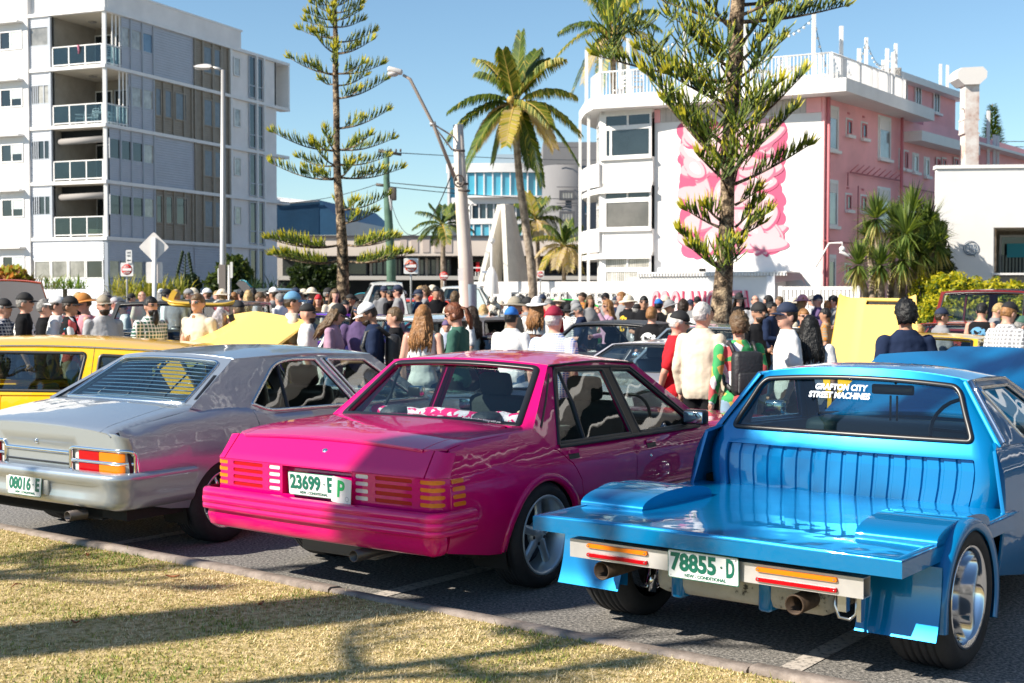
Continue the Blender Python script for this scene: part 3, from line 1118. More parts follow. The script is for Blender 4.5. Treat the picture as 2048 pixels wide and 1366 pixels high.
  strip('pillar_vent', [(1.1, .935), (1.27, 1.09), (1.41, 1.235)], .008, .003, BLACK, car, f, .001, sg, closed=False)
  for a in A:
   arch_lip(car, S, a, sg, PINK, .022, .014, -.1, PI + .05)
  fs = S.side(sg)
  strip('side_moulding', [(1.4, .475), (2.2, .468), (3.0, .462), (3.4, .46)], .012, .014, PINK, car, fs, .0, sg, closed=False)
  for (yy, zz) in ((1.27, .772), (2.2, .756)):
   h_ = slot(car, 'door_handle', BLACK, fs, yy - .0, yy + .115, zz - .02, .02, sg, .002, .0, r=.008)
   slot(h_, 'handle_flap', PINK, fs, yy + .004, yy + .11, zz + .002, .013, sg, .014, .014, r=.006)
  # mirror
  m = MB()
  m.tube([(sg * .86, 2.83, .84), (sg * .93, 2.8, .86), (sg * .96, 2.78, .88)], [.02, .022, .03], 8)
  m.bbox(*sorted((sg * .90, sg * 1.07)), 2.70, 2.78, .835, .935, .02)
  mo = m.build('door_mirror', BLACK, car)
  MB().bbox(*sorted((sg * .912, sg * 1.058)), 2.694, 2.702, .847, .923, .004).build('mirror_glass', CHROME, mo)
  strip('lock_barrel', circ(2.225, .665, .006, 8), .006, .003, CHROME, car, fs, .002, sg)
 # wheels
 wx = .815
 w0 = make_wheel('wheel', .315, .225, .232, 'five', car, (wx, A[0][0], .315), 1)
 wheel_copies(w0, car, [(-wx, A[0][0], .315, -1), (wx, A[1][0], .315, 1), (-wx, A[1][0], .315, -1)])
 for (y, z, r) in A:
  for sg in (1, -1): well(car, y, z, r + .03, .66, .90, sg)
 underbody(car, 4.6, .93, A, z0=.24, z1=.52, x_in=.62, y0=.45)
 m = MB(); m.tube([(.33, .1, .29), (.34, .6, .3), (.1, .9, .27), (.05, 2, .24)], .03, 10)
 m.bbox(-.35, .25, .25, .85, .2, .32, .03)
 m.build('fuel_tank_and_pipe', mat('under_grey', (.1, .1, .1), .6), car)
 # inside
 MB().box(-.84, .84, .25, .95, .5, .83).build('seam_shade_block', DARK, car)  # black block added under the lid so its seam looks shaded
 m = MB()
 m.box(-.76, .76, 1.0, 1.5, .885, .912)
 m.build('parcel_shelf', mat('shelf', (.16, .17, .17), .9, bump=.3), car)
 for x in (-.42, 0, .42): pass
 seat(car, 0, 1.72, .42, 1.34, 'rear_seat', head=False, h=.5)
 for x in (-.38, .38): seat(car, x, 2.5, .42, .5, 'front_seat')
 MB().bbox(-.78, .78, 2.95, 3.2, .6, .86, .04).build('dashboard', BLACK, car)
 steering(car, .38, 2.82, .83)
 MB().box(-.8, .8, 1.5, 3.1, .3, .32).build('cabin_floor', DARK, car)
 # things on the shelf: speakers, towel, tissue box
 sp_m = mat('speaker_grey', (.035, .045, .05), .6, bump=.4)
 for i, x in enumerate((-.42, .34)):
  m = MB().lathe([(.001, .085), (.05, .085), (.075, .078), (.095, .06), (.1, .05), (.1, 0)], 28, 'z', o=(0, 0, 0))
  o = m.build('speaker_pod', sp_m, None, None)
  o.parent = car; o.location = (x, 1.2, .912)
 tm = ramp_mat('pink_towel', [(.44, (.7, .62, .66)), (.5, (.7, .62, .66)), (.52, (.75, .02, .16))], scale=14, rough=.95, bump=.7, bscale=60, kind='noise', detail=1)
 m = MB()
 def tw(u, v):
  x = -.66 + 1.3 * u
  r = .045 + .014 * noise.noise(Vector((u * 14, v * 1.5, 0)))
  a = v * 2 * PI
  return (x, 1.27 + .012 * math.sin(u * 17) + r * math.cos(a) * 1.3, .945 + r * math.sin(a))
 m.grid(tw, [i / 70 for i in range(71)], [i / 16 for i in range(17)])
 m.build('rolled_towel', tm, car)
 MB().bbox(.44, .64, 1.36, 1.46, .91, 1.0, .02).build('tissue_box', mat('tan_box', (.45, .38, .25), .8), car)
 fg = O['rear_window']
 base = Vector(fg(.62, .075))
 st = text('window_sticker', 'Proud Australian driving with you', .022, PLATEW, car, Matrix.Translation(base + Vector((-.04, -.012, .008))) @ Matrix.Rotation(R(45), 4, 'X') @ Matrix.Rotation(R(-3), 4, 'Z'), .0005)
 return car, S
pink, pinkS = build_pink()
# ================================================================ silver sedan
SILV = paint('silver_paint', (.39, .44, .5), .6, .3)
def wrap_sweep(name, P, prof, mt, parent, cap=True):
 """sweep an (out, z) profile along a plan path P"""
 V, F = [], []
 n, k = len(P), len(prof)
 for i, (x, y) in enumerate(P):
  a = P[max(i - 1, 0)]
  b = P[min(i + 1, n - 1)]
  t = Vector((b[0] - a[0], b[1] - a[1])).normalized()
  nn = Vector((t.y, -t.x))
  for q in prof:
   o_, z = q(i / (n - 1)) if callable(q) else q
   V.append((x + nn.x * o_, y + nn.y * o_, z))
 for i in range(n - 1):
  for j in range(k - 1):
   a = i * k + j
   F.append((a, a + k, a + k + 1, a + 1))
 m = MB().add(V, F, 0, True)
 if cap:
  m.add(V[:k], [tuple(range(k))])
  m.add(V[-k:], [tuple(range(k - 1, -1, -1))])
 return m.build(name, mt, parent)
def build_silver():
 car = car_root(62, 978, 8.9, 35, 'silver sedan with swept haunches between the yellow wagon and the pink sedan')
 S = Shell(4.7, .94, interp([(0, .79), (.06, .825), (.3, .875), (.7, .93), (1.0, .955), (1.25, .93), (1.5, .865), (2.4, .858), (3.3, .855), (4.3, .80), (4.7, .74)]),
   prof=[(.15, .84), (.3, .90), (.42, .935), (.54, .945), (.64, .935), (.74, .905), (.86, .862), (.97, .79)], tap_r=.05, tap_rl=1.0, tap_f=.08, er=.05)
 A = [(.92, .28, .31), (3.75, .28, .33)]
 z0 = .22
 seam = [(1.36, z0), (1.34, .5), (1.27, .78), (1.25, .90)]
 parts = [('rear_quarter', [(.12, .37), (.45, .3), (.92, .25)] + seam + [(1.22, .94), (1.0, .955), (.7, .93), (.3, .875), (.1, .84)]),
   ('rear_door', [(1.368, z0), (2.36, z0), (2.38, .858), (1.5, .865), (1.3, .915), (1.258, .90), (1.278, .78), (1.348, .5)]),
   ('front_door', [(2.368, z0), (3.25, z0), (3.25, .855), (2.388, .858)]),
   ('front_wing', [(3.258, z0), (4.6, .3), (4.66, .72), (4.3, .8), (3.258, .855)])]
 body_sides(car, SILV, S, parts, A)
 DS = S.deck(.035)
 lid = [(-.87, .03), (.87, .03), (.86, .1), (.845, .3), (.80, .65), (.76, .80), (-.76, .80), (-.80, .65), (-.845, .3), (-.86, .1)]
 panel('boot_lid', SILV, car, lid, [], DS, .08, .02)
 for sg in (1, -1):
  panel('haunch', SILV, car, [(sg * .88, .03), (sg, .03), (sg, 1.22), (sg * .80, 1.22), (sg * .77, .81), (sg * .81, .65), (sg * .855, .3), (sg * .87, .1)], [], DS, .05, .012)
 panel('boot_edge', SILV, car, [(-.765, .81), (.765, .81), (.8, 1.25), (-.8, 1.25)], [], DS, .08, .01)
 panel('bonnet', SILV, car, [(-.9, 3.3), (.9, 3.3), (.93, 4.6), (-.93, 4.6)], [], DS, .1, .02)
 for sg in (1, -1):
  panel('wing_top', SILV, car, [(sg * .91, 3.26), (sg, 3.26), (sg, 4.66), (sg * .94, 4.66)], [], DS, .08, .01)
 W = .91
 def yr(x, z):
  t = abs(x) / W
  y = .06 - .0 * t + .015 * t * t + .08 * max(0, (t - .92) / .08) ** 2
  if z > .72: y -= min(.035, (z - .72) * .5)
  return y
 fr = lambda x, z: (x, yr(x, z), z)
 ztop = lambda x: S.belt(.03) + .035 * (1 - (x / .9) ** 2) + .012
 top = [(x, ztop(x)) for x in (.84, .6, .3, 0, -.3, -.6, -.84)]
 lampo = lambda sg: rpoly([(sg * .36, .545), (sg * .905, .545), (sg * .905, .715), (sg * .36, .715)], .035, 4)
 panel('boot_rear', SILV, car, [(-.905, .53), (.905, .53), (.9, .80)] + top + [(-.9, .80)], [lampo(1), lampo(-1)], fr, .06, .02)
 for sg in (1, -1):
  fi = lambda x, z: (x, yr(x, z) + .012, z)
  o = panel('tail_light_bezel', mat('bezel_white', (.62, .6, .57), .3, coat=.5), car, lampo(sg), [], fi, .06, 0)
  strip('tail_light_trim', lampo(sg), .012, .012, CHROME, o, fr, .004, 1)
  for (a, b, mt, nm) in ((.44, .64, REDL, 'red_lens'), (.645, .875, AMBER, 'amber_lens')):
   a, b = sorted((sg * a, sg * b))
   for (zl, zh) in ((.56, .618), (.642, .698)):
    fo = lambda x, z: (x, yr(x, z) - .004, z)
    panel(nm, mt, o, rpoly([(a, zl), (b, zl), (b, zh), (a, zh)], .006), [], fo, .05, .014)
  strip('light_bar', [(sg * .37, .63), (sg * .9, .63)][::sg], .012, .012, CHROME, o, fr, .0, 1, closed=False)
  # lens wrapping round the corner
  f = S.side(sg)
  strip('corner_trim', [(.13, .71), (.165, .69), (.17, .57), (.14, .55)], .01, .008, CHROME, car, f, .002, sg, closed=False)
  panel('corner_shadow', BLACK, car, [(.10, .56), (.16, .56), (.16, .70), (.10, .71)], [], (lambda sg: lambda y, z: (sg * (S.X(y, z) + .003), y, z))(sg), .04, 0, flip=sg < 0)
 strip('boot_strip', [(-.35, .675), (.35, .675)], .014, .014, CHROME, car, fr, .002, 1, closed=False)
 strip('boot_strip', [(-.35, .60), (.35, .60)], .006, .008, BLACK, car, fr, .002, 1, closed=False)
 MB().lathe([(0, 0), (.013, .002), (.015, .02)], 16, 'y', o=(0, .035, .735)).build('boot_lock', CHROME, car)
 # bumper: deep body-colour blade
 P = [(-.945, .62), (-.95, .3), (-.945, .12), (-.92, .03), (-.86, -.02)] + [(t * .78, -.04 + .02 * t * t) for t in np.linspace(-1, 1, 15)] + [(.86, -.02), (.92, .03), (.945, .12), (.95, .3), (.945, .62)]
 def rec(a, b, z):
  return lambda t: (a if not (.22 < t < .78) else b, z)
 prof = [(-.10, .325), (-.06, .33), (-.03, .345), (-.012, .37), (-.004, .40), (.0, .44), (.006, .48), (.014, .505), (.022, .53), (.024, .55), (.014, .565), (-.005, .572), (-.06, .575)]
 prof[5] = rec(.0, -.022, .43); prof[6] = rec(.006, -.02, .48); prof[4] = rec(-.004, -.012, .395)
 wrap_sweep('bumper', P, prof, SILV, car)
 number_plate(car, ('08016', 'E'), .0, -.05, .44, tilt=-4)
 MB().bbox(-.235, .235, -.035, -.012, .385, .51, .01).build('plate_backing', mat('cream_backing', (.5, .48, .44), .5), car)
 # cabin
 wr = rpoly([(1.285, .94), (1.42, .885), (2.36, .87), (2.12, 1.228), (1.84, 1.238), (1.66, 1.21)], [.01, .1, .01, .01, .1, .1])
 wf = rpoly([(2.47, .87), (3.12, .87), (2.68, 1.205), (2.24, 1.226)], .02)
 D = dict(xb=.845, zb=.865, xt=.605, zt=1.26, fw=.013, frame=CHROME,
   outline=[(.72, .955), (.86, .90), (1.25, .865), (3.28, .862), (2.78, 1.245), (1.28, 1.262)], windows=[wr, wf],
   rear_window=dict(yb=.80, zb=.955, yt=1.28, zt=1.262, bow_b=.13, bow_t=.05, crown=(.012, .03), hole=rpoly([(-.83, .04), (.83, .04), (.87, .9), (-.87, .9)], [.02, .02, .1, .1]), sgn=-1, thick=.009, fm=CHROME),
   windscreen=dict(yb=3.28, zb=.862, yt=2.78, zt=1.245, bow_b=.16, bow_t=.06, crown=(.02, .03), hole=rpoly([(-.93, .06), (.93, .06), (.92, .95), (-.92, .95)], .05), sgn=1, fm=CHROME),
   roof_r=(1.28, 1.262), roof_f=(2.78, 1.245), roof_crown=.068, cr_r=.03, cr_f=.03, roof_mid=.014, rail=False)
 O = cabin(car, SILV, D)
 rw = O['rear_window']
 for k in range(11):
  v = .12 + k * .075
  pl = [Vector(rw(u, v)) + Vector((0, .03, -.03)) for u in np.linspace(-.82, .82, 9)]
  MB().tube(pl, .0045, 5).build('window_louvre', mat('louvre_sky_tint', (.05, .12, .2), .4, coat=.5), car)  # blue of the sky mirrored in the glass is put into this colour
 for sg in (1, -1):
  strip('pillar_vent', [(sg * .915, .12), (sg * .93, .62)], .014, .003, BLACK, car, rw, .001, 1, closed=False)
 for u in (-.55, -.05, .45):
  MB().tube([Vector(rw(u, .08)) + Vector((0, .05, -.04)), Vector(rw(u, .92)) + Vector((0, .04, -.04))], .007, 5).build('louvre_rail', BLACK, car)
 for sg in (1, -1):
  f = O['side'](sg)
  g = lambda u, v: (lambda p: (p[0] + sg * .003, p[1], p[2]))(f(u, v))
  strip('pillar_chrome', [(2.41, .87), (2.18, 1.23)], .012, .01, CHROME, car, f, .002, sg, closed=False)
  strip('pillar_dark', [(2.44, .87), (2.21, 1.23)], .014, .004, BLACK, car, f, .001, sg, closed=False)
  strip('quarter_light_bar', [(1.62, .88), (1.70, 1.21)], .012, .01, BLACK, car, f, -.006, sg, closed=False)
  fs = S.side(sg)
  for yy in (1.42, 2.46):
   strip('door_handle', [(yy, .765), (yy + .12, .762)], .011, .016, CHROME, car, fs, .004, sg, closed=False)
  m = MB()
  m.tube([(sg * .85, 3.0, .885), (sg * .93, 2.97, .92)], .01, 6)
  m.bbox(*sorted((sg * .89, sg * 1.03)), 2.93, 3.0, .89, .985, .02)
  mo = m.build('door_mirror', CHROME, car)
  MB().bbox(*sorted((sg * .90, sg * 1.02)), 2.924, 2.932, .9, .975, .006).build('mirror_glass', BLACK, mo)
 w0 = make_wheel('wheel', .305, .235, .20, 'wire', car, (.80, A[0][0], .305), 1, CHROME)
 wheel_copies(w0, car, [(-.80, A[0][0], .305, -1), (.80, A[1][0], .305, 1), (-.80, A[1][0], .305, -1)])
 for (y, z, r) in A:
  for sg in (1, -1): well(car, y, z, r + .02, .64, .88, sg)
 underbody(car, 4.7, .94, A, z0=.24, z1=.55, y0=.12)
 for x in (.42,):
  m = MB().lathe([(.028, .9), (.035, .5), (.035, 0), (.03, 0), (.03, .1), (.001, .1)], 20, 'y', o=(x, -.02, .265))
  m.build('exhaust_pipe', mat('exhaust', (.12, .1, .09)), car)
 MB().box(-.8, .8, .25, .95, .5, .79).build('seam_shade_block', DARK, car)  # added black filler, gives the boot lid seam its shade
 MB().box(-.78, .78, .9, 1.4, .86, .88).build('parcel_shelf', BLACK, car)
 for x in (-.38, 0, .4):
  MB().tube([(x - .11, 1.15, .88), (x - .10, 1.16, .97), (x, 1.17, .99), (x + .10, 1.16, .97), (x + .11, 1.15, .88)], .006, 5).build('shelf_hoop', CHROME, car)
 seat(car, 0, 1.75, .42, 1.3, 'rear_seat', BLACK, head=False, h=.5)
 for x in (-.37, .37): seat(car, x, 2.5, .42, .5, 'front_seat', BLACK)
 steering(car, .37, 2.85, .86)
 MB().box(-.8, .8, 1.5, 3.2, .3, .32).build('cabin_floor', DARK, car)
 return car
silver = build_silver()
YEL = paint('yellow_paint', (.95, .52, .012), 0., .35)
def build_wagon():
 car = empty('parked_car', (-6.75, 14.6, 0), -R(94), 'bright yellow low wagon seen side-on behind the silver sedan', 'car')
 S = Shell(4.5, .9, interp([(0, .69), (.3, .705), (3.6, .70), (4.5, .64)]), prof=[(.12, .82), (.3, .89), (.5, .90), (.62, .885), (.71, .86)], er=.025)
 A = [(.9, .27, .32), (3.65, .27, .32)]
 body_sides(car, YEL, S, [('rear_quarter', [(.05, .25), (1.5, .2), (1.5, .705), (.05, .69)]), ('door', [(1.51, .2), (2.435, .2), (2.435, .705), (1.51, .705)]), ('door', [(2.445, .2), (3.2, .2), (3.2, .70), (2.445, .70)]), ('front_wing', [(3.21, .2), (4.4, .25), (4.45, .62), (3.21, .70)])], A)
 wa = rpoly([(.3, .75), (2.31, .735), (2.37, 1.125), (.6, 1.14)], .05)
 wb = rpoly([(2.50, .735), (3.3, .73), (3.05, 1.08), (2.52, 1.105)], .04)
 D = dict(xb=.87, zb=.70, xt=.72, zt=1.2, fw=.016, frame=BLACK,
   outline=[(.03, .69), (3.6, .70), (3.3, 1.15), (2.8, 1.175), (1.5, 1.19), (.4, 1.19)], windows=[wa, wb],
   rear_window=dict(yb=.03, zb=.69, yt=.4, zt=1.19, bow_b=.05, bow_t=.05, crown=(.012, .03), hole=rpoly([(-.85, .1), (.85, .1), (.87, .9), (-.87, .9)], .06), sgn=-1, thick=.014),
   windscreen=dict(yb=3.6, zb=.70, yt=3.3, zt=1.15, bow_b=.1, bow_t=.06, crown=(.02, .03), hole=rpoly([(-.93, .06), (.93, .06), (.92, .95), (-.92, .95)], .05), sgn=1),
   roof_r=(.4, 1.19), roof_f=(3.3, 1.15), roof_crown=.1, cr_r=.06, cr_f=.05, roof_mid=.014, railm=CHROME)
 cabin(car, YEL, D)
 panel('bonnet', YEL, car, [(-1, 3.6), (1, 3.6), (1, 4.42), (-1, 4.42)], [], S.deck(.03), .1, .02)
 panel('tailgate', YEL, car, [(-.85, .3), (.85, .3), (.85, .69), (-.85, .69)], [], lambda x, z: (x, .03 + .03 * (x / .9) ** 2, z), .1, .02)
 for yy in (-.04, 4.42): MB().bbox(-.86, .86, yy, yy + .08, .3, .42, .03).build('bumper', CHROME, car)
 for sg in (1, -1): strip('shut_line', [(2.44, .705), (2.455, 1.18)], .003, .001, BLACK, car, lambda y, z: (sg * (.87 - .3 * (z - .7)), y, z), .001, sg, closed=False)
 w0 = make_wheel('wheel', .3, .2, .19, 'disc', car, (.78, A[0][0], .3), 1, STEEL)
 wheel_copies(w0, car, [(-.78, A[0][0], .3, -1), (.78, A[1][0], .3, 1), (-.78, A[1][0], .3, -1)])
 underbody(car, 4.5, .9, A, z0=.2, z1=.45)
 gm = mat('sage_trim', (.12, .2, .13), .8)
 seat(car, 0, 1.6, .3, 1.3, 'rear_seat', gm, head=False, h=.45)
 for x in (-.37, .37): seat(car, x, 2.3, .3, .5, 'front_seat', gm, h=.5)
 steering(car, .37, 2.75, .78)
 b = empty('raised_bonnet', (-5.35 * 1.16, 10.36 * 1.16, CAMH * -.16), -R(35), 'pale yellow raised bonnet standing above the roof of the silver sedan', 'car bonnet')
 b.scale = (1.16, 1.16, 1.16)
 a = R(27)
 def fb(u, v):
  c = .07 * (1 - abs(u)) * min(1, v * 3) + .04 * (1 - u * u)
  return (u * .74, 3.42 + v * 1.3 * math.cos(a) - c * math.sin(a), .87 + v * 1.3 * math.sin(a) + c * math.cos(a))
 pale = paint('pale_yellow', (.93, .62, .16), 0, .45, .4)
 panel('bonnet_skin', pale, b, rpoly([(-1, 0), (1, 0), (1, 1), (-1, 1)], [0, 0, .06, .06]), [], fb, .08, .03)
 dk = mat('yellow_dark', (.4, .24, .01), .6)
 panel('bonnet_lining', dk, b, [(-.98, 0), (.98, 0), (.98, .97), (-.98, .97)], [], lambda u, v: tuple(Vector(fb(u, v)) + Vector((0, .02, -.035))), .2, 0, flip=True)
 MB().tube([(-.6, 4.2, .85), (-.62, 4.35, 1.3)], .01, 6).build('bonnet_stay', BLACK, b)
 MB().bbox(-.78, .78, 3.5, 4.7, .45, .84, .08).build('nose', pale, b)
 for x in (-.7, .7): MB().lathe([(.001, -.1), (.28, -.1), (.28, .1), (.001, .1)], 20, 'x', o=(x, 4.1, .52)).build('front_wheel', RUBBER, b)
 return car
wagon = build_wagon()
# ================================================================ blue tray ute
BLUE = paint('blue_paint', (.0, .18, .43), .25, .3)
def build_ute():
 car = car_root(1412, 1135, 6.05, 37.6, 'bright blue tray-back utility with a flat painted tray, rightmost of the three nearest cars', 'utility truck')
 # --- cab: sides, back wall with ribbed recess
 S = Shell(4.6, .9, interp([(1.3, .965), (1.7, .955), (2.2, .93), (2.9, .905), (4.2, .84), (4.6, .78)]),
   prof=[(.2, .86), (.4, .905), (.6, .915), (.78, .90), (.93, .845), (1.0, .80)], tap_r=0, tap_f=.07, er=.04)
 A = [(.70, .315, .36), (3.6, .30, .36)]
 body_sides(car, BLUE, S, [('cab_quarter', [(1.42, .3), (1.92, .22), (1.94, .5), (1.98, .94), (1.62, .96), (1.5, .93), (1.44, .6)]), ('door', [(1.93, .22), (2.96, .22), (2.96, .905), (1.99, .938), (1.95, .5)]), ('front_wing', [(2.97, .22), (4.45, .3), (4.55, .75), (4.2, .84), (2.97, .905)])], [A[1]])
 side_w = rpoly([(2.0, .955), (2.78, .93), (2.3, 1.215), (1.83, 1.222)], [.02, .02, .02, .03])
 D = dict(xb=.84, zb=.94, xt=.62, zt=1.265, fw=.010, frame=CHROME, seal=BLACK,
   outline=[(1.60, .94), (2.95, .905), (2.32, 1.258), (1.72, 1.268)], windows=[side_w],
   windscreen=dict(yb=2.95, zb=.905, yt=2.35, zt=1.255, bow_b=.14, bow_t=.05, crown=(.02, .03), hole=rpoly([(-.93, .06), (.93, .06), (.92, .95), (-.92, .95)], .05), sgn=1, gmat=glass('ute_front_glass', (.85, .95, .95))),
   roof_r=(1.76, 1.268), roof_f=(2.35, 1.258), roof_crown=.065, cr_r=.045, cr_f=.03, roof_mid=.006, rail=False)
 O = cabin(car, BLUE, D)
 # back wall as one sheet from tray level to roof: u in -1..1, v = z
 yb = interp([(.5, 1.50), (.6, 1.515), (.85, 1.55), (.94, 1.58), (1.24, 1.74), (1.28, 1.76)])
 xw = interp([(.5, .80), (.6, .84), (.78, .87), (.94, .83), (1.1, .735), (1.22, .66), (1.27, .615)])
 def fw_(u, z):
  q = abs(u)
  cz = .045 * (1 - u * u) * max(0, (z - 1.0) / .27)
  x = u * xw(z)
  y = yb(z) - .03 * (1 - q * q) + .14 * _round((q - .86) / .14)
  return (x, y, z + cz)
 wz0, wz1 = .955, 1.222
 hole = rpoly([(-.845, wz0), (.845, wz0), (.87, wz1), (-.87, wz1)], [.03, .03, .055, .055])
 recs = rpoly([(-.84, .605), (.84, .605), (.84, .865), (-.84, .865)], .012)
 panel('cab_back', BLUE, car, [(-1, .52), (1, .52), (1, 1.268), (-1, 1.268)], [hole, recs], fw_, .05, .035)
 g = panel('rear_window', glass('ute_rear_glass', (.78, .92, .94), wav=.0015), car, hole, [], lambda u, z: (lambda p: (p[0], p[1] + .012, p[2]))(fw_(u, z)), .1, 0)
 strip('rear_window_seal', hole, .014, .012, BLACK, g, fw_, .002, 1)
 def fr_(u, z):
  x, y, zz = fw_(u, z)
  t = (u + .84) / 1.68 * 16
  k = t - math.floor(t)
  rib = -.012 if .16 < k < .84 else 0
  if .08 < k < .16: rib = -.012 * (k - .08) / .08
  if .84 < k < .92: rib = -.012 * (.92 - k) / .08
  return (x, y + .04 + rib, zz)
 m = MB()
 us = sorted(set([-.845, .845] + [-.84 + 1.68 * (i + d) / 16 for i in range(16) for d in (.08, .16, .5, .84, .92)]))
 m.grid(fr_, us, [.59, .62, .7, .8, .88], smooth=False)
 m.build('ribbed_panel', BLUE, car)
 # lettering on the window
 wg = lambda u, z: Vector(fw_(u, z))
 c0 = wg(-.06, 1.135)
 ang = math.atan2(yb(1.24) - yb(.94), .30)
 M = Matrix.Translation(c0 + Vector((.0, .006, .022))) @ Matrix.Rotation(R(90) - ang * 1.0, 4, 'X')
 lm = mat('sticker_white', (.62, .66, .72), .5)
 st = text('club_sticker', 'GRAFTON CITY\nSTREET MACHINES', .05, lm, g, M @ Matrix.Translation((-.03, 0, .004)), .0006, .86, .0022)
 # --- tray
 zt = .618
 m = MB()
 TR = [(-.955, -.06), (.955, -.06), (.955, 1.45), (-.955, 1.45)]
 V = [(x, y, zt - .004) for x, y in TR] + [(x * .995, y if i > 1 else y + .005, zt) for i, (x, y) in enumerate(TR)]
 tray = MB()
 tray.add([(-.955, -.06, .545), (.955, -.06, .545), (.955, 1.45, .545), (-.955, 1.45, .545), (-.955, -.06, zt - .005), (.955, -.06, zt - .005), (.955, 1.45, zt - .005), (-.955, 1.45, zt - .005)],
   [(0, 1, 5, 4), (1, 2, 6, 5), (2, 3, 7, 6), (3, 0, 4, 7), (3, 2, 1, 0)])
 tray.build('tray_rim', BLUE, car)
 tf = lambda x, y: (x, y, zt + .006 * (1 - (x / .955) ** 2) + .0012 * math.sin(x * 9 + y * 3))
 panel('tray_deck', BLUE, car, [(-.95, -.055), (.95, -.055), (.95, 1.56), (-.95, 1.56)], [], tf, .06, .012)
 rimp = [(-.925, 1.4), (-.925, -.03), (.925, -.03), (.925, 1.4)]
 strip('tray_lip', rimp, .014, .005, BLUE, car, tf, .0, 1, closed=False)
 for sg in (1, -1):
  hp = MB()
  cx = sg * .76
  def hf(u, v):
   a = PI * v
   y = .72 + .36 * -math.cos(a) * (1 + .12 * math.sin(a))
   z = zt - .01 + (.09 if sg < 0 else .09) * max(0, math.sin(a)) ** .8
   return (cx + sg * u * .19, y, z)
  hp.grid(hf, [-1, 1], [i / 20 for i in range(21)], smooth=True, flip=sg > 0)
  for u in (-1, 1):
   hp.add([hf(u, i / 20) for i in range(21)], [tuple(range(21)) if (u > 0) else tuple(range(20, -1, -1))])
  hp.build('wheel_hump', BLUE, car)
  # mudguard: barrel over the tyre with front and back faces
  gm_ = MB()
  x0, x1 = .63, 1.0
  r = .385
  n = 26
  a0, a1 = R(-22), R(186)
  pts = [(.70 + r * math.cos(a0 + (a1 - a0) * i / n), .315 + r * math.sin(a0 + (a1 - a0) * i / n)) for i in range(n + 1)]
  pts = [(y, min(z, .70)) for y, z in pts]
  pts.append((pts[-1][0] - .004, .24))
  prof = [(x0, 0), (x1 - .03, 0), (x1 - .008, -.004), (x1 + .004, -.014), (x1 + .004, -.05), (x1 - .006, -.058)]
  V, F = [], []
  for i, (y, z) in enumerate(pts):
   a_ = pts[max(0, i - 1)]; b_ = pts[min(len(pts) - 1, i + 1)]
   t = Vector((b_[0] - a_[0], b_[1] - a_[1])).normalized()
   nn = Vector((t.y, -t.x))
   for (x, o_) in prof:
    V.append((sg * x, y + nn.x * o_, z + nn.y * o_))
  k = len(prof)
  for i in range(len(pts) - 1):
   for j in range(k - 1):
    q = (i * k + j, i * k + j + 1, (i + 1) * k + j + 1, (i + 1) * k + j)
    F.append(q if sg > 0 else q[::-1])
  gm_.add(V, F, 0, True)
  gm_.build('mudguard', BLUE, car)
  # flap hanging behind the tyre
  fx0, fx1 = sg * .63, sg * 1.0
  fl = MB()
  fl.grid(lambda u, v: (fx0 + (fx1 - fx0) * u, .29 - .02 * v - .05 * v ** 3, .54 - .315 * v), [0, .5, 1], [i / 8 for i in range(9)], flip=sg < 0)
  fl.grid(lambda u, v: (fx0 + (fx1 - fx0) * u, .302 - .02 * v - .05 * v ** 3, .54 - .315 * v), [0, .5, 1], [i / 8 for i in range(9)], flip=sg > 0)
  o = fl.build('mud_flap', BLUE, car)
 # tray subframe side struts, cab steps
 m = MB()
 m.box(-.6, .6, .05, 1.4, .48, .543)
 m.build('tray_frame', DARK, car)
 # --- aluminium light beam
 beam = MB()
 beam.box(-.765, .765, -.005, .0, .424, .514)
 for (a, b) in ((.424, .428), (.51, .514)): beam.box(-.765, .765, .0, .07, a, b)
 beam.box(-.765, .765, .066, .07, .428, .51)
 bo = beam.build('light_beam', mat('brushed_aluminium', (.62, .6, .6), .38, .55, var=.15, vscale=3), car)
 for (x0, x1) in ((-.66, -.31), (.26, .65)):
  for (z, mt, nm) in ((.492, AMBER, 'indicator_bar'), (.447, REDL, 'tail_light_bar')):
   L_ = MB()
   poly = rpoly([(x0, z - .0115), (x1, z - .0115), (x1, z + .0115), (x0, z + .0115)], .0114, 5)
   n = len(poly)
   L_.add([(a, -.006, b) for a, b in poly] + [(x0 + (a - x0) * .99 + .002, -.018, z + (b - z) * .8) for a, b in poly], [tuple(range(n, 2 * n))[::1]] + [(i, (i + 1) % n, (i + 1) % n + n, i + n) for i in range(n)], 0, False)
   ob = L_.build(nm, mt, bo)
   for xx in (x0 + .014, x1 - .014):
    MB().ball((xx, -.018, z), .005, n=8, k=5).build('screw', CHROME, ob)
   for q in range(14):
    xx = x0 + .04 + (x1 - x0 - .08) * q / 13
 number_plate(car, ('78855', 'D'), -.0, -.03, .468, tilt=2)
 # --- fuel tank, exhausts, bracket
 tk = MB()
 tm_ = ramp_mat('old_tank', [(.36, (.03, .028, .025)), (.42, (.45, .41, .33)), (.7, (.55, .5, .41))], scale=9, rough=.35, bump=.2)
 tk.bbox(-.40, .52, .2, .6, .26, .43, .05)
 to = tk.build('fuel_tank', tm_, car)
 for x in (-.27, .2):
  MB().bbox(x - .035, x + .035, .19, .6, .245, .44, .02).build('tank_strap', BLUE, car)
 ex = mat('exhaust_rust', (.07, .045, .03), .6, .5, var=.5, vscale=20)
 for (x, y0) in ((-.60, .03), (.43, .03)):
  m = MB().lathe([(.036, .45), (.044, .4), (.046, 0), (.039, 0), (.039, .15), (.001, .15)], 24, 'y', o=(x, y0, .365 if x < 0 else .345))
  m.build('exhaust_pipe', ex, car)
 m = MB()
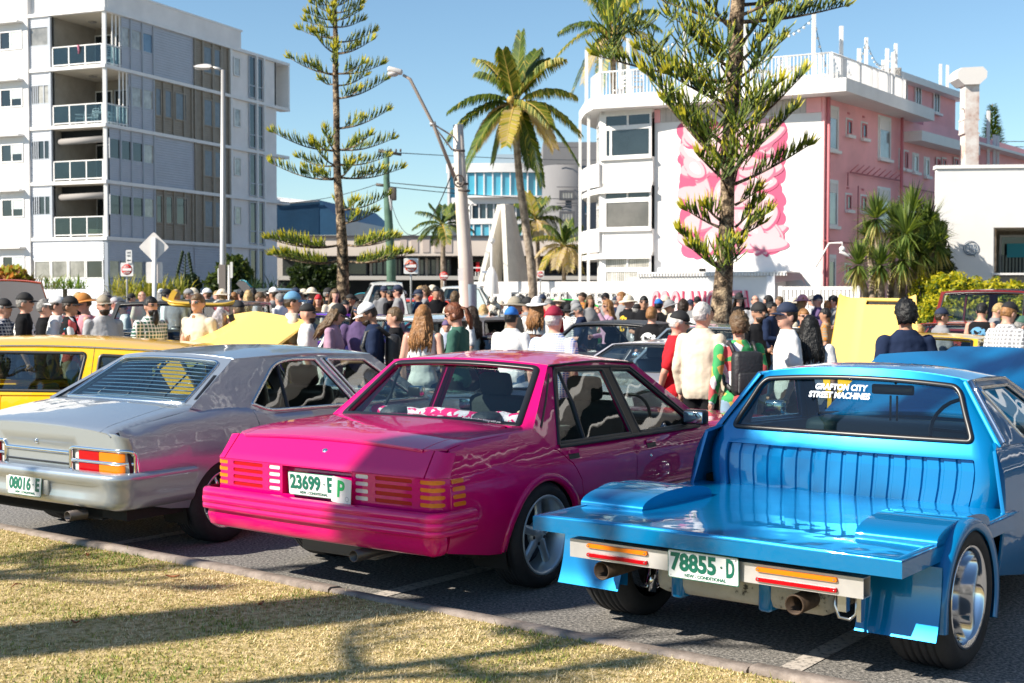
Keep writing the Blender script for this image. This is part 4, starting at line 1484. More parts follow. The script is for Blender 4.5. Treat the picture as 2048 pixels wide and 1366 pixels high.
 m.tube([(.60, .1, .43), (.60, .08, .36), (.62, .08, .31), (.66, .1, .30), (.69, .1, .33), (.69, .1, .42)], .008, 6)
 m.box(.62, .66, .06, .1, .34, .43)
 m.box(.70, .72, .08, .12, .3, .43)
 m.build('hanger_bracket', STEEL, car)
 # --- wheels: wide rears with deep polished dish
 w0 = make_wheel('wheel', .335, .30, .235, 'deep', car, (.84, .70, .335), 1, CHROME)
 wheel_copies(w0, car, [(-.84, .70, .335, -1)])
 w1 = make_wheel('wheel', .32, .2, .20, 'deep', car, (.79, A[1][0], .32), 1, CHROME)
 wheel_copies(w1, car, [(-.79, A[1][0], .32, -1)])
 underbody(car, 4.6, .88, [A[1]], z0=.24, z1=.5, y0=1.45, x_in=.55)
 m = MB(); m.tube([(-.8, .7, .32), (.8, .7, .32)], .05, 10); m.ball((0, .7, .32), .14); m.build('rear_axle', DARK, car)
 # --- raised bonnet
 def fb(u, v):
  x = u * (.76 + .03 * v)
  c = .045 * (1 - u * u) + (.03 if abs(u) < .33 else 0) * min(1, v * 4) * min(1, max(0, (.42 - abs(u)) / .09))
  return (x, 2.95 + v * 1.05, .93 + v * .30 + c + .06 * math.sin(PI * v * .5))
 panel('raised_bonnet', BLUE, car, [(-1, 0), (1, 0), (1, 1), (-1, 1)], [], fb, .05, .03)
 panel('bonnet_lining', BLUE, car, [(-1, 0), (1, 0), (1, 1), (-1, 1)], [], lambda u, v: tuple(Vector(fb(u, v)) + Vector((0, .02, -.03))), .2, 0, flip=True)
 panel('engine_bay', DARK, car, [(-.85, 2.95), (.85, 2.95), (.85, 4.5), (-.85, 4.5)], [], lambda x, y: (x, y, .6), .3, 0)
 # --- trim
 for sg in (1, -1):
  f = O['side'](sg)
  strip('gutter', [(1.66, .95), (1.76, 1.26), (2.3, 1.25), (2.94, .92)], .008, .012, CHROME, car, f, .003, sg, closed=False)
  m = MB(); m.bbox(*sorted((sg * .88, sg * 1.02)), 2.6, 2.66, .94, 1.03, .02)
  m.tube([(sg * .84, 2.66, .92), (sg * .92, 2.64, .96)], .012, 6)
  m.build('door_mirror', CHROME, car)
 # --- inside
 sm = mat('vinyl_seat', (.035, .05, .06), .45, bump=.2)
 for x in (-.36, .36): seat(car, x, 1.92, .38, .52, 'seat', sm, head=False, h=.6)
 MB().bbox(-.75, .75, 2.62, 2.95, .62, .93, .05).build('dashboard', mat('dash_teal', (.02, .06, .07), .5), car)
 steering(car, .36, 2.45, .92, .2)
 m = MB()
 m.tube([(.03, 2.3, 1.27), (.03, 2.22, 1.2)], .008, 6)
 m.bbox(-.11, .15, 2.19, 2.215, 1.135, 1.195, .012)
 mo = m.build('rear_view_mirror', BLACK, car)
 tag(mo)
 m = MB(); m.bbox(.0, .012, 2.2, 2.21, .98, 1.13, .003); m.bbox(.04, .052, 2.2, 2.21, .98, 1.13, .003)
 m.build('mirror_tassel', BLACK, mo)
 MB().box(-.75, .75, 1.6, 2.95, .3, .32).build('cabin_floor', DARK, car)
 return car
ute = build_ute()
# ================================================================ building kit
class Face:
 """a vertical plane through (ox,oy) along direction d: u metres along, z up, w metres outward"""
 def __init__(s, ox, oy, dx, dy, out_sign):
  s.o = Vector((ox, oy)); s.d = Vector((dx, dy)).normalized()
  s.n = Vector((-s.d.y, s.d.x)) * out_sign
 def P(s, u, z, w=0):
  q = s.o + s.d * u + s.n * w
  return Vector((q.x, q.y, z))
 def hit(s, px, py, w=0):
  r = ray(px, py)
  dd = Vector((r[0], r[1]))
  o = s.o + s.n * w
  t = o.dot(s.n) / dd.dot(s.n)
  p = dd * t
  return (p - o).dot(s.d), CAMH + r[2] * t
 def u(s, px, py=400, w=0): return s.hit(px, py, w)[0]
 def z(s, px, py, w=0): return s.hit(px, py, w)[1]
 def box(s, mb, u0, u1, z0, z1, w0, w1, m=0):
  if u0 > u1: u0, u1 = u1, u0
  vs = [s.P(u, z, w) for z in (z0, z1) for w in (w0, w1) for u in (u0, u1)]
  fs = [(0, 2, 3, 1), (4, 5, 7, 6), (0, 1, 5, 4), (2, 6, 7, 3), (0, 4, 6, 2), (1, 3, 7, 5)]
  if s.d.cross(s.n) < 0: fs = [f[::-1] for f in fs]
  mb.add(vs, fs, m)
  return mb
 def B(s, name, mt, parent, u0, u1, z0, z1, w0, w1):
  return s.box(MB(), u0, u1, z0, z1, w0, w1).build(name, mt, parent)
 def corr(s, name, mt, parent, u0, u1, z0, z1, w, pitch=.1, depth=.02, horizontal=True):
  """ribbed cladding with real folds"""
  m = MB()
  if u0 > u1: u0, u1 = u1, u0
  n = max(2, int(((z1 - z0) if horizontal else (u1 - u0)) / pitch))
  pr = []
  for i in range(n):
   for a, b in ((0, 0), (.45, 0), (.55, 1), (.95, 1)):
    pr.append(((i + a) / n, b * depth))
  pr.append((1, 0))
  V, F = [], []
  for (t, dd) in pr:
   if horizontal:
    V += [s.P(u0, z0 + (z1 - z0) * t, w + dd), s.P(u1, z0 + (z1 - z0) * t, w + dd)]
   else:
    V += [s.P(u0 + (u1 - u0) * t, z0, w + dd), s.P(u0 + (u1 - u0) * t, z1, w + dd)]
  for i in range(len(pr) - 1):
   F.append((2 * i, 2 * i + 1, 2 * i + 3, 2 * i + 2))
  return m.add(V, F).build(name, mt, parent)
def window(face, parent, u0, u1, z0, z1, frame, pane, w=0., fr=.05, div=(), rec=.0, name='window', trans=None):
 """frame (the part) with pane and bars; w = outward offset of the frame front"""
 if u0 > u1: u0, u1 = u1, u0
 m = MB()
 a = w - .06; b = w
 face.box(m, u0, u1, z0, z0 + fr, a, b); face.box(m, u0, u1, z1 - fr, z1, a, b)
 face.box(m, u0, u0 + fr, z0 + fr, z1 - fr, a, b); face.box(m, u1 - fr, u1, z0 + fr, z1 - fr, a, b)
 for d in div:
  uu = u0 + (u1 - u0) * d
  face.box(m, uu - fr / 2, uu + fr / 2, z0 + fr, z1 - fr, a + .005, b - .005)
 if trans:
  zz = z0 + (z1 - z0) * trans
  face.box(m, u0 + fr, u1 - fr, zz - fr / 2, zz + fr / 2, a + .003, b - .003)
 o = m.build(name, frame, parent)
 face.B('pane', pane, o, u0 + fr, u1 - fr, z0 + fr, z1 - fr, w - .045, w - .035)
 return o
WHITE = mat('white_render', (.78, .755, .735), .85, var=.06, vscale=.6, bump=.15, bscale=30)
WHITE2 = mat('white_trim', (.8, .78, .76), .6, var=.05, vscale=2)
GREYW = mat('grey_render', (.84, .8, .77), .85, var=.08, vscale=.8)
BLUEG = mat('blue_grey_cladding', (.44, .47, .54), .5, .0, var=.06, vscale=1.5)
BLUEG2 = mat('pale_cladding', (.74, .74, .77), .5, .0, var=.05, vscale=1.5)
BROWNC = mat('brown_battens', (.3, .26, .21), .6, var=.12, vscale=3)
FRAMEG = mat('grey_frame', (.42, .45, .5), .5)
def room_pane(name, col, mir=.25, vs=.5):
 if name in MATS: return MATS[name]
 m = mat(name, col, .08, 0, spec=.8, var=.45, vscale=vs)
 return m
PANED = room_pane('dark_pane', (.02, .028, .033))
PANEB = room_pane('blind_pane', (.28, .27, .25), vs=1.2)
PANEC = room_pane('curtain_pane', (.42, .40, .36), vs=2)
SHUT = mat('shutter_blue', (.16, .2, .24), .4, var=.2, vscale=4)
BALG = glass('balcony_glass', (.55, .68, .72), ior=1.6)
# ================================================================ apartment block, left
def build_apartments():
 c = AT(213, 592, 65)
 ox, oy = c.x, 65
 Rf = Face(ox, oy, .379, .926, -1)
 Lf = Face(ox, oy, -.926, .377, 1)
 b = empty('apartment_building', (ox, oy, 0), 0, 'white and grey five-storey apartment block with corner balconies and ribbed cladding', 'apartment block')
 b.location = (0, 0, 0)
 zs = [Rf.z(213, y) for y in (590, 473, 360, 247, 129, 17)]
 U = lambda px: Rf.u(px, 300)
 UL = lambda px: Lf.u(px, 300)
 th = .17
 ueL = UL(58)
 uend = U(553)
 # core behind everything
 Rf.B('wall', GREYW, b, U(460), uend, 0, zs[5], -.4, 0)
 Rf.B('wall', GREYW, b, U(300), U(462), 0, zs[5] - .02, -.6, -.25)
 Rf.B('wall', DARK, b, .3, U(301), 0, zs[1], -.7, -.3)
 Lf.B('wall', GREYW, b, UL(60) - 0, UL(60) + 8, 0, zs[5], -.5, -.2)
 # floor slabs, running round the corner
 for k in range(0, 6):
  z = zs[k]
  o = MB()
  Rf.box(o, -.15, uend + (1.2 if k in (1, 2, 3) else 1.3), z - th, z, -.5 if k < 5 else -12, .16)
  o.build('floor_slab', WHITE2, b)
  o = MB()
  Lf.box(o, -.16, UL(64), z - th + .002, z - .002, -6 if k else -.3, .14)
  o.build('floor_slab', WHITE2, b)
 # corner post and mullion posts
 for z0, z1 in zip(zs[:-1], zs[1:]):
  MB().box(-.09, .09, -.09, .09, z0, z1 - th, M=Matrix.Translation((ox + .02, oy + .03, 0))).build('corner_post', FRAMEG if z0 < zs[1] else WHITE2, b)
 # inner balcony rooms: back walls, side walls, ceilings
 cream = mat('cream_ceiling', (.55, .49, .4), .9)
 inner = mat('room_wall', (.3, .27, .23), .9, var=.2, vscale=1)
 for k in (1, 2, 3, 4):
  z0, z1 = zs[k], zs[k + 1] - th
  u2 = Rf.u(262, 300)
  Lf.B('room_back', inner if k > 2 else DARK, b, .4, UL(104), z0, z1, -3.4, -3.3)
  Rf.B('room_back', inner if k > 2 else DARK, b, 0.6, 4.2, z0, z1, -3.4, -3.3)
  Lf.B('ceiling', cream, b, .1, UL(106), z1 - .03, z1 - .004, -3.3, -.1)
  for q in range(3):
   a = .9 + q * 1.25
   window(Lf, b, a, a + 1.1, z0 + .05, z0 + 2.2, WHITE2 if q == 1 else FRAMEG, PANED, -3.22, .06, name='sliding_door')
  Lf.B('side_wall', inner, b, UL(106), UL(104), z0, z1, -3.3, -.2)
  # balustrade, left face: rail, posts, panes
  ua, ub = .12, UL(108)
  zr = z0 + 1.02
  m = MB()
  Lf.box(m, ua, ub, zr - .05, zr, -.04, .04); Lf.box(m, ua, ub, z0 + .08, z0 + .13, -.03, .03)
  for q in range(4):
   uu = ua + (ub - ua) * q / 3
   Lf.box(m, uu - .03, uu + .03, z0, zr - .052, -.03, .03)
  r_ = m.build('balustrade', WHITE2, b)
  for q in range(3):
   Lf.B('glass_panel', BALG, r_, ua + (ub - ua) * (q + .03) / 3, ua + (ub - ua) * (q + .97) / 3, z0 + .14, zr - .06, -.005, .005)
  Lf.B('light_fitting', mat('grey_light', (.3, .28, .26), .6), b, 1.9, 2.2, z1 - .1, z1 - .031, -1.8, -1.5) if k > 2 else None
  # louvred panel left of the balcony
  za, zb = z0 + .0, z1
  ul, ur = UL(101), UL(63)
  zw0, zw1 = z0 + 1.12, z0 + 1.12 + 1.0
  Lf.corr('louvre_panel', BLUEG2, b, ul, ur, za, zw0, .02, .11)
  Lf.corr('louvre_panel', BLUEG2, b, ul, ur, zw1, zb, .02, .11)
  window(Lf, b, ul, ur, zw0, zw1, FRAMEG, [PANED, PANED, PANEC, PANEB][k - 1], .05, .06, div=(.3,) if k < 4 else ())
  for q in range(4 if k < 4 else 1):
   if k < 4: Lf.B('sliding_blade', FRAMEG, b, ur - .1 - q * .13, ur - .05 - q * .13, zw0 + .05, zw1 - .05, .03, .06)
  Lf.B('panel_post', FRAMEG, b, UL(105), UL(102), z0, z1, -.05, .08)
 m = MB()
 # roller blinds on floors 1 and 2, dark openings
 for k in (1, 2):
  z1 = zs[k + 1] - th
  m = MB(); m.tube([Lf.P(.3, z1 - .55, -.3), Lf.P(UL(112), z1 - .6, -.3)], .16, 10)
  m.build('roller_blind', mat('blind_grey', (.3, .28, .27), .9, bump=.3), b)
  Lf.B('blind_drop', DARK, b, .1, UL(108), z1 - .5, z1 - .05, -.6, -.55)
 # right face: side of the balconies then grey panels
 for k in (1, 2, 3, 4):
  z0, z1 = zs[k], zs[k + 1] - th
  start = {4: 243, 3: 256, 2: 217, 1: 217}[k]
  edges = [e for e in (217, 240, 262, 285, 307) if e >= start]
  if edges[0] > start: edges = [start] + edges
  zw0, zw1 = z0 + 1.1, z0 + 2.1
  if k > 2:
   m = MB(); ua, ub = .12, U(start)
   Rf.box(m, ua, ub, z0 + .97, z0 + 1.02, -.04, .04); Rf.box(m, ua, ub, z0 + .08, z0 + .13, -.03, .03)
   Rf.box(m, (ua + ub) / 2 - .03, (ua + ub) / 2 + .03, z0, z0 + .96, -.03, .03)
   r_ = m.build('balustrade', WHITE2, b)
   Rf.B('glass_panel', BALG, r_, ua + .05, ub - .05, z0 + .14, z0 + .96, -.005, .005)
   for q in range(3): Rf.B('sliding_blade', WHITE2, b, ub - .1 - q * .22, ub - .02 - q * .22, z0, z1, -.02 - .05 * q, .02 - .05 * q)
  for a, c_ in zip(edges[:-1], edges[1:]):
   ua, ub = U(a) + .03, U(c_) - .03
   Rf.corr('louvre_panel', BLUEG, b, ua, ub, z0, zw0, .02, .11)
   Rf.corr('louvre_panel', BLUEG, b, ua, ub, zw1, z1, .02, .11)
   pn = PANED if k < 3 and c_ < 290 else PANEC
   if k == 4 and c_ > 290: pn = room_pane('sky_pane', (.12, .2, .3))
   window(Rf, b, ua, ub, zw0, zw1, FRAMEG, pn, .05, .04)
   Rf.B('panel_post', FRAMEG, b, U(c_) - .05, U(c_) + .02, z0, z1, .0, .1)
  # middle bays 307-388 and 388-460
  ua, ub = U(308), U(388)
  if k in (4, 2):
   Rf.corr('ribbed_wall', BLUEG, b, ua, ub, z0, z1, .0, .13, .03)
  else:
   Rf.corr('batten_wall', BROWNC, b, ua, ub, z0, z1, .0, .12, .025)
   for (p0, p1) in ((309, 322), (328, 343), (349, 372)):
    window(Rf, b, U(p0), U(p1), z0 + .85, z0 + 2.35, BROWNC, SHUT if k == 3 else PANED, .08, .07)
   for p in (326, 346, 367, 383):
    Rf.B('batten_post', BROWNC, b, U(p) - .05, U(p) + .05, z0, z1, .02, .09)
  ua, ub = U(390), U(459)
  Rf.corr('batten_wall', BROWNC, b, ua, ub, z0, z1, .0, .12, .025)
  for (p0, p1) in ((406, 424), (427, 441)):
   window(Rf, b, U(p0), U(p1), z0 + .85, z0 + 2.35, BROWNC, SHUT, .08, .07)
  for p in (389, 405, 425, 442, 457):
   Rf.B('batten_post', BROWNC, b, U(p) - .06, U(p) + .06, z0, z1, .02, .1)
 # ground floor
 z0, z1 = 0, zs[1] - th
 zt = zs[1] - 1.15
 Rf.corr('ribbed_wall', BLUEG, b, .1, U(307), zt, z1, .05, .12)
 Lf.corr('ribbed_wall', BLUEG2, b, .1, UL(64), zt, z1, .05, .12)
 Lf.corr('ribbed_wall', BLUEG2, b, .1, UL(64), 0, zs[0] + .8, .05, .14)
 Rf.corr('ribbed_wall', BLUEG, b, .1, U(307), 0, zs[0] + .8, .05, .14)
 for q in range(4):
  a = .15 + (UL(64) - .2) * q / 4
  window(Lf, b, a, a + (UL(64) - .2) / 4 - .05, zs[0] + .82, zt, WHITE2, PANEB if q else PANED, .06, .05)
  Rf_a = .15 + (U(305)) * q / 4
  window(Rf, b, Rf_a, Rf_a + U(305) / 4 - .1, zs[0] + .82, zt, FRAMEG, PANED if q % 2 else PANEB, .06, .05)
 Rf.corr('ribbed_wall', BLUEG, b, U(308), U(385), 0, z1, .02, .14, .03)
 Rf.corr('ribbed_wall', BLUEG, b, U(386), U(459), 0, z1, .02, .14, .03)
 # white end bay with slots
 Rf.B('fin', WHITE2, b, U(459), U(463), 0, zs[5] - th, 0, .12)
 for k in (0, 1, 2, 3, 4):
  z0, z1 = zs[k] if k else 0, zs[k + 1] - th
  zb = zs[k]
  window(Rf, b, U(467), U(480), zb + 1.15, zb + 2.2, WHITE2, PANEC, .08, .05)
  for (p0, p1) in ((497, 510), (514, 524)):
   window(Rf, b, U(p0), U(p1), zb + .1 if k else 0, z1 - .05, FRAMEG, PANED, .08, .06, trans=.3)
  for p in (511.5, 526): Rf.B('fin', WHITE2, b, U(p) - .07, U(p) + .07, z0, z1, 0, .16)
 Rf.B('end_slot', DARK, b, U(550), U(553) - .05, zs[4], zs[5] - th, -.01, .02)
 o = MB(); Rf.box(o, uend + 1.16, uend + 1.3, zs[4] - .02, zs[5] - th, -2, .14); o.build('end_fin', WHITE2, b)
 # parapet block
 Rf.B('parapet', GREYW, b, .3, U(483), zs[5] + .001, Rf.z(213, -24), -9, .02)
 Lf.B('parapet', WHITE, b, .02, UL(60) + 3, zs[5] + .001, Rf.z(213, -24), -8, -.1)
 Rf.B('parapet_cap', WHITE2, b, .25, U(485), Rf.z(213, -24), Rf.z(213, -24) + .1, -9, .06)
 # white wing on the left, stepping forward
 w = .16
 ua = Lf.u(58, 300, w)
 Lf.B('wing_wall', WHITE, b, ua, ua + 14, 0, zs[5] + 2.4, -6, w)
 for k in range(5):
  zb = zs[k]
  un = Lf.u(47, 300, w)
  Lf.B('sill_hood', WHITE2, b, Lf.u(48, 300, w), ua + 5, zb + 2.35, zb + 2.45, w, w + .4)
  window(Lf, b, un, Lf.u(2, 300, w), zb + 1.05, zb + 2.0, WHITE2, PANED, w + .04, .07, div=(.5,))
  Lf.B('window_blind', mat('pale_blind', (.5, .56, .56), .7), b, Lf.u(22, 300, w) - 0, un + .1, zb + 1.12 + (.0 if k in (4, 0) else .35), zb + 1.94, w + .01, w + .018)
 # balcony furniture and people stand-ins are separate things
 return b, Rf, Lf, zs
apt, aR, aL, azs = build_apartments()
def wire_chair(Pn, zb, rz, label, dark=False):
 m = MB()
 r = .014
 for sx in (-.22, .22):
  m.tube([(sx, -.22, 0), (sx, -.2, .45), (sx, -.3, .95)], r, 5)
  m.tube([(sx, .22, 0), (sx, .2, .45), (sx, -.2, .45)], r, 5)
  m.tube([(sx, .2, .62), (sx, -.24, .64)], r, 5)
 for q in range(5): m.tube([(-.22, -.2 - .1 * q / 4 * 1., .5 + .45 * q / 4), (.22, -.2 - .1 * q / 4, .5 + .45 * q / 4)], r, 5)
 m.box(-.22, .22, -.2, .2, .44, .46)
 o = m.build('balcony_chair', WHITE2 if not dark else BLACK)
 o.location = Pn; o.rotation_euler = (0, 0, rz)
 tag(o, label, 'chair')
for i, (f, px, k, w, rz, lb) in enumerate([(aL, 158, 3, -.9, 2.6, 'white slatted chair on the third-floor balcony, left of its table'), (aL, 195, 3, -.8, 4.5, 'white slatted chair on the third-floor balcony, by the corner post'), (aL, 135, 3, -.9, 1.8, 'white slatted chair at the left end of the third-floor balcony'), (aR, 228, 4, -.4, .5, 'white wire chair on the top balcony beside the corner post')]):
 wire_chair(f.P(f.u(px, 200), azs[k], w), 0, rz, lb)
m_ = MB(); m_.box(-.4, .4, -.3, .3, .68, .71)
for sx in (-.34, .34):
 for sy in (-.24, .24): m_.box(sx - .02, sx + .02, sy - .02, sy + .02, 0, .68)
tb = m_.build('balcony_table', WHITE2); tb.location = aL.P(aL.u(178, 200), azs[3], -1.0); tag(tb, 'small white table among chairs on the third-floor balcony', 'table')
m_ = MB(); m_.bbox(-.5, .5, -.25, .25, 0, .4, .03); tb = m_.build('cardboard_box', mat('cardboard', (.45, .3, .17), .9)); tb.location = aL.P(aL.u(180, 450), azs[1], -.6); tag(tb, 'brown cardboard box on the lowest corner balcony', 'box')
m_ = MB(); m_.tube([(0, 0, 1.02), (.02, .03, .8), (0, .03, .6)], [.12, .1, .05], 8, flat=.4); tb = m_.build('towel', mat('pink_cloth', (.8, .25, .35), .9, bump=.3)); tb.location = aL.P(aL.u(158, 90), azs[4], .06); tag(tb, 'pink towel over the rail of the top balcony', 'towel')
# ================================================================ navy clad hall, beige shops, office, grey tower
def build_far():
 navy = mat('navy_cladding', (.02, .075, .15), .45, .2, var=.15, vscale=.6)
 F0 = Face(AT(555, 592, 112).x, 112, 1, -.02, -1)
 b = empty('clad_hall', (0, 0, 0), 0, 'navy blue ribbed metal hall with a sloping roof end behind the left pine', 'hall')
 zt, zb_ = F0.z(600, 398), F0.z(600, 470)
 V = [F0.P(F0.u(553), zb_, 0), F0.P(F0.u(677), zb_, 0), F0.P(F0.u(677), F0.z(677, 436), 0), F0.P(F0.u(638), F0.z(638, 400), 0), F0.P(F0.u(553), F0.z(553, 406), 0)]
 B_ = [v + Vector((3, 18, 0)) for v in V]
 MB().add(V + B_, [(0, 1, 2, 3, 4), (4, 3, 8, 9), (3, 2, 7, 8), (1, 6, 7, 2)]).build('wall', navy, b)
 for q in range(30):
  u = F0.u(553) + (F0.u(636) - F0.u(553)) * q / 29
  F0.B('rib', navy, b, u - .03, u + .03, zb_, F0.z(600, 404), 0, .06)
 m = MB()
 for i in range(5):
  t = i / 4
  m.tube([F0.P(F0.u(548), F0.z(553, 408 - i * 3), .3), F0.P(F0.u(640 - i * 6), F0.z(640, 401 - i * 2), .3 - i * 2)], .09, 4)
 m.build('roof_edge', WHITE2, b)
 F0.B('lower_wall', mat('beige_wall', (.5, .44, .38), .85, var=.1), b, F0.u(553), F0.u(690), 0, zb_ - .01, -1, -.01)
 # shops
 S0 = Face(AT(560, 592, 95).x, 95, 1, .0, -1)
 s = empty('shop_row', (0, 0, 0), 0, 'long low beige shop row with dark glazed fronts across the street', 'shops')
 beige = mat('beige_fascia', (.72, .62, .54), .85, var=.1, vscale=.3)
 beige2 = mat('pink_beige_fascia', (.55, .46, .41), .85)
 u0, u1 = S0.u(545), S0.u(1215)
 S0.B('fascia', beige, s, u0, u1, S0.z(700, 512), S0.z(700, 474), -4, 0)
 for p in (800, 822, 845, 868, 890):
  S0.B('fascia_panel', beige2, s, S0.u(p), S0.u(p + 14), S0.z(700, 505), S0.z(700, 478), .0, .04)
 S0.B('roof_line', mat('dark_trim', (.06, .06, .07), .6), s, u0, u1, S0.z(700, 474), S0.z(700, 471), -4, .15)
 S0.B('soffit', DARK, s, u0, u1, S0.z(700, 514), S0.z(700, 512), -4, .3)
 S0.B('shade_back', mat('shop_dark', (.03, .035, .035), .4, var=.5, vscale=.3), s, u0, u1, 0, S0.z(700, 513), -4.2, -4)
 dark_ = [(610, 730), (735, 775), (775, 800), (832, 872), (872, 900), (940, 985), (1075, 1200)]
 for i, (a, c_) in enumerate(dark_):
  window(S0, s, S0.u(a), S0.u(c_), S0.z(700, 551), S0.z(700, 515), mat('dark_trim', (.06, .06, .07)), [PANED, room_pane('teal_pane', (.1, .16, .17)), PANED, PANEB, PANED, PANED, PANED][i], -1.5, .12, div=(.33, .66))
 for p in (832, 848, 870, 775, 735):
  S0.B('column', mat('cream_col', (.5, .45, .38), .8), s, S0.u(p), S0.u(p + 5), S0.z(700, 552), S0.z(700, 515), -1.4, -1.2)
 S0.B('upper_deck', mat('concrete_deck', (.5, .47, .43), .85), s, u0, u1, S0.z(700, 560), S0.z(700, 552), -4, .6)
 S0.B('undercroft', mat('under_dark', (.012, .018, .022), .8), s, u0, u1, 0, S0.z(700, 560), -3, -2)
 m = MB()
 for q in range(6):
  uu = S0.u(935) + (S0.u(962) - S0.u(935)) * q / 5
  S0.box(m, uu - .03, uu + .03, S0.z(700, 552), S0.z(700, 536), .3, .35)
 S0.box(m, S0.u(935), S0.u(1000), S0.z(700, 537), S0.z(700, 534.5), .28, .37)
 m.build('terrace_rail', WHITE2, s)
 for px, lb in ((945, 'bright red chair on the terrace left of the concrete monument, left one'), (952, 'bright red chair on the terrace left of the concrete monument, right one'), (1005, 'red chair seen between the monument fins')):
  m = MB(); m.box(-.25, .25, -.25, .25, .3, .5); m.box(-.25, .25, .15, .25, .5, 1.0)
  o = m.build('terrace_chair', mat('red_plastic', (.7, .01, .01), .5)); o.location = S0.P(S0.u(px), S0.z(700, 552), .1); tag(o, lb, 'chair')
 # office: gently bowed glass front
 T0 = Face(AT(897, 592, 120).x, 120, 1, .0, -1)
 o_ = empty('office_building', (0, 0, 0), 0, 'white office building with bands of sky-blue glass behind the palms', 'office')
 cy = mat('cyan_glass', (.08, .38, .52), .12, .0, spec=1, var=.15, vscale=.2)
 dk = mat('night_glass', (.02, .04, .06), .1, spec=1)
 def bow(u):
  t = (u - T0.u(897)) / (T0.u(1110) - T0.u(897))
  return .7 * math.sin(PI * min(max(t, 0), 1))
 def band(name, mt, p0, p1, y0, y1, w=0, n=16, dy=0):
  m = MB()
  ua, ub = T0.u(p0), T0.u(p1)
  m.grid(lambda a, c_: T0.P(ua + (ub - ua) * a, T0.z(1000, y0) + (T0.z(1000, y1) - T0.z(1000, y0)) * c_, bow(ua + (ub - ua) * a) + w), [i / n for i in range(n + 1)], [0, 1], smooth=True)
  m.grid(lambda a, c_: T0.P(ua + (ub - ua) * a, T0.z(1000, y1), (bow(ua + (ub - ua) * a) + w) * c_ - 6 * (1 - c_)), [i / n for i in range(n + 1)], [0, 1])
  return m.build(name, mt, o_)
 T0.B('core', WHITE, o_, T0.u(897) + .1, T0.u(1108), 0, T0.z(1000, 332), -14, -.6)
 T0.B('plant_screen', mat('grey_screen', (.3, .38, .44), .6), o_, T0.u(985), T0.u(1085), T0.z(1000, 331), T0.z(1000, 306), -6, -1)
 band('parapet', WHITE2, 893, 1110, 346, 328, .25)
 band('glass_band', cy, 899, 1107, 396, 346, 0)
 band('ledge', WHITE2, 930, 1113, 397, 393, .8)
 band('spandrel', WHITE2, 895, 1100, 409, 396, .2)
 band('glass_band', dk, 900, 1090, 438, 409, 0)
 band('spandrel', WHITE2, 900, 1090, 449, 438, .2)
 band('glass_band', cy, 915, 1060, 478, 449, 0)
 for (y0, y1, p0, p1, n) in ((396, 346, 899, 1107, 12), (438, 409, 900, 1090, 13), (478, 449, 915, 1060, 9)):
  for q in range(n + 1):
   p = p0 + (p1 - p0) * q / n
   u = T0.u(p)
   T0.B('mullion', WHITE2, o_, u - .06, u + .06, T0.z(1000, y0), T0.z(1000, y1), bow(u), bow(u) + .12)
 T0.B('side_wall', WHITE2, o_, T0.u(895), T0.u(899.5), 0, T0.z(1000, 330), -.5, .35)
 # grey tower block with round stair drum
 g = empty('grey_block', (0, 0, 0), 0, 'grey rendered block with grid windows between the office and the motel', 'building')
 gr = mat('grey_tower', (.2, .195, .2), .85, var=.08, vscale=.3)
 G0 = Face(AT(1090, 592, 116).x, 116, 1, 0, -1)
 G0.B('wall', gr, g, G0.u(1086), G0.u(1200), 0, G0.z(1100, 284), -12, 0)
 MB().lathe([(2.0, 0), (2.0, G0.z(1100, 333)), (1.85, G0.z(1100, 332))], 24, 'z', o=tuple(G0.P(G0.u(1130), 0, -.4))).build('stair_drum', gr, g)
 for y in (300, 333, 378, 410, 415):
  G0.B('joint', mat('joint_dark', (.1, .1, .11), .9), g, G0.u(1112), G0.u(1165), G0.z(1100, y), G0.z(1100, y - 1.5), 1.75, 1.78)
 gp = mat('grid_pane', (.5, .48, .42), .5, var=.2, vscale=6)
 for (y0, y1) in ((404, 384), (446, 425)):
  w_ = window(G0, g, G0.u(1117), G0.u(1148), G0.z(1100, y0), G0.z(1100, y1), mat('joint_dark', (.1, .1, .11), .9), gp, 1.9, .2)
  for q in range(1, 6):
   uu = G0.u(1117) + (G0.u(1148) - G0.u(1117)) * q / 6
   G0.B('grid_bar', gr, w_, uu - .04, uu + .04, G0.z(1100, y0) + .2, G0.z(1100, y1) - .2, 1.84, 1.9)
 G0.B('blue_box', mat('cyan_box', (.0, .3, .42), .5), g, G0.u(1164), G0.u(1172), G0.z(1100, 427), G0.z(1100, 413), 0, .5)
 G0.B('blue_box_ledge', WHITE2, g, G0.u(1163), G0.u(1173), G0.z(1100, 430), G0.z(1100, 427), 0, .6)
build_far()
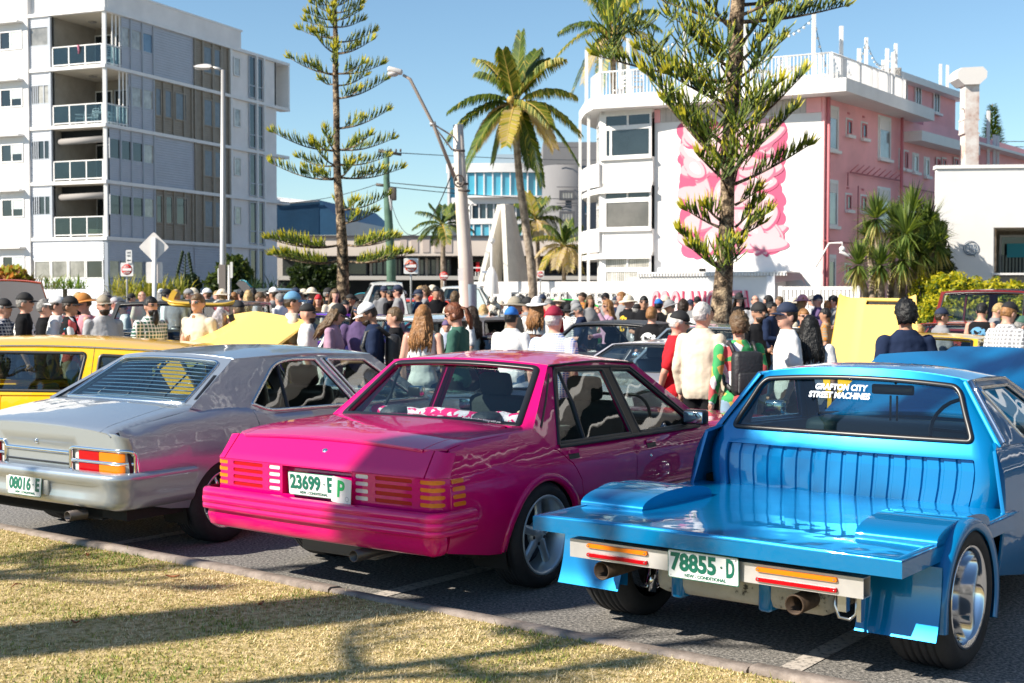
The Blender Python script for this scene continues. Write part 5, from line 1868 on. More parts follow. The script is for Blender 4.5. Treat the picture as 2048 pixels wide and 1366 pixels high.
# ================================================================ concrete monument
def build_monument():
 Y = 60
 t = empty('monument', AT(1000, 592, Y) * 1, 0, 'tall concrete monument of leaning triangular fins behind the breeze-block wall', 'monument')
 t.location = (0, 0, 0)
 cm = mat('monument_concrete', (.8, .75, .67), .85, var=.12, vscale=2, bump=.3)
 ag = mat('shaded_aggregate', (.07, .07, .055), .9, var=.3, vscale=20, bump=.6)  # shade between the fins is put into this dark infill colour
 def fin(top, bot, wt, wb, Yt, Yb, dx=.5, dy=.9):
  A, B_ = AT(top[0], top[1], Yt), AT(bot[0], bot[1], Yb)
  A2, B2 = AT(top[0] + wt, top[1], Yt), AT(bot[0] + wb, bot[1], Yb)
  d = Vector((dx, dy, 0))
  V = [A, A2, B2, B_, A + d * .5, A2 + d * .5, B2 + d, B_ + d]
  return MB().add(V, [(3, 2, 1, 0), (4, 5, 6, 7), (0, 1, 5, 4), (1, 2, 6, 5), (3, 0, 4, 7)], 0)
 for tp, bt, wt, wb, Yt, Yb in (((994, 409), (955, 566), 9, 9, 60, 59), ((998, 420), (982, 566), 8, 9, 60.2, 60), ((1001, 408), (1008, 566), 9, 9, 59.8, 58.5), ((1008, 408), (1031, 566), 8, 8, 60.3, 60)):
  fin(tp, bt, wt, wb, Yt, Yb).build('fin', cm, t)
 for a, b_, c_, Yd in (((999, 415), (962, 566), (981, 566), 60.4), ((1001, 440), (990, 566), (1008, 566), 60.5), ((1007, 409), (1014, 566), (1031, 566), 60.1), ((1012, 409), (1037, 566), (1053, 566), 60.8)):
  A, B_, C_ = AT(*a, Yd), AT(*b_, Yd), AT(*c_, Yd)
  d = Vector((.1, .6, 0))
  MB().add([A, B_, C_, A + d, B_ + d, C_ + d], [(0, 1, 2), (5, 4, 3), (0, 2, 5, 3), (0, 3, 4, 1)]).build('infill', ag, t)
build_monument()
# ================================================================ pink motel
PINKW = mat('pink_render', (.93, .45, .46), .85, var=.1, vscale=.7, bump=.15, bscale=30)
PINKD = mat('pink_pipe', (.66, .2, .22), .7)
def build_motel():
 Y = 50.
 cx = AT(1640, 592, Y).x
 M = Face(cx, Y, -.8797, .4756, 1)
 if M.n.y > 0: M = Face(cx, Y, -.8797, .4756, -1)
 P = Face(cx, Y, .614, .789, -1)
 b = empty('motel', (0, 0, 0), 0, 'white and pink three-storey motel with a pink mural and a roof terrace', 'motel')
 m = lambda px: M.u(px, 400)
 p = lambda px: P.u(px, 400)
 zr0, zr1 = M.z(1640, 194), M.z(1640, 168)
 Zm = lambda y, px=1450: M.z(px, y)
 uL = m(1309)
 M.B('wall', WHITE, b, 0, uL, 0, zr0, -.4, 0)
 M.B('brick_band', mat('band_beige', (.52, .48, .45), .85, var=.1, vscale=3), b, m(1613), m(1322), M.z(1611, 226), zr0 - .02, 0, .03)
 M.B('lintel', PINKW, b, m(1320), m(1309), M.z(1310, 246), M.z(1310, 220), -.02, .04)
 M.B('corner_pink', PINKW, b, 0, m(1612), M.z(1612, 226), zr0 - .01, 0, .06)
 for k in range(26):
  uu = m(1612) + (m(1322) - m(1612)) * k / 26
  M.B('brick_joint', mat('joint_pale', (.36, .33, .31), .9), b, uu, uu + .03, M.z(1611, 225), zr0 - .03, .03, .034)
 # roof slab over both faces with overhang
 top = []
 OV = .9
 def slab(name, z0, z1, pts, mt=WHITE2):
  n = len(pts)
  V = [Vector((q.x, q.y, z0)) for q in pts] + [Vector((q.x, q.y, z1)) for q in pts]
  return MB().add(V, [tuple(range(n - 1, -1, -1)), tuple(range(n, 2 * n))] + [(i, (i + 1) % n, (i + 1) % n + n, i + n) for i in range(n)]).build(name, mt, b)
 ubay = M.u(1211, 400)
 ue = P.u(1828, 240)
 cpt = (M.P(0, 0, OV).to_2d() + P.n * .9 - M.d * .3).to_3d()
 bl = M.u(1172, 300, .2)
 pts = [cpt, M.P(m(1330), 0, OV), M.P(ubay, 0, 1.2), M.P(M.u(1172, 240, 0), 0, .1), M.P(M.u(1150, 240, -2), 0, -2.4), P.P(9, 0, -14), P.P(ue, 0, -8), P.P(ue, 0, .9)]
 slab('roof_slab', zr0, zr1, pts)
 # bay with windows, canted balconies
 for k, (yt, yb_) in enumerate(((228, 316), (373, 459), (512, 600))):
  u0, u1 = m(1307), m(1213)
  z0, z1 = M.z(1260, yb_), M.z(1260, yt)
  pane = [PANED, mat('warm_pane', (.13, .115, .105), .1, spec=.8, var=.3, vscale=.8), PANEC][k]
  window(M, b, u0, u1, z1 - .55, z1, WHITE2, PANED if k < 2 else PANEC, .25, .08, div=(.5,))
  window(M, b, u0, u1, z0, z1 - .55, WHITE2, pane, .25, .1, div=(.86,) if k == 0 else ())
  if k == 2:
   for q in range(22):
    uu = u0 + (u1 - u0) * q / 22
    M.B('curtain_fold', WHITE2, b, uu, uu + .05, z0, z1 - .1, .2, .215)
  M.B('bay_wall', WHITE, b, m(1309), m(1208), (M.z(1260, (373, 512, 640)[k]) if k < 2 else 0), z0, -.3, .22)
  M.B('bay_head', WHITE, b, m(1309), m(1208), z1, zr0 if k == 0 else z1 + .14, -.3, .24)
  M.B('bay_sill', WHITE2, b, m(1309), m(1205), z0 - .08, z0, .2, .36)
 M.B('bay_back', DARK, b, m(1307), m(1215), 0, zr0, -2.6, -2.5)
 M.B('bay_pier', WHITE, b, m(1213), m(1204), 0, zr0, -.3, .24)
 # slanting return left of the bay with balconies
 c0 = M.P(m(1204), 0, .2); c1 = M.P(M.u(1190, 400, -1.0), 0, -1.2)
 V = Face(c0.x, c0.y, (c1 - c0).x, (c1 - c0).y, 1)
 if V.n.y > 0: V = Face(c0.x, c0.y, (c1 - c0).x, (c1 - c0).y, -1)
 L_ = (c1 - c0).length
 V.B('return_wall', WHITE, b, 0, L_, 0, zr0, -.2, -.02)
 for z in (M.z(1200, 240), M.z(1200, 385)):
  window(V, b, .12, L_ - .1, z - 1.9, z - .1, WHITE2, PANEB, .03, .1, trans=.72)
 for k, yb_ in enumerate((390, 519)):
  z = M.z(1180, yb_)
  a = [M.P(m(1309), 0, .4), M.P(m(1208), 0, .5), M.P(M.u(1182, 400, -.4), 0, -.3), M.P(M.u(1154, 400, -1.5), 0, -2.0), M.P(M.u(1165, 400, -4), 0, -4.5), M.P(m(1220), 0, -2)]
  slab('balcony_slab', z, z + .22, a)
  q0, q1 = a[2], a[3]
  q0 = M.P(M.u(1197, 400, 0), 0, .1)
  for (s0, s1) in ((a[2], a[3]), (M.P(m(1206), 0, .35), a[2])):
   F_ = Face(s0.x, s0.y, (s1 - s0).x, (s1 - s0).y, 1)
   F_.B('balcony_panel', WHITE, b, 0, (s1 - s0).length, z + .3, z + 1.25, -.03, .03)
 for px, w in ((1177, -.4), (1160, -1.6)):
  q = M.P(M.u(px, 400, w), 0, w)
  MB().box(-.06, .06, -.06, .06, 0, zr0, M=Matrix.Translation(q)).build('balcony_post', WHITE2, b)
 # mural: overlapping plump shapes in three pinks inside a wobbly panel
 r = random.Random(12)
 mu = empty('x', (0, 0, 0)); bpy.data.objects.remove(mu)
 cols = [mat('mural_pale', (.62, .40, .43), .85), mat('mural_pink', (.53, .09, .18), .85), mat('mural_white', (.75, .6, .6), .85), mat('mural_line', (.5, .14, .22), .85)]
 mm = MB()
 u0, u1 = m(1560), m(1366)
 z0, z1 = M.z(1460, 505), M.z(1460, 250)
 lay = [0]
 def blob(cu, cz, ru, rz_, ang, mi, w=None):
  lay[0] += 1
  ww = .004 + lay[0] * .00008
  n = 20
  V_ = []
  for i in range(n):
   a = 2 * PI * i / n
   x, y = ru * math.cos(a), rz_ * math.sin(a) * (1 + .25 * math.cos(a))
   uu = cu + x * math.cos(ang) - y * math.sin(ang)
   zz = cz + x * math.sin(ang) + y * math.cos(ang)
   V_.append(M.P(uu, zz, ww))
  mm.add(V_, [tuple(range(n))], mi)
 n_ = 9
 for i in range(n_):
  for j in range(11):
   cu = u0 + (u1 - u0) * (i + .5 + r.uniform(-.3, .3)) / n_
   cz = z0 + (z1 - z0) * (j + .5 + r.uniform(-.3, .3)) / 11
   blob(cu, cz, .42, .36, r.uniform(0, PI), 1)
 for q in range(84):
  cu, cz = r.uniform(u0 + .1, u1 - .1), r.uniform(z0 + .1, z1 - .1)
  an = r.uniform(-.5, 2.2)
  a_, b__ = r.uniform(.4, .8), r.uniform(.2, .36)
  cu = min(max(cu, u0 + .45), u1 - .45); cz = min(max(cz, z0 + .4), z1 - .4)
  blob(cu - .05, cz - .07, a_ * 1.04, b__ * 1.12, an, 3 if q % 3 else 1)
  blob(cu, cz, a_, b__, an, 0)
  if q % 3 == 0:
   blob(cu + .03, cz + .05, a_ * .72, b__ * .5, an + .15, 2)
 mo = mm.build('mural', cols, b)
 # flank
 Pz = lambda px, py: P.z(px, py)
 u2 = p(1797)
 P.B('flank_wall', PINKW, b, .0, u2 + 3, 0, zr0, -.4, 0)
 P.B('flank_wall', PINKW, b, u2 + 2.9, p(1930) + 30, 0, P.z(1830, 235), -.5, -.05)
 P.B('downpipe_base', PINKW, b, 0, .35, 0, zr0, 0, .12)
 for px in (1640.5, 1789):
  MB().tube([P.P(p(px) + .25, 0, .2), P.P(p(px) + .25, zr0, .2)], .07, 8).build('downpipe', PINKD, b)
 def pw(px0, px1, py0, py1, frame=WHITE2, pane=PANED, rec=.0, name='window', sill=True, blind=0.):
  ua, ub = p(px0), p(px1)
  z_1, z_0 = P.z((px0 + px1) / 2, py0), P.z((px0 + px1) / 2, py1)
  P.B('reveal', WHITE2, b, ua - .1, ub + .12, z_0 - .1, z_1 + .08, .0, .02)
  w_ = window(P, b, ua, ub, z_0, z_1, frame, pane, .06, .07, name=name)
  if blind: P.B('roller_blind', WHITE, w_, ua + .08, ub - .08, z_1 - (z_1 - z_0) * blind, z_1 - .07, .03, .036)
  if sill: P.B('sill', WHITE2, w_, ua - .12, ub + .12, z_0 - .12, z_0, .03, .16)
 refl = mat('grey_reflect_pane', (.3, .34, .36), .06, spec=1, var=.5, vscale=.7)
 for (y0a, y1a, y0b, y1b) in ((215, 300, 236, 318), (363, 452, 378, 460)):
  pw(1653, 1673, y0a, y1a, pane=refl, blind=.25)
  pw(1756, 1778, y0b, y1b, pane=refl, blind=.3)
 pw(1653, 1670, 513, 585, pane=room_pane('teal_pane', (.1, .16, .17)), blind=.15)
 for (a, y) in ((1694, 255), (1724, 262), (1694, 405), (1724, 408), (1694, 545)):
  pw(a - 2, a + 7, y - 15, y + 15, frame=PINKD, pane=PANED)
  P.B('air_brick', PINKD, b, p(a - 1), p(a + 3), P.z(a, y - 27), P.z(a, y - 31), 0, .03)
 for (a, c_) in ((1798, 1801), (1808, 1814), (1825, 1834), (1848, 1856)):
  for (y0, y1) in ((300, 335), (395, 430)):
   pw(a, c_, y0 + (a - 1798) * .35, y1 + (a - 1798) * .35, frame=WHITE2 if a > 1820 else PINKD, pane=PANEB if a > 1820 else PANED)
 for (a, c_) in ((1873, 1878), (1884, 1890), (1908, 1914)):
  pw(a, c_, 318, 345, frame=PINKD, pane=PANED)
 # fine pipes and brackets along the flank
 m_ = MB()
 for (x0, y0, x1, y1) in ((1692, 345, 1796, 362), (1640, 482, 1735, 490), (1796, 372, 1873, 388), (1709, 372, 1709, 480), (1688, 345, 1688, 372)):
  A = P.P(P.u(x0), P.z(x0, y0), .15); B2 = P.P(P.u(x1), P.z(x1, y1), .15)
  m_.tube([A, B2], .03, 5)
 m_.build('conduit', mat('conduit_pink', (.45, .16, .17), .7), b)
 for q in range(9):
  uu = P.u(1700 + q * 11)
  MB().tube([P.P(uu, P.z(1740, 350), .02), P.P(uu, P.z(1740, 352) + .3, .35)], .02, 4).build('clothes_bracket', PINKD, b)
 # second roof step and upper storey
 ub0, ub1 = P.u(1796), P.u(1875)
 zs0 = P.z(1875, 299); zs1 = P.z(1875, 281)
 pts = [P.P(p(1797) + .5, 0, .8), P.P(P.u(1925), 0, .8), P.P(P.u(1925), 0, -8), P.P(p(1797) + .5, 0, -8)]
 slab('roof_slab', P.z(1875, 300), P.z(1875, 281), pts)
 Z4 = P.z(1790, 141)
 uA, uB = P.u(1791, 200, -1.0), P.u(1911, 200, -1.0)
 P.B('upper_storey', PINKW, b, uA, uB, zs1, Z4, -9, -1.0)
 P.B('upper_roof', WHITE2, b, uA - .5, uB + .4, Z4, Z4 + .3, -9.3, -.5)
 M.B('upper_front', WHITE2, b, -1, 4, zr1 + 1.9, Z4 + .05, -9.2, -9.0)
 for (a, c_, y0, y1) in ((1797, 1812, 155, 200), (1828, 1840, 165, 210), (1865, 1877, 180, 225)):
  ua, ub = P.u(a, 200, -1), P.u(c_, 200, -1)
  w_ = window(P, b, ua, ub, P.z(a, y1, -1), P.z(a, y0, -1), WHITE2, PANED, -.92, .08, div=(.5,))
  P.B('sill', WHITE2, w_, ua - .1, ub + .1, P.z(a, y1, -1) - .1, P.z(a, y1, -1), -.95, -.8)
 # long rear wing roofline
 slab('roof_slab', P.z(1990, 305), P.z(1990, 300), [P.P(P.u(1925), 0, .6), P.P(P.u(1925) + 45, 0, .6), P.P(P.u(1925) + 45, 0, -6), P.P(P.u(1925), 0, -6)])
 # roof terrace railing
 ring = [M.P(M.u(1172, 200, 0) - .1, 0, -.4), M.P(ubay, 0, .6), M.P(m(1330), 0, .5), (M.P(0, 0, .45).to_2d() + P.n * .5 - M.d * .0).to_3d(), P.P(4, 0, .5), P.P(P.u(1790, 200), 0, .5)]
 rail = MB()
 zt_ = zr1
 H = 1.05
 for i in range(len(ring) - 1):
  a, c_ = ring[i], ring[i + 1]
  rail.tube([a + Vector((0, 0, zt_ + H)), c_ + Vector((0, 0, zt_ + H))], .035, 5)
  rail.tube([a + Vector((0, 0, zt_ + .1)), c_ + Vector((0, 0, zt_ + .1))], .025, 4)
  L__ = (c_ - a).length
  nb = int(L__ / .14)
  for q in range(nb):
   v = a.lerp(c_, q / nb)
   w_ = .07 if q % 9 == 0 else .02
   rail.box(-w_, w_, -.02, .02, zt_, zt_ + H, M=Matrix.Translation(v))
 rail.build('terrace_railing', WHITE2, b)
 posts = [(1172, 100, 58, .0), (1201, 100, 200, 0)]
 def fpost(q, ztop, lb=None):
  return MB().box(-.06, .06, -.06, .06, zt_, ztop, M=Matrix.Translation(q)).build('light_post', WHITE2, b)
 tops = []
 for (px, yt, face, w) in ((1173, 100, M, -.3), (1201, 108, M, .5), (1240, 115, M, -2), (1256, 77, M, .5), (1370, 60, M, .5), (1491, 45, M, .5), (1627, 28, M, .5), (1682, 52, P, .5), (1718, 97, P, .5), (1732, 75, P, -2), (1774, 97, P, .5), (1766, 120, P, -3), (1791, 87, P, -1.5), (1786, 105, P, .5), (1881, 128, P, -5), (1895, 130, P, -5), (1978, 222, P, .3), (1990, 270, P, .3), (1997, 272, P, .3)):
  u_ = face.u(px, 150, w)
  q = face.P(u_, 0, w)
  zt2 = face.z(px, yt, w)
  MB().box(-.065, .065, -.065, .065, zt_ - .3 if px < 1870 else zs1 - 1, zt2, M=Matrix.Translation(q)).build('light_post', WHITE2, b)
  tops.append((px, Vector((q.x, q.y, zt2 - .1))))
 tp = dict(tops)
 wire = mat('wire_dark', (.05, .1, .11), .6)
 bulb = mat('bulb_white', (.8, .78, .75), .3)
 for (a, c_, sag) in ((1256, 1370, .5), (1370, 1491, .5), (1491, 1627, .6), (1627, 1682, .9), (1682, 1732, .7), (1732, 1791, 1.0)):
  A, B2 = tp[a], tp[c_]
  if a == 1627: B2 = B2 - Vector((0, 0, 1.6))
  if a == 1682: A = A - Vector((0, 0, 1.6))
  pts = [A.lerp(B2, t / 14) - Vector((0, 0, sag * 4 * (t / 14) * (1 - t / 14))) for t in range(15)]
  s_ = MB().tube(pts, .014, 4).build('string_lights', wire)
  tag(s_, {1256: 'string of white bulbs sagging left of the right pine over the terrace', 1370: 'string of white bulbs hanging behind the right pine crown', 1491: 'string of white bulbs rising to the tallest terrace post', 1627: 'string of bulbs dropping right from the tallest terrace post', 1682: 'short string of bulbs rising between the middle terrace posts', 1732: 'string of bulbs looping down before the upper pink storey'}[a], 'string lights', 'string lights over the roof terrace')
  for q in pts[1:-1:1]:
   MB().ball(q - Vector((0, 0, .07)), .055, n=8, k=6).build('bulb', bulb, s_)
 # awning / dark bar under the upper front
 M.B('bar_back', mat('bar_dark', (.06, .05, .045), .6, var=.5, vscale=1), b, -1, 4.5, zr1, zr1 + 1.9, -9.1, -9.0)
 # garage below the mural with ribbed roof edge, lettering, gate
 w = 1.6
 ug0, ug1 = M.u(1548, 580, w), M.u(1276, 580, w)
 zg = M.z(1400, 553, w)
 M.B('garage_wall', WHITE, b, ug0, ug1 + .4, 0, zg, 0.01, w)
 M.corr('garage_roof_edge', WHITE2, b, ug0 - .5, ug1, zg + .01, zg + .13, w + .05, .12, .06, horizontal=False)
 M.B('garage_roof', WHITE2, b, ug0 - .5, ug1, zg + .13, zg + .18, 0, w + .1)
 M.B('vent_hole', DARK, b, m(1412), m(1399), M.z(1405, 543), M.z(1405, 537), 0, .02)
 V_ = [M.P(M.u(1604, 560, 1.0), M.z(1604, 548, 1.), 1.), M.P(ug0, zg + .2, 1.65), M.P(ug0, zg - .25, 1.65), M.P(M.u(1604, 560, 1.0), M.z(1604, 559, 1.), 1.), M.P(M.u(1612, 560, 0.6), M.z(1612, 572, .6), .6)]
 MB().add(V_, [(0, 1, 2, 3), (0, 3, 4)]).build('porch_roof', mat('pale_pink_render', (.6, .4, .38), .85), b)
 M.B('porch_post', BLUEG2, b, ug0 - .05, ug0 + .25, 0, zg, w, w + .1)
 # lettering
 ang = math.atan2(-M.d.y, -M.d.x)
 ua, ub = M.u(1303, 610, w), M.u(1500, 610, w)
 zc = (M.z(1400, 580, w) + M.z(1400, 642, w)) / 2
 hh = M.z(1400, 580, w) - M.z(1400, 642, w)
 for (off, mt, dd) in ((.0, mat('letter_pale', (.8, .36, .4), .7), .05), (-.06, mat('letter_pink', (.75, .06, .16), .7), .02)):
  Mx = Matrix.Translation(M.P((ua + ub) / 2 - (.05 if off else 0), zc + off * .3, w + dd)) @ Matrix.Rotation(ang, 4, 'Z') @ Matrix.Rotation(PI / 2, 4, 'X')
  text('wall_lettering', 'COOLANGATTA', 1, mt, b, Mx, .02, bold=.015, spacing=1.15, fit=(abs(ua - ub), hh))
 # slatted gate and white fence to its right
 gw = 1.8
 g = empty('slatted_gate', (0, 0, 0), 0, 'white vertical-slat gate right of the pink lettering', 'gate')
 g0, g1 = M.u(1716, 590, gw), M.u(1562, 590, gw)
 zt3 = M.z(1640, 573, gw)
 M.B('gate_rail', WHITE2, g, g0, g1, zt3 - .12, zt3, gw, gw + .08)
 M.B('gate_rail', WHITE2, g, g0, g1, .4, .5, gw, gw + .08)
 n = 19
 for q in range(n):
  uu = g0 + (g1 - g0) * (q + .5) / n
  M.B('slat', WHITE2, g, uu - .055, uu + .055, .1, zt3 - .1, gw + .01, gw + .06)
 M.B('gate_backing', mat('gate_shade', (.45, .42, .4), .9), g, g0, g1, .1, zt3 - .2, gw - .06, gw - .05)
 for uu in (g0, (g0 + g1) / 2, g1): M.B('gate_post', WHITE2, g, uu - .08, uu + .08, 0, zt3 + .02, gw - .02, gw + .1)
 # security camera on an arm at the corner
 sc_ = empty('security_camera', (0, 0, 0), 0, 'white security camera on an arm at the motel corner', 'camera')
 q = P.P(.0, P.z(1640, 487), .35)
 e_ = q + Vector((.45, -.2, .02))
 MB().tube([q - Vector((.5, 0, .9)), q, e_, e_ - Vector((0, 0, .18))], .035, 6).build('arm', WHITE2, sc_)
 MB().ball(e_ - Vector((0, 0, .25)), .12, n=12, k=8).build('camera_dome', WHITE2, sc_)
 MB().bbox(-.2, .2, -.08, .08, -.06, .06, .02, M=Matrix.Translation(e_ - Vector((-.1, 0, .42))) @ Matrix.Rotation(.4, 4, 'Y')).build('camera_body', WHITE2, sc_)
 return M, P, zr1
mM, mP, mzr = build_motel()
def terrace_bits():
 # pale tables and stools seen through the railing
 wt = WHITE2
 for i, (px, w, lb) in enumerate(((1275, .0, 'white cafe stool behind the terrace railing near the left palm'), (1515, -.2, 'low pale bench behind the terrace railing right of the pine'), (1550, .0, 'tall white chair behind the terrace railing'), (1585, -.3, 'white slatted bar table near the terrace corner'), (1240, -.4, 'small white chair at the left of the terrace'))):
  q = mM.P(mM.u(px, 180, w), mzr, w)
  m = MB()
  if 'bench' in lb or 'table' in lb:
   m.box(-.5, .5, -.3, .3, .68, .73)
   for sx in (-.42, .42):
    for sy in (-.24, .24): m.box(sx - .03, sx + .03, sy - .03, sy + .03, 0, .68)
  else:
   m.box(-.22, .22, -.22, .22, .42, .46)
   for sx in (-.2, .2):
    m.box(sx - .02, sx + .02, -.22, -.18, 0, 1.05); m.box(sx - .02, sx + .02, .18, .22, 0, .42)
   for z in (.6, .75, .9, 1.0): m.box(-.2, .2, -.215, -.185, z, z + .06)
  o = m.build('terrace_furniture', wt); o.location = q; o.rotation_euler = (0, 0, .5 * i)
  tag(o, lb, 'furniture')
terrace_bits()
# breeze-block wall
def build_breeze():
 Y0 = 54
 B = Face(AT(955, 592, Y0).x, Y0, .965, -.262, -1)
 b = empty('breeze_block_wall', (0, 0, 0), 0, 'white garden wall with pierced breeze-block panels below the palms', 'wall')
 z1 = B.z(1100, 563)
 u0, ue = B.u(948), B.u(1276)
 p = [B.u(x) for x in (1023, 1137, 1152, 1272)]
 zt = z1 - .42
 B.B('cap', WHITE, b, u0, ue, zt, z1, -.25, .02)
 B.B('pier', WHITE, b, u0, p[0], 0, zt, -.25, .02)
 B.B('pier', WHITE, b, p[1], p[2], 0, zt, -.25, .02)
 B.B('pier', WHITE, b, p[3], ue + .6, 0, zt, -.25, .02)
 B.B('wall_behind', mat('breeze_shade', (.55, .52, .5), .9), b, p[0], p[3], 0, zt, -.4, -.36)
 s = .29
 # one pierced block: square ring + ring
 def block():
  m = MB()
  t = .03
  m.box(0, s, -.2, 0, 0, t); m.box(0, s, -.2, 0, s - t, s); m.box(0, t, -.2, 0, t, s - t); m.box(s - t, s, -.2, 0, t, s - t)
  n = 10
  V, F = [], []
  for i in range(n):
   a = 2 * PI * i / n
   for (r_, y) in ((.125, 0), (.085, 0), (.085, -.2), (.125, -.2)):
    V.append((s / 2 + r_ * math.cos(a), y, s / 2 + r_ * math.sin(a)))
  for i in range(n):
   j = (i + 1) % n
   for k in range(4):
    F.append((i * 4 + k, i * 4 + (k + 1) % 4, j * 4 + (k + 1) % 4, j * 4 + k))
  m.add(V, F)
  m.box(s / 2 - .012, s / 2 + .012, -.15, -.05, .05, s - .05)
  return m.mesh('breeze_block')
 me = block()
 ang = math.atan2(B.d.y, B.d.x)
 cnt = 0
 me.materials.append(WHITE)
 for (a, c_) in ((p[0], p[1]), (p[2], p[3])):
  n = int((c_ - a) / s)
  for i in range(n):
   for j in range(4):
    o = bpy.data.objects.new('breeze_block', me)
    C.objects.link(o); o.parent = b
    o.location = B.P(a + i * s, zt - (j + 1) * s, 0)
    o.rotation_euler = (0, 0, ang)
 B.B('base', WHITE, b, p[0], p[3], 0, zt - 4 * s, -.24, .01)
 B.B('letter_box', mat('slot_dark', (.1, .08, .07), .8), b, B.u(961), B.u(967), B.z(964, 575), B.z(964, 572), .02, .03)
build_breeze()
# ================================================================ chimney, white hall on the right
def build_right():
 Y = 52
 c = AT(1945, 592, Y)
 ch = empty('flue', (0, 0, 0), 0, 'rust-streaked white rooftop flue with an octagonal cowl at the right', 'chimney')
 rust = ramp_mat('rusty_white', [(.3, (.3, .12, .07)), (.42, (.62, .5, .45)), (.6, (.78, .74, .71))], scale=1.6, rough=.7, detail=8)
 def sec(x0, x1, y0, y1, nm, d=.5):
  A, B_ = AT(x0, y1, Y), AT(x1, y0, Y)
  MB().box(A.x, B_.x, Y, Y + .6, A.z, B_.z).build(nm, rust, ch)
 sec(1930, 1959, 168, 238, 'flue_section'); sec(1928, 1957, 240, 265, 'flue_section'); sec(1930, 1958, 267, 345, 'flue_section')
 for y in (168, 239, 266): sec(1927, 1960, y - 1.2, y + 1.2, 'flange')
 A = [(1915, 143), (1924, 135), (1966, 133), (1975, 142), (1974, 155), (1960, 168), (1929, 169), (1916, 157)]
 V = [AT(a, b_, Y - .15) for a, b_ in A]
 W = [v + Vector((0, 1.0, 0)) for v in V]
 MB().add(V + W, [tuple(range(7, -1, -1)), tuple(range(8, 16))] + [(i, (i + 1) % 8, (i + 1) % 8 + 8, i + 8) for i in range(8)]).build('cowl', mat('cowl_white', (.78, .74, .71), .6), ch)
 MB().tube([AT(1921, 217, Y), AT(1932, 217, Y + .2)], .04, 5).build('bracket', WHITE2, ch)
 # hall
 Yh = 46
 b = empty('white_hall', (0, 0, 0), 0, 'plain white hall with a round blue crest and a recessed window', 'hall')
 H = Face(AT(1873, 592, Yh).x, Yh, 1, -.12, -1)
 u0, u1, ut = H.u(1897), H.u(1988), H.u(1873)
 zt, zm = H.z(1950, 337), H.z(1880, 452)
 ur = H.u(2048) + 8
 zr = H.z(2000, 455)
 zb = H.z(2000, 562)
 H.B('wall', WHITE, b, u0, u1, 0, zt - .01, -.3, 0)
 H.B('wall', WHITE, b, ut, u0, zm, zt - .01, -.3, 0)
 H.B('wall', WHITE, b, u1, ur, zr, zt - .01, -.3, 0)
 H.B('roof_cap', WHITE2, b, ut - .05, ur, zt, zt + .12, -.4, .06)
 H.B('recess_back', mat('recess_brown', (.2, .17, .13), .8, var=.3), b, u1, ur, 0, zr, -2.2, -2)
 H.B('recess_ceiling', mat('recess_cream', (.4, .35, .27), .9), b, u1, ur, zr - .03, zr - .002, -2, -.3)
 H.B('recess_side', WHITE2, b, u1 - .01, u1 + .1, 0, zr, -2, -.3)
 window(H, b, H.u(1998, 500, -1.9), ur, zb - .6, H.z(2000, 470, -1.9), mat('alu_frame', (.3, .3, .3), .4), PANED, -1.85, .08, div=(.15, .4, .6, .8))
 for q in range(14):
  uu = H.u(2010) + q * .12
  H.B('curtain_fold', mat('curtain_grey', (.2, .22, .2), .9), b, uu, uu + .06, zb - .5, zr - .9, -1.8, -1.78)
 H.B('teal_banner', mat('teal_banner', (.0, .2, .26), .6), b, H.u(2014, 500, -1.7), ur, H.z(2014, 515, -1.7), H.z(2014, 487, -1.7), -1.72, -1.7)
 H.B('ledge', WHITE2, b, u1 - .05, ur, H.z(2000, 550), H.z(2000, 546), -.3, .12)
 H.B('base_wall', mat('base_grey', (.3, .28, .26), .8), b, u1, ur, 0, H.z(2000, 552), -.5, -.2)
 # crest: ring, letters, tail
 q = H.P(H.u(1942.5), H.z(1942, 496.5), .02)
 Mx = Matrix.Translation(q) @ Matrix.Rotation(math.atan2(H.d.y, H.d.x), 4, 'Z') @ Matrix.Rotation(PI / 2, 4, 'X')
 navy = mat('crest_navy', (.06, .12, .2), .6)
 me = MB().lathe([(.235, 0), (.235, .02), (.255, .02), (.255, 0)], 32, 'z').mesh('crest_ring'); me.transform(Mx)
 link('crest_ring', me, navy, b)
 me = MB().tube([(-.13, -.22, .01), (-.04, -.19, .012), (.06, -.22, .01), (.15, -.29, .01)], .014, 6).mesh('crest_tail'); me.transform(Mx)
 link('crest_tail', me, navy, b)
 for ch_, x, sx in (('C', -.13, .11), ('W', .0, .17), ('A', .14, .11)):
  text('crest_letter', ch_, .4, navy, b, Mx @ Matrix.Translation((x, 0, .008)), .006, 1, -.004, fit=(sx, .33))
build_right()
# tower just outside the frame on the right, mirrored in the flanks and side windows of the cars
def build_tower():
 b = empty('apartment_tower', (0, 0, 0), 0, 'sunlit apartment tower with white balcony bands standing right of the frame', 'apartment block')
 c = Vector((36, 17)); d = Vector((.407, -.914))
 o = c - d * 32
 T = Face(o.x, o.y, d.x, d.y, 1)
 if T.n.x > 0: T = Face(o.x, o.y, d.x, d.y, -1)
 T.B('wall', mat('tower_dark', (.018, .02, .022), .95, spec=0), b, 0, 64, 0, 34, -6, -1.6)
 for k in range(12):
  T.B('balcony_slab', WHITE, b, 0, 64, k * 2.9 + 2.6, k * 2.9 + 2.85, -1.6, .0)
  T.B('balcony_rail', WHITE2, b, 0, 64, k * 2.9 + 3.75, k * 2.9 + 3.82, -.1, 0)
 for k in range(9): T.B('party_wall', WHITE, b, k * 8, k * 8 + .25, 0, 34, -1.6, -.4)
build_tower()
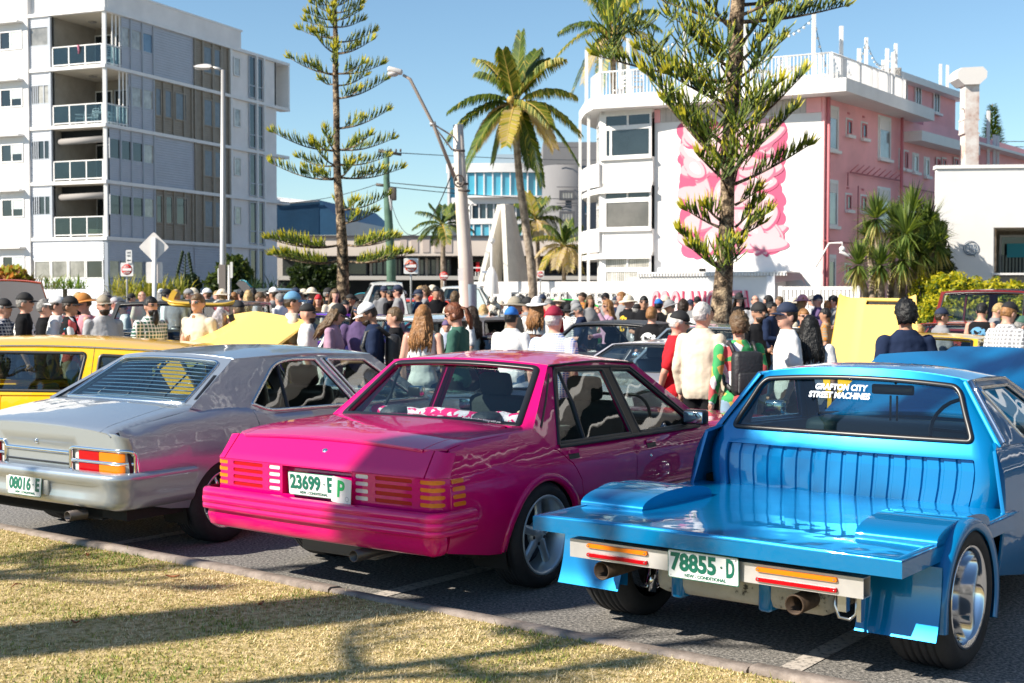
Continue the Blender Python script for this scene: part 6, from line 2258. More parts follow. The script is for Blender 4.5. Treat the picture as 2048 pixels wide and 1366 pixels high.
# ================================================================ trees
def leafmats(name, cols, rough=.55):
 out = []
 for i, c in enumerate(cols):
  m = mat('%s_%d' % (name, i), c, rough, spec=.35)
  if not m.get('t'):
   m['t'] = 1
   n, l = m.node_tree.nodes, m.node_tree.links
   b = n['Principled BSDF']
   tl = n.new('ShaderNodeBsdfTranslucent')
   tl.inputs[0].default_value = (min(1, c[0] * 2.2), min(1, c[1] * 2.), c[2], 1)
   mx = n.new('ShaderNodeMixShader')
   mx.inputs[0].default_value = .3
   l.new(b.outputs[0], mx.inputs[1]); l.new(tl.outputs[0], mx.inputs[2]); l.new(mx.outputs[0], n['Material Output'].inputs[0])
  out.append(m)
 return out
BARK = ramp_mat('pine_bark', [(.4, (.02, .015, .01)), (.5, (.13, .09, .06)), (.6, (.42, .31, .2))], scale=7, rough=.95, bump=1, bscale=22, bdist=.05, detail=8)
PINEL = leafmats('pine_leaf', [(.03, .06, .012), (.09, .14, .015), (.22, .26, .02), (.48, .44, .03)])
class Tri:
 def __init__(s): s.V, s.F, s.M = [], [], []
 def blade(s, a, b, w, m, twist=None, segs=1, droop=0.):
  """tapering two-sided ribbon from a to b"""
  a, b = np.asarray(a, float), np.asarray(b, float)
  d = b - a
  L = np.linalg.norm(d) + 1e-9
  up = np.array([0, 0, 1.]) if twist is None else twist
  sd_ = np.cross(d / L, up)
  nl = np.linalg.norm(sd_)
  sd_ = sd_ / nl if nl > 1e-6 else np.array([1., 0, 0])
  k = len(s.V)
  if segs == 1:
   s.V += [a - sd_ * w * .5, a + sd_ * w * .5, a + d * .55 + sd_ * w, b, a + d * .55 - sd_ * w]
   if droop:
    s.V[-2] = b - np.array([0, 0, droop])
   s.F += [(k, k + 1, k + 2), (k, k + 2, k + 4), (k + 4, k + 2, k + 3)]
   s.M += [m] * 3
 def rope(s, pts, r, m, mt=None):
  """3-sided tapered rope through pts"""
  pts = [np.asarray(p, float) for p in pts]
  n = len(pts)
  k = len(s.V)
  for i, p in enumerate(pts):
   d = pts[min(i + 1, n - 1)] - pts[max(i - 1, 0)]
   d = d / (np.linalg.norm(d) + 1e-9)
   u = np.cross(d, [.3, .9, .1]); u /= np.linalg.norm(u) + 1e-9
   v = np.cross(d, u)
   rr = r * (.55 if i == 0 else (1. if i < n - 1 else .12))
   for q in range(3):
    a = 2.094 * q
    s.V.append(p + (u * math.cos(a) + v * math.sin(a)) * rr)
  for i in range(n - 1):
   for q in range(3):
    a, b = k + i * 3 + q, k + i * 3 + (q + 1) % 3
    s.F += [(a, b, b + 3), (a, b + 3, a + 3)]
    mm = m if (mt is None or i < n - 2) else mt
    s.M += [mm, mm]
 def build(s, name, mats, parent=None):
  return raw(name, np.array(s.V), np.array(s.F), mats, parent, False, s.M)
def pine_branch(T, W, A, B, sag, r0, rr, dens, tw, droopy=0., upr=1., clump=0.):
 """curved limb A->B with upright rope-like twigs. W: wood MB, T: leaf triangles"""
 A, B = Vector(A), Vector(B)
 L = (B - A).length
 n = 9
 pts = []
 for i in range(n + 1):
  t = i / n
  p = A.lerp(B, t)
  p.z -= sag * L * math.sin(PI * t) * (1 - .25 * t)
  pts.append(p)
 W.tube(pts, [r0 * (1 - .8 * i / n) for i in range(n + 1)], 6)
 N = int(L * dens)
 side = (B - A).cross(Vector((0, 0, 1))).normalized()
 for i in range(N):
  t = .22 + .78 * (i + rr.random()) / N
  if clump and noise.noise(Vector((t * 7, A.x * 3, A.z * 5))) < -clump: continue
  k = min(int(t * n), n - 1)
  p = pts[k].lerp(pts[k + 1], t * n - k)
  ax = (pts[k + 1] - pts[k]).normalized()
  h = tw * (.65 + .5 * rr.random()) * (1.05 - .45 * abs(t - .55) * 1.6)
  o = side * rr.uniform(-1, 1) * .9
  d = (Vector((0, 0, upr)) + ax * rr.uniform(.15, .75) + o).normalized()
  q = p + d * h
  q2 = q + (Vector((0, 0, 1)) * .8 + d * .5).normalized() * h * .55
  shade = rr.random()
  m = 1 if shade < .35 else (0 if shade < .6 else 2)
  T.rope([p, p + d * h * .5, q, q2], tw * .062, m, 3 if rr.random() < .6 else 2)
  if rr.random() < .55:
   d2 = (d + side * rr.uniform(-1, 1) + ax * .4).normalized()
   T.rope([p + d * h * .3, p + d * h * .3 + d2 * h * .4, p + d * h * .3 + d2 * h * .75 + Vector((0, 0, h * .15))], tw * .055, 1 if rr.random() < .5 else 2, 2)
 # bushy tip
 for k in range(7):
  d = ((B - A).normalized() + Vector((rr.uniform(-.6, .6), rr.uniform(-.6, .6), rr.uniform(.0, 1.0)))).normalized()
  T.rope([pts[-1], pts[-1] + d * tw * .5, pts[-1] + d * tw * .9 + Vector((0, 0, tw * .2))], tw * .09, 2, 3)
def px_pine(name, label, Y, trunk, branches, tw, dens, seed, sag=.07, extra=None, rb=.045, group=None, bark=BARK, upr=1., clump=0.):
 """trunk: list (px,py,halfwidth_px); branches: (x0,y0,x1,y1,dYtip)"""
 rr = random.Random(seed)
 t = empty(name, (0, 0, 0), 0, label, 'pine tree', group)
 m = MB()
 pts = [AT(x, y, Y) for (x, y, w_) in trunk]
 base = pts[-1].copy(); base.z = 0
 pts.append(Vector((base.x, base.y, gz(0, Y) - .1)))
 rad = [w_ * Y / FOC for (x, y, w_) in trunk]
 rad.append(rad[-1] * 1.15)
 # resample for bumps
 P2, R2 = [], []
 for i in range(len(pts) - 1):
  n = max(2, int((pts[i] - pts[i + 1]).length / .25))
  for k in range(n):
   P2.append(pts[i].lerp(pts[i + 1], k / n))
   R2.append((rad[i] + (rad[i + 1] - rad[i]) * k / n) * (1 + .05 * noise.noise(Vector((i * 9 + k * .8, 0, 0)))))
 m.tube(P2, R2, 14)
 m.build('trunk', bark, t)
 W, T = MB(), Tri()
 for (x0, y0, x1, y1, dy) in branches:
  A = AT(x0, y0, Y)
  B = AT(x1, y1, Y + dy)
  pine_branch(T, W, A, B, sag, rb * (.6 + .4 * min(1, (B - A).length / 2.2)), rr, dens, tw, upr=upr, clump=clump)
 if extra: extra(T, W, rr)
 W.build('limbs', bark, t)
 T.build('foliage', PINEL, t)
 return t
left_tr = [(672, -60, 2.5), (669, 0, 3.5), (671, 70, 5), (671, 150, 6), (673, 230, 6.5), (673, 300, 7), (675, 360, 8), (681, 430, 9), (685, 500, 11), (686, 560, 12), (686, 610, 13)]
LB = []
rl = random.Random(4)
# top cone: crowded whorls
for y in range(-50, 60, 14):
 wd = 26 + (y + 50) * .30
 for s_ in (-1, 1):
  LB.append((670, y + 6, 670 + s_ * wd * rl.uniform(.8, 1.1), y - 10 * rl.random() - 2, rl.uniform(-.3, .3)))
 LB.append((670, y + 6, 670 + rl.uniform(-12, 12), y - 4, -.5))
for b_ in [(668, 74, 601, 60, .3), (675, 84, 745, 65, .4), (669, 78, 640, 66, -.6), (668, 106, 629, 68, -.7), (675, 108, 742, 82, -.3), (676, 106, 712, 92, .5), (670, 110, 671, 92, -1.0), (668, 148, 580, 117, .1), (669, 150, 616, 126, -.8), (672, 148, 669, 104, -1.1), (675, 147, 763, 130, .2), (676, 148, 726, 128, -.5),
  (668, 168, 640, 160, .6), (677, 171, 729, 153, -.4), (677, 197, 771, 161, .0), (676, 196, 716, 182, -.5), (678, 257, 773, 223, -.1), (679, 256, 720, 238, .5), (667, 301, 547, 265, .1), (668, 300, 651, 261, -1.1), (679, 300, 783, 279, .3), (680, 300, 739, 272, -.8), (668, 302, 628, 284, -.9), (680, 299, 712, 286, .7),
  (667, 332, 599, 316, .5), (668, 330, 627, 290, -1.0), (681, 329, 772, 314, .3), (680, 330, 716, 322, -.7), (666, 359, 545, 328, .0), (682, 355, 801, 338, .1), (668, 356, 638, 346, -.8), (683, 356, 760, 340, -.6), (668, 358, 612, 338, .6), (683, 352, 702, 330, -.9),
  (686, 420, 773, 393, .0), (687, 420, 712, 404, -.8), (676, 416, 672, 400, .8), (690, 445, 749, 425, .3), (690, 447, 712, 432, -.6)]: LB.append(b_)
for (y, L_, R_2) in ((490, 532, 797), (522, 540, 822)):
 for dy in (-1.4, -.6, .2, 1.0):
  LB.append((679, y, L_ + abs(dy) * 26, y - 12 + dy * 2, dy)); LB.append((693, y, R_2 - abs(dy) * 26, y - 14 + dy * 2, dy))
px_pine('norfolk_pine', 'tall young pine with tiers of flat spreading branches left of the power poles', 37, left_tr, LB, .27, 17, 5, sag=.08, rb=.035, group='pines')
right_tr = [(1484, -80, 12), (1478, -20, 13), (1472, 50, 15), (1472, 120, 15), (1469, 150, 15.5), (1461, 230, 13.5), (1456, 300, 13), (1455, 380, 14), (1453, 450, 15), (1450, 520, 17), (1446, 575, 19), (1441, 640, 23), (1438, 690, 25)]
RB = [(1470, 47, 1290, -14, .5), (1481, 44, 1690, 12, .6), (1462, 165, 1196, 112, .1), (1463, 300, 1292, 148, -.3), (1455, 340, 1330, 205, .3), (1455, 330, 1372, 240, -.8), (1455, 363, 1400, 315, -.6), (1470, 368, 1616, 292, .2), (1480, 322, 1587, 222, .3), (1476, 272, 1606, 150, -.2), (1477, 240, 1560, 165, -1.0),
 (1476, 158, 1562, 84, .1), (1482, 122, 1560, 40, .2), (1480, 90, 1540, 10, .6), (1466, 100, 1345, 35, .2), (1466, 140, 1380, 70, -.8), (1464, 210, 1340, 150, -.9), (1462, 190, 1280, 100, .4), (1465, 60, 1400, -10, -.7), (1484, 30, 1600, -30, -.4), (1484, 10, 1640, -20, .5),
 (1440, 455, 1375, 422, -.1), (1441, 440, 1412, 416, -.5), (1470, 455, 1516, 408, .0), (1472, 470, 1533, 428, -.3), (1474, 472, 1521, 450, .3), (1436, 530, 1362, 468, -.2), (1436, 534, 1384, 498, -.6), (1470, 410, 1512, 384, -.2), (1475, 500, 1480, 488, -.4)]
def front_tufts(T, W, rr):
 # limbs pointing at the camera: long rope bundles seen end on
 Y = 25
 for (x, y, n, L_) in ((1475, 250, 26, .62), (1435, 185, 24, .6), (1500, 210, 22, .6), (1395, 140, 20, .55), (1448, 110, 20, .55), (1515, 130, 16, .5), (1420, 270, 20, .5), (1500, 290, 20, .55), (1480, 320, 22, .5), (1450, 340, 18, .5), (1540, 60, 12, .45), (1370, 90, 14, .45), (1230, 70, 26, .5), (1215, 95, 18, .45), (1270, 60, 18, .45), (1310, 100, 16, .5), (1450, 520, 22, .42), (1440, 500, 12, .3), (1465, 505, 12, .3), (1340, 190, 12, .45), (1385, 225, 16, .5), (1410, 60, 12, .4), (1590, 10, 12, .4), (1340, 30, 10, .4)):
  c = AT(x, y, Y - .9)
  W.tube([AT(1465, y + 60, Y), c + Vector((0, .3, -.15)), c], [.03, .02, .012], 5) if abs(x - 1465) < 60 and y < 400 else None
  for k in range(int(n * 1.2)):
   a = rr.uniform(-1.15, 1.15)
   d = Vector((math.sin(a), rr.uniform(-.8, .3), math.cos(a) * .95 + .15)).normalized()
   o = Vector((rr.uniform(-.12, .12), rr.uniform(-.2, .2), rr.uniform(-.2, .1)))
   m = rr.choice((1, 1, 2, 0))
   T.rope([c + o, c + o + d * L_ * .5, c + o + d * L_ * .85 + Vector((0, 0, .03)), c + o + d * L_ + Vector((0, 0, .08))], .015, m, 3 if rr.random() < .4 else 2)
px_pine('norfolk_pine', 'large pine with a scaly trunk and upswept branches in front of the mural', 25, right_tr, RB, .3, 24, 9, sag=.03, extra=front_tufts, rb=.045, group='pines', upr=1.)
# ---- palms
FROND = leafmats('frond', [(.025, .05, .012), (.07, .12, .015), (.15, .19, .02), (.42, .34, .06), (.45, .36, .22)])
PBARK = ramp_mat('palm_bark', [(.35, (.12, .09, .065)), (.5, (.27, .21, .16)), (.65, (.4, .33, .26))], scale=5, rough=.95, bump=.8, bscale=14, bdist=.04)
def palm(label, Y, crown, trunk, fronds, wpx, nleaf=34, ll=.6, seed=1, coconut=True, group='palms', spread=None):
 """fronds: list of (tip px, tip py, dY, tone, arch) measured from the crown"""
 rr = random.Random(seed)
 t = empty('palm_tree', (0, 0, 0), 0, label, 'palm tree', group)
 m = MB()
 pts = [AT(x, y, Y) for (x, y) in trunk]
 b = pts[-1].copy()
 pts.append(Vector((b.x, b.y, gz(0, Y) - .1)))
 P2, R2 = [], []
 tot = sum((pts[i] - pts[i + 1]).length for i in range(len(pts) - 1))
 acc = 0
 for i in range(len(pts) - 1):
  L = (pts[i] - pts[i + 1]).length
  n = max(2, int(L / .12))
  for k in range(n):
   P2.append(pts[i].lerp(pts[i + 1], k / n))
   tt = (acc + L * k / n) / tot
   R2.append(wpx * Y / FOC * (.8 + .45 * tt) * (1.0 if (len(P2) % 3) else .94))
  acc += L
 m.tube(P2, R2, 12)
 m.build('trunk', PBARK, t)
 c = AT(crown[0], crown[1], Y)
 W, T = MB(), Tri()
 for (tx, ty, dy, tone, arch) in fronds:
  tip = AT(tx, ty, Y + dy)
  d = tip - c
  L = d.length
  n = 12
  mid = c + d * .5 + Vector((0, 0, arch * L))
  rp = [(c.lerp(mid, i / n)).lerp(mid.lerp(tip, i / n), i / n) for i in range(n + 1)]
  W.tube(rp, [.035 * (1 - .8 * i / n) for i in range(n + 1)], 5, m=1 if tone >= 2 else 0)
  for i in range(nleaf):
   t_ = .12 + .86 * (i / nleaf)
   k = min(int(t_ * n), n - 1)
   p = rp[k].lerp(rp[k + 1], t_ * n - k)
   ax = (rp[k + 1] - rp[k]).normalized()
   sd_ = ax.cross(Vector((0, 0, 1)))
   if sd_.length < .1: sd_ = Vector((1, 0, 0))
   sd_.normalize()
   upv = sd_.cross(ax)
   lw = ll * (math.sin(PI * (.12 + .8 * t_)) ** .6) * rr.uniform(.8, 1.1)
   for s_ in (-1, 1):
    dd = (sd_ * s_ * .9 + ax * (.45 + .5 * t_) + upv * .18).normalized()
    q = p + dd * lw * .62
    q2 = q + (dd * .5 + Vector((0, 0, -1.1))).normalized() * lw * .5
    r_ = rr.random()
    mi = tone if r_ < .55 else max(0, min(4, tone + (1 if r_ < .8 else -1)))
    if r_ > .96: mi = 3
    wv = .022 * (ll / .6) * 1.3
    a_, b_, c_ = np.array(p), np.array(q), np.array(q2)
    kx = len(T.V)
    wd_ = np.array(ax) * wv
    T.V += [a_ - wd_ * .5, a_ + wd_ * .5, b_ + wd_, b_ - wd_, c_]
    T.F += [(kx, kx + 1, kx + 2), (kx, kx + 2, kx + 3), (kx + 3, kx + 2, kx + 4)]
    T.M += [mi] * 3
 if coconut:
  for k in range(16):
   a = rr.uniform(0, 2 * PI)
   p = c + Vector((.32 * math.cos(a), .32 * math.sin(a), rr.uniform(-.55, .1)))
   W.ball(p, .12, .12, .14, 8, 6, 1)
  for k in range(26):
   a = rr.uniform(0, 2 * PI)
   d = Vector((math.cos(a), math.sin(a), 0))
   T.blade(c + d * .15 - Vector((0, 0, .5)), c + d * rr.uniform(.3, .8) + Vector((0, 0, rr.uniform(-.6, .5))), .04, rr.choice((3, 4)))
 W.build('frond_stems', [mat('stem_green', (.2, .2, .04), .6), mat('stem_gold', (.5, .33, .08), .6)], t)
 T.build('fronds', FROND, t)
 return t
palm('coconut palm with golden drooping fronds between the office and the motel', 46, (1030, 208), [(1030, 215), (1033, 290), (1040, 370), (1050, 440), (1060, 510), (1066, 575)],
 [(1043, 62, .2, 1, .02), (1005, 98, -1, 2, .05), (958, 150, .6, 1, .32), (900, 222, -.3, 1, .30), (893, 285, .5, 1, .34), (925, 355, -1.0, 1, .33), (1012, 295, -2.0, 3, .15), (1085, 378, -.8, 1, .25), (1060, 340, .8, 0, .2), (1157, 330, -.4, 1, .30), (1160, 270, .4, 2, .30), (1150, 195, 0., 2, .28), (1123, 120, -.7, 2, .26), (1090, 120, .8, 1, .25), (1075, 100, 1.2, 1, .15), (955, 120, 1.2, 2, .25), (950, 300, 1.2, 4, .3), (1110, 300, 1.4, 4, .3), (985, 330, .2, 0, .3), (1100, 250, -1.5, 2, .3)],
 8, 72, .68, 3)
palm('tall coconut palm partly hidden behind the right pine, over the terrace', 57, (1223, 62), [(1223, 70), (1226, 130), (1229, 200), (1231, 300)],
 [(1118, 68, .3, 1, .3), (1105, 125, -.4, 2, .34), (1140, 200, .3, 1, .3), (1165, 170, -.8, 4, .3), (1315, 25, .2, 1, .25), (1320, 60, -.4, 1, .3), (1345, 130, .4, 3, .35), (1300, 160, -.6, 4, .3), (1215, -30, .2, 2, .1), (1190, -40, -.8, 1, .1), (1250, -30, .7, 1, .1), (1170, -5, .8, 2, .25), (1280, -10, -.8, 2, .25), (1255, 190, .5, 4, .2), (1195, 200, -1.2, 2, .25)],
 7, 46, .7, 4)
palm('small dark-green palm between the power pole and the shop fascia', 66, (885, 450), [(886, 462), (886, 520), (887, 570)],
 [(860, 410, 0, 1, .12), (838, 425, .5, 0, .22), (828, 457, -.3, 1, .3), (840, 480, .4, 1, .3), (905, 408, .3, 1, .12), (932, 420, -.5, 1, .22), (945, 462, .2, 0, .3), (935, 486, -.6, 1, .3), (895, 490, -1.2, 2, .2), (868, 492, .8, 1, .2), (885, 410, 1, 0, .1), (915, 440, 1.3, 0, .3)],
 5.5, 30, .62, 5, coconut=False, group='small palms')
palm('bushy palm behind the leaning coconut trunk with one yellow frond', 62, (1072, 440), [(1074, 455), (1076, 520), (1078, 560)],
 [(1055, 385, -.4, 3, .1), (1035, 410, .2, 1, .25), (1020, 445, -.3, 1, .3), (1032, 470, .5, 1, .3), (1095, 395, .3, 1, .15), (1118, 415, -.3, 0, .28), (1122, 445, .4, 1, .3), (1105, 478, -.6, 4, .3), (1080, 485, -1, 4, .2), (1055, 480, .7, 2, .2), (1075, 395, 1.1, 0, .1), (1110, 462, 1.2, 0, .3)],
 5, 30, .62, 6, coconut=False, group='small palms')
palm('low spreading palm with sunlit pale fronds above the breeze-block wall', 58, (1127, 492), [(1128, 505), (1128, 540), (1128, 562)],
 [(1118, 442, 0, 1, .05), (1140, 440, .3, 1, .05), (1092, 452, .3, 1, .25), (1070, 478, -.4, 2, .3), (1072, 515, .2, 4, .35), (1080, 545, -.5, 3, .33), (1110, 540, -1.2, 4, .2), (1160, 455, .2, 1, .22), (1178, 480, -.3, 1, .3), (1180, 520, .4, 2, .35), (1165, 548, -.5, 4, .3), (1140, 545, -1.0, 4, .2), (1150, 520, 1., 1, .3)],
 4.5, 34, .6, 7, coconut=False, group='small palms')
# ---- spiky rosettes (yucca clump)
def yucca():
 rr = random.Random(8)
 t = empty('yucca_clump', (0, 0, 0), 0, 'tall clump of spiky yucca heads on shaggy trunks right of the pink motel flank', 'yucca')
 Y = 42
 LM = leafmats('yucca_leaf', [(.03, .06, .015), (.09, .14, .03), (.2, .26, .06), (.4, .36, .12)])
 heads = [(1752, 437, 46, 0), (1812, 468, 58, -.8), (1716, 530, 44, -.6), (1761, 530, 42, -.9), (1824, 424, 52, .4), (1856, 452, 52, .2), (1874, 488, 44, -.2), (1806, 520, 44, -1.1), (1842, 508, 46, -.7), (1790, 450, 44, .8), (1735, 475, 38, .5), (1870, 540, 36, .3)]
 W = MB()
 for i, (x, y, r_, dy) in enumerate(heads):
  T = Tri()
  c = AT(x, y, Y + dy)
  L0 = 1.25 * r_ * Y / FOC
  for k in range(190):
   a = rr.uniform(0, 2 * PI)
   el = rr.uniform(-1.1, 1.5)
   d = Vector((math.cos(a) * math.cos(el), math.sin(a) * math.cos(el), math.sin(el)))
   L = L0 * rr.uniform(.75, 1.1)
   T.blade(c + d * .05, c + d * L, .03, 3 if (el < -.75 and rr.random() < .7) else rr.choice((0, 1, 1, 2)), droop=.12 * L if el < .8 else 0)
  for k in range(30):
   a = rr.uniform(0, 2 * PI)
   T.blade(c + Vector((.06 * math.cos(a), .06 * math.sin(a), -.1)), c + Vector((.22 * math.cos(a), .22 * math.sin(a), -rr.uniform(.4, 1.0) * L0 * 1.3)), .02, 3)
  T.build('leaf_head', LM, t)
  bx = x + rr.uniform(-6, 6)
  bb = AT(1745 + (x - 1745) * .55 + 10, 600, Y + dy * .3)
  W.tube([c - Vector((0, 0, .05)), c.lerp(Vector((bb.x, bb.y, c.z * .5)), .6), Vector((bb.x, bb.y, .3)), Vector((bb.x, bb.y, 0))], [.09, .11, .14, .16], 8)
 W.build('trunks', PBARK, t)
yucca()
# ---- leafy masses
def leaf_mass(name, label, cat, ells, n, size, cols, seed, rel='x', group=None, kind=None, dark=True, stems=True, up=0.):
 """ells: (centre Vector, rx, ry, rz)"""
 r = np.random.RandomState(seed)
 vol = np.array([e[1] * e[2] * e[3] for e in ells]) ** .7
 idx = r.choice(len(ells), n, p=vol / vol.sum())
 u = r.normal(size=(n, 3)); u /= np.linalg.norm(u, axis=1)[:, None]
 rad = r.uniform(.45, 1.08, n) ** .6
 cen = np.array([list(e[0]) for e in ells])[idx]
 sc = np.array([[e[1], e[2], e[3]] for e in ells])[idx]
 lump = 1 + .22 * np.sin(u[:, 0] * 9 + idx) * np.cos(u[:, 2] * 8 + idx * 2)
 p = cen + u * sc * (rad * lump)[:, None]
 p[:, 2] = np.maximum(p[:, 2], .05)
 a = r.normal(size=(n, 3)) + u * .6; a[:, 2] += up; a /= np.linalg.norm(a, axis=1)[:, None]
 b = np.cross(a, r.normal(size=(n, 3))); b /= np.linalg.norm(b, axis=1)[:, None]
 s = size * r.uniform(.6, 1.3, n)[:, None]
 V = np.stack([p - a * s, p + b * s * .45, p + a * s, p - b * s * .45], 1).reshape(-1, 3)
 F = np.arange(4 * n).reshape(-1, 4)
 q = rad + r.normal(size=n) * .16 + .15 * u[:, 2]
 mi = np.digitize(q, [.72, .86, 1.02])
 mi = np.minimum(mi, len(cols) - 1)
 t = empty(name, (0, 0, 0), 0, label, cat, group)
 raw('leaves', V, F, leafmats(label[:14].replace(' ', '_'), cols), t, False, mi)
 if stems:
  W = MB()
  for e_ in ells:
   c = Vector(e_[0])
   for k in range(3):
    d = Vector((r.uniform(-.3, .3) * e_[1], r.uniform(-.3, .3) * e_[2], 0))
    W.tube([Vector((c.x, c.y, 0)) + d * .3, c + d, c + d * 2 + Vector((0, 0, e_[3] * .6))], [.05, .035, .015], 5)
  W.build('stems', PBARK, t)
 return t
def el(px, py, Y, rx, rz_, ry=None):
 k = Y / FOC
 return (AT(px, py, Y), rx * k, (ry or rx) * k, rz_ * k)
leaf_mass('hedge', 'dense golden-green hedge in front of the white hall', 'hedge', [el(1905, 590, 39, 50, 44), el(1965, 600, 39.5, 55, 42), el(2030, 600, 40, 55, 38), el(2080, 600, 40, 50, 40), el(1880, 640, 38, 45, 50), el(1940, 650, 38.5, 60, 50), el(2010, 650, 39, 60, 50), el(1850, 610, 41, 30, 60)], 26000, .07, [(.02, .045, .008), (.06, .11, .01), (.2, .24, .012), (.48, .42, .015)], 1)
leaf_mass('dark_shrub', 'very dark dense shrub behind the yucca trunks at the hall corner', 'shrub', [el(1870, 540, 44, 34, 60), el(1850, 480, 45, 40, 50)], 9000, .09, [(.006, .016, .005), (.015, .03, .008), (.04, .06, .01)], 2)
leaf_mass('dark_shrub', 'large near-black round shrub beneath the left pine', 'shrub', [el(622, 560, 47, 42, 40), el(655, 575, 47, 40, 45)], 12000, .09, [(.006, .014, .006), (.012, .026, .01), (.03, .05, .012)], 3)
leaf_mass('shrub', 'dark leafy shrub against the ribbed wall by the street lamp', 'shrub', [el(470, 545, 50, 32, 34), el(450, 570, 50, 35, 30), el(490, 575, 50, 26, 30)], 6000, .12, [(.01, .022, .008), (.025, .05, .012), (.07, .1, .02)], 4)
leaf_mass('shrub', 'small round dark shrub beside the flowering aloe stalk', 'shrub', [el(383, 570, 52, 18, 22)], 1800, .1, [(.008, .02, .01), (.02, .04, .015)], 5)
leaf_mass('cordyline', 'rust-orange cordyline bush at the far left edge', 'bush', [el(22, 560, 46, 34, 24), el(0, 570, 46, 30, 28)], 3500, .16, [(.12, .03, .015), (.3, .09, .03), (.5, .2, .07), (.3, .3, .03)], 6, up=.8)
leaf_mass('shrub', 'yellow-green grassy bush below the cordyline', 'bush', [el(15, 595, 44, 40, 16)], 3500, .12, [(.05, .07, .01), (.2, .22, .02), (.4, .36, .04)], 7, up=.8)
def spiky(px, py, Y, n, L, label, cols, seed, spread=.9, w=.02, name='strappy_plant'):
 rr = random.Random(seed)
 t = empty(name, (0, 0, 0), 0, label, 'plant')
 T = Tri()
 c = AT(px, py, Y)
 for k in range(n):
  a = rr.uniform(0, 2 * PI)
  el_ = rr.uniform(.2, 1.4)
  d = Vector((math.cos(a) * math.cos(el_) * spread, math.sin(a) * math.cos(el_) * spread, math.sin(el_)))
  o = Vector((rr.uniform(-.8, .8), rr.uniform(-.3, .3), 0)) * spread
  T.blade(c + o, c + o + d * L * rr.uniform(.6, 1.1), w, rr.randrange(len(cols)), droop=.2 * L)
 T.build('leaves', leafmats('spk%d' % seed, cols), t)
 MB().tube([Vector((c.x, c.y, 0)), c], .08, 6).build('stem', PBARK, t)
YG = [(.12, .15, .02), (.3, .3, .04), (.42, .38, .08)]
spiky(262, 592, 48, 220, 1.1, 'yellow-green strappy plant behind the one-way sign post', YG, 11)
spiky(285, 598, 47, 160, 1.0, 'clump of long yellowish leaves left of the diamond sign post', YG, 12)
spiky(335, 590, 47, 200, 1.0, 'yellow-green strappy clump right of the diamond sign post', YG, 13)
spiky(75, 580, 46, 60, 1.1, 'sparse dark strappy plant beside the cordyline', [(.08, .1, .03), (.2, .16, .05)], 14)
spiky(130, 578, 47, 180, .7, 'bright green tuft against the white ground-floor cladding', [(.1, .2, .02), (.25, .34, .04)], 15)
spiky(525, 592, 48, 90, 1.1, 'dark spiky plant at the base of the apartment end wall', [(.01, .03, .015), (.03, .06, .03)], 16, w=.035)
spiky(555, 592, 49, 70, .9, 'second dark spiky plant near the apartment end fin', [(.01, .03, .015), (.03, .06, .03)], 17, w=.035)
spiky(1990, 375, 46.4, 40, .5, 'dry tuft sprouting on the white hall parapet', [(.3, .24, .12)], 18, .6)
# aloe stalk
t = empty('aloe_stalk', (0, 0, 0), 0, 'tall thin flowering stalk with short dark side heads by the ribbed wall', 'plant')
m = MB()
A0, A1 = AT(368, 590, 50), AT(371, 508, 50)
m.tube([Vector((A0.x, A0.y, 0)), A0, A1], [.06, .05, .02], 6)
rr_ = random.Random(2)
for k in range(22):
 q = A0.lerp(A1, .15 + .85 * k / 22)
 sx = (-1) ** k * (.32 * (1 - k / 26) + .05)
 m.tube([q, q + Vector((sx, rr_.uniform(-.1, .1), .08))], [.015, .012], 4)
 m.ball(q + Vector((sx, 0, .12)), .07, .07, .08, 6, 4)
m.build('stalk', leafmats('aloe', [(.02, .04, .015)])[0], t)
# far pine at the right, small
rr2 = random.Random(3)
t = empty('far_pine', (0, 0, 0), 0, 'small distant conical pine beyond the motel rear wing', 'pine tree')
T = Tri(); Yp = 90
ax_t, ax_b = AT(1985, 208, Yp), AT(1985, 305, Yp)
for k in range(1500):
 u_ = rr2.random() ** .7
 c = ax_t.lerp(ax_b, u_)
 a = rr2.uniform(0, 2 * PI)
 rad = (.05 + .85 * u_) * rr2.uniform(.3, 1)
 p = c + Vector((rad * math.cos(a), rad * math.sin(a), 0))
 T.blade(p, p + Vector((.35 * math.cos(a), .35 * math.sin(a), .12)), .05, rr2.choice((0, 0, 1)))
T.build('foliage', PINEL, t)
MB().tube([ax_t, Vector((ax_b.x, ax_b.y, 0))], [.03, .2], 6).build('trunk', BARK, t)
# trees beside the camera to the left: they throw the long shadows over lawn and cars
def shade_tree(x, y, zc, h, seed, lab, nb=22, Lb=2.2, r=.25):
 rr = random.Random(seed)
 t = empty('norfolk_pine', (0, 0, 0), 0, lab, 'pine tree', 'pines')
 MB().tube([(x, y, h), (x, y, zc), (x, y, 0)], [.05, r * .75, r], 10).build('trunk', BARK, t)
 W, T = MB(), Tri()
 for k in range(nb):
  z = zc + (h - zc) * k / nb
  L = Lb * (1 - .7 * k / nb) * rr.uniform(.7, 1.1)
  a = k * 2.4 + rr.uniform(-.3, .3)
  pine_branch(T, W, Vector((x, y, z)), Vector((x + L * math.cos(a), y + L * math.sin(a), z + L * .3)), .05, .05, rr, 12, .3)
 W.build('limbs', BARK, t)
 T.build('foliage', PINEL, t)
shade_tree(-11.4, 2.3, 9.6, 14.5, 1, 'tall pine standing out of frame to the left whose trunk shadow crosses the lawn', nb=9, Lb=1.6, r=.42)
shade_tree(-11.4, 4.2, 5.6, 7.0, 2, 'slender young pine standing out of frame to the left', nb=7, Lb=2.0, r=.1)
shade_tree(-7.5, 2.75, 5.2, 7.2, 3, 'young pine just out of frame whose crown shades the bottom of the lawn', nb=7, Lb=1.2, r=.08)
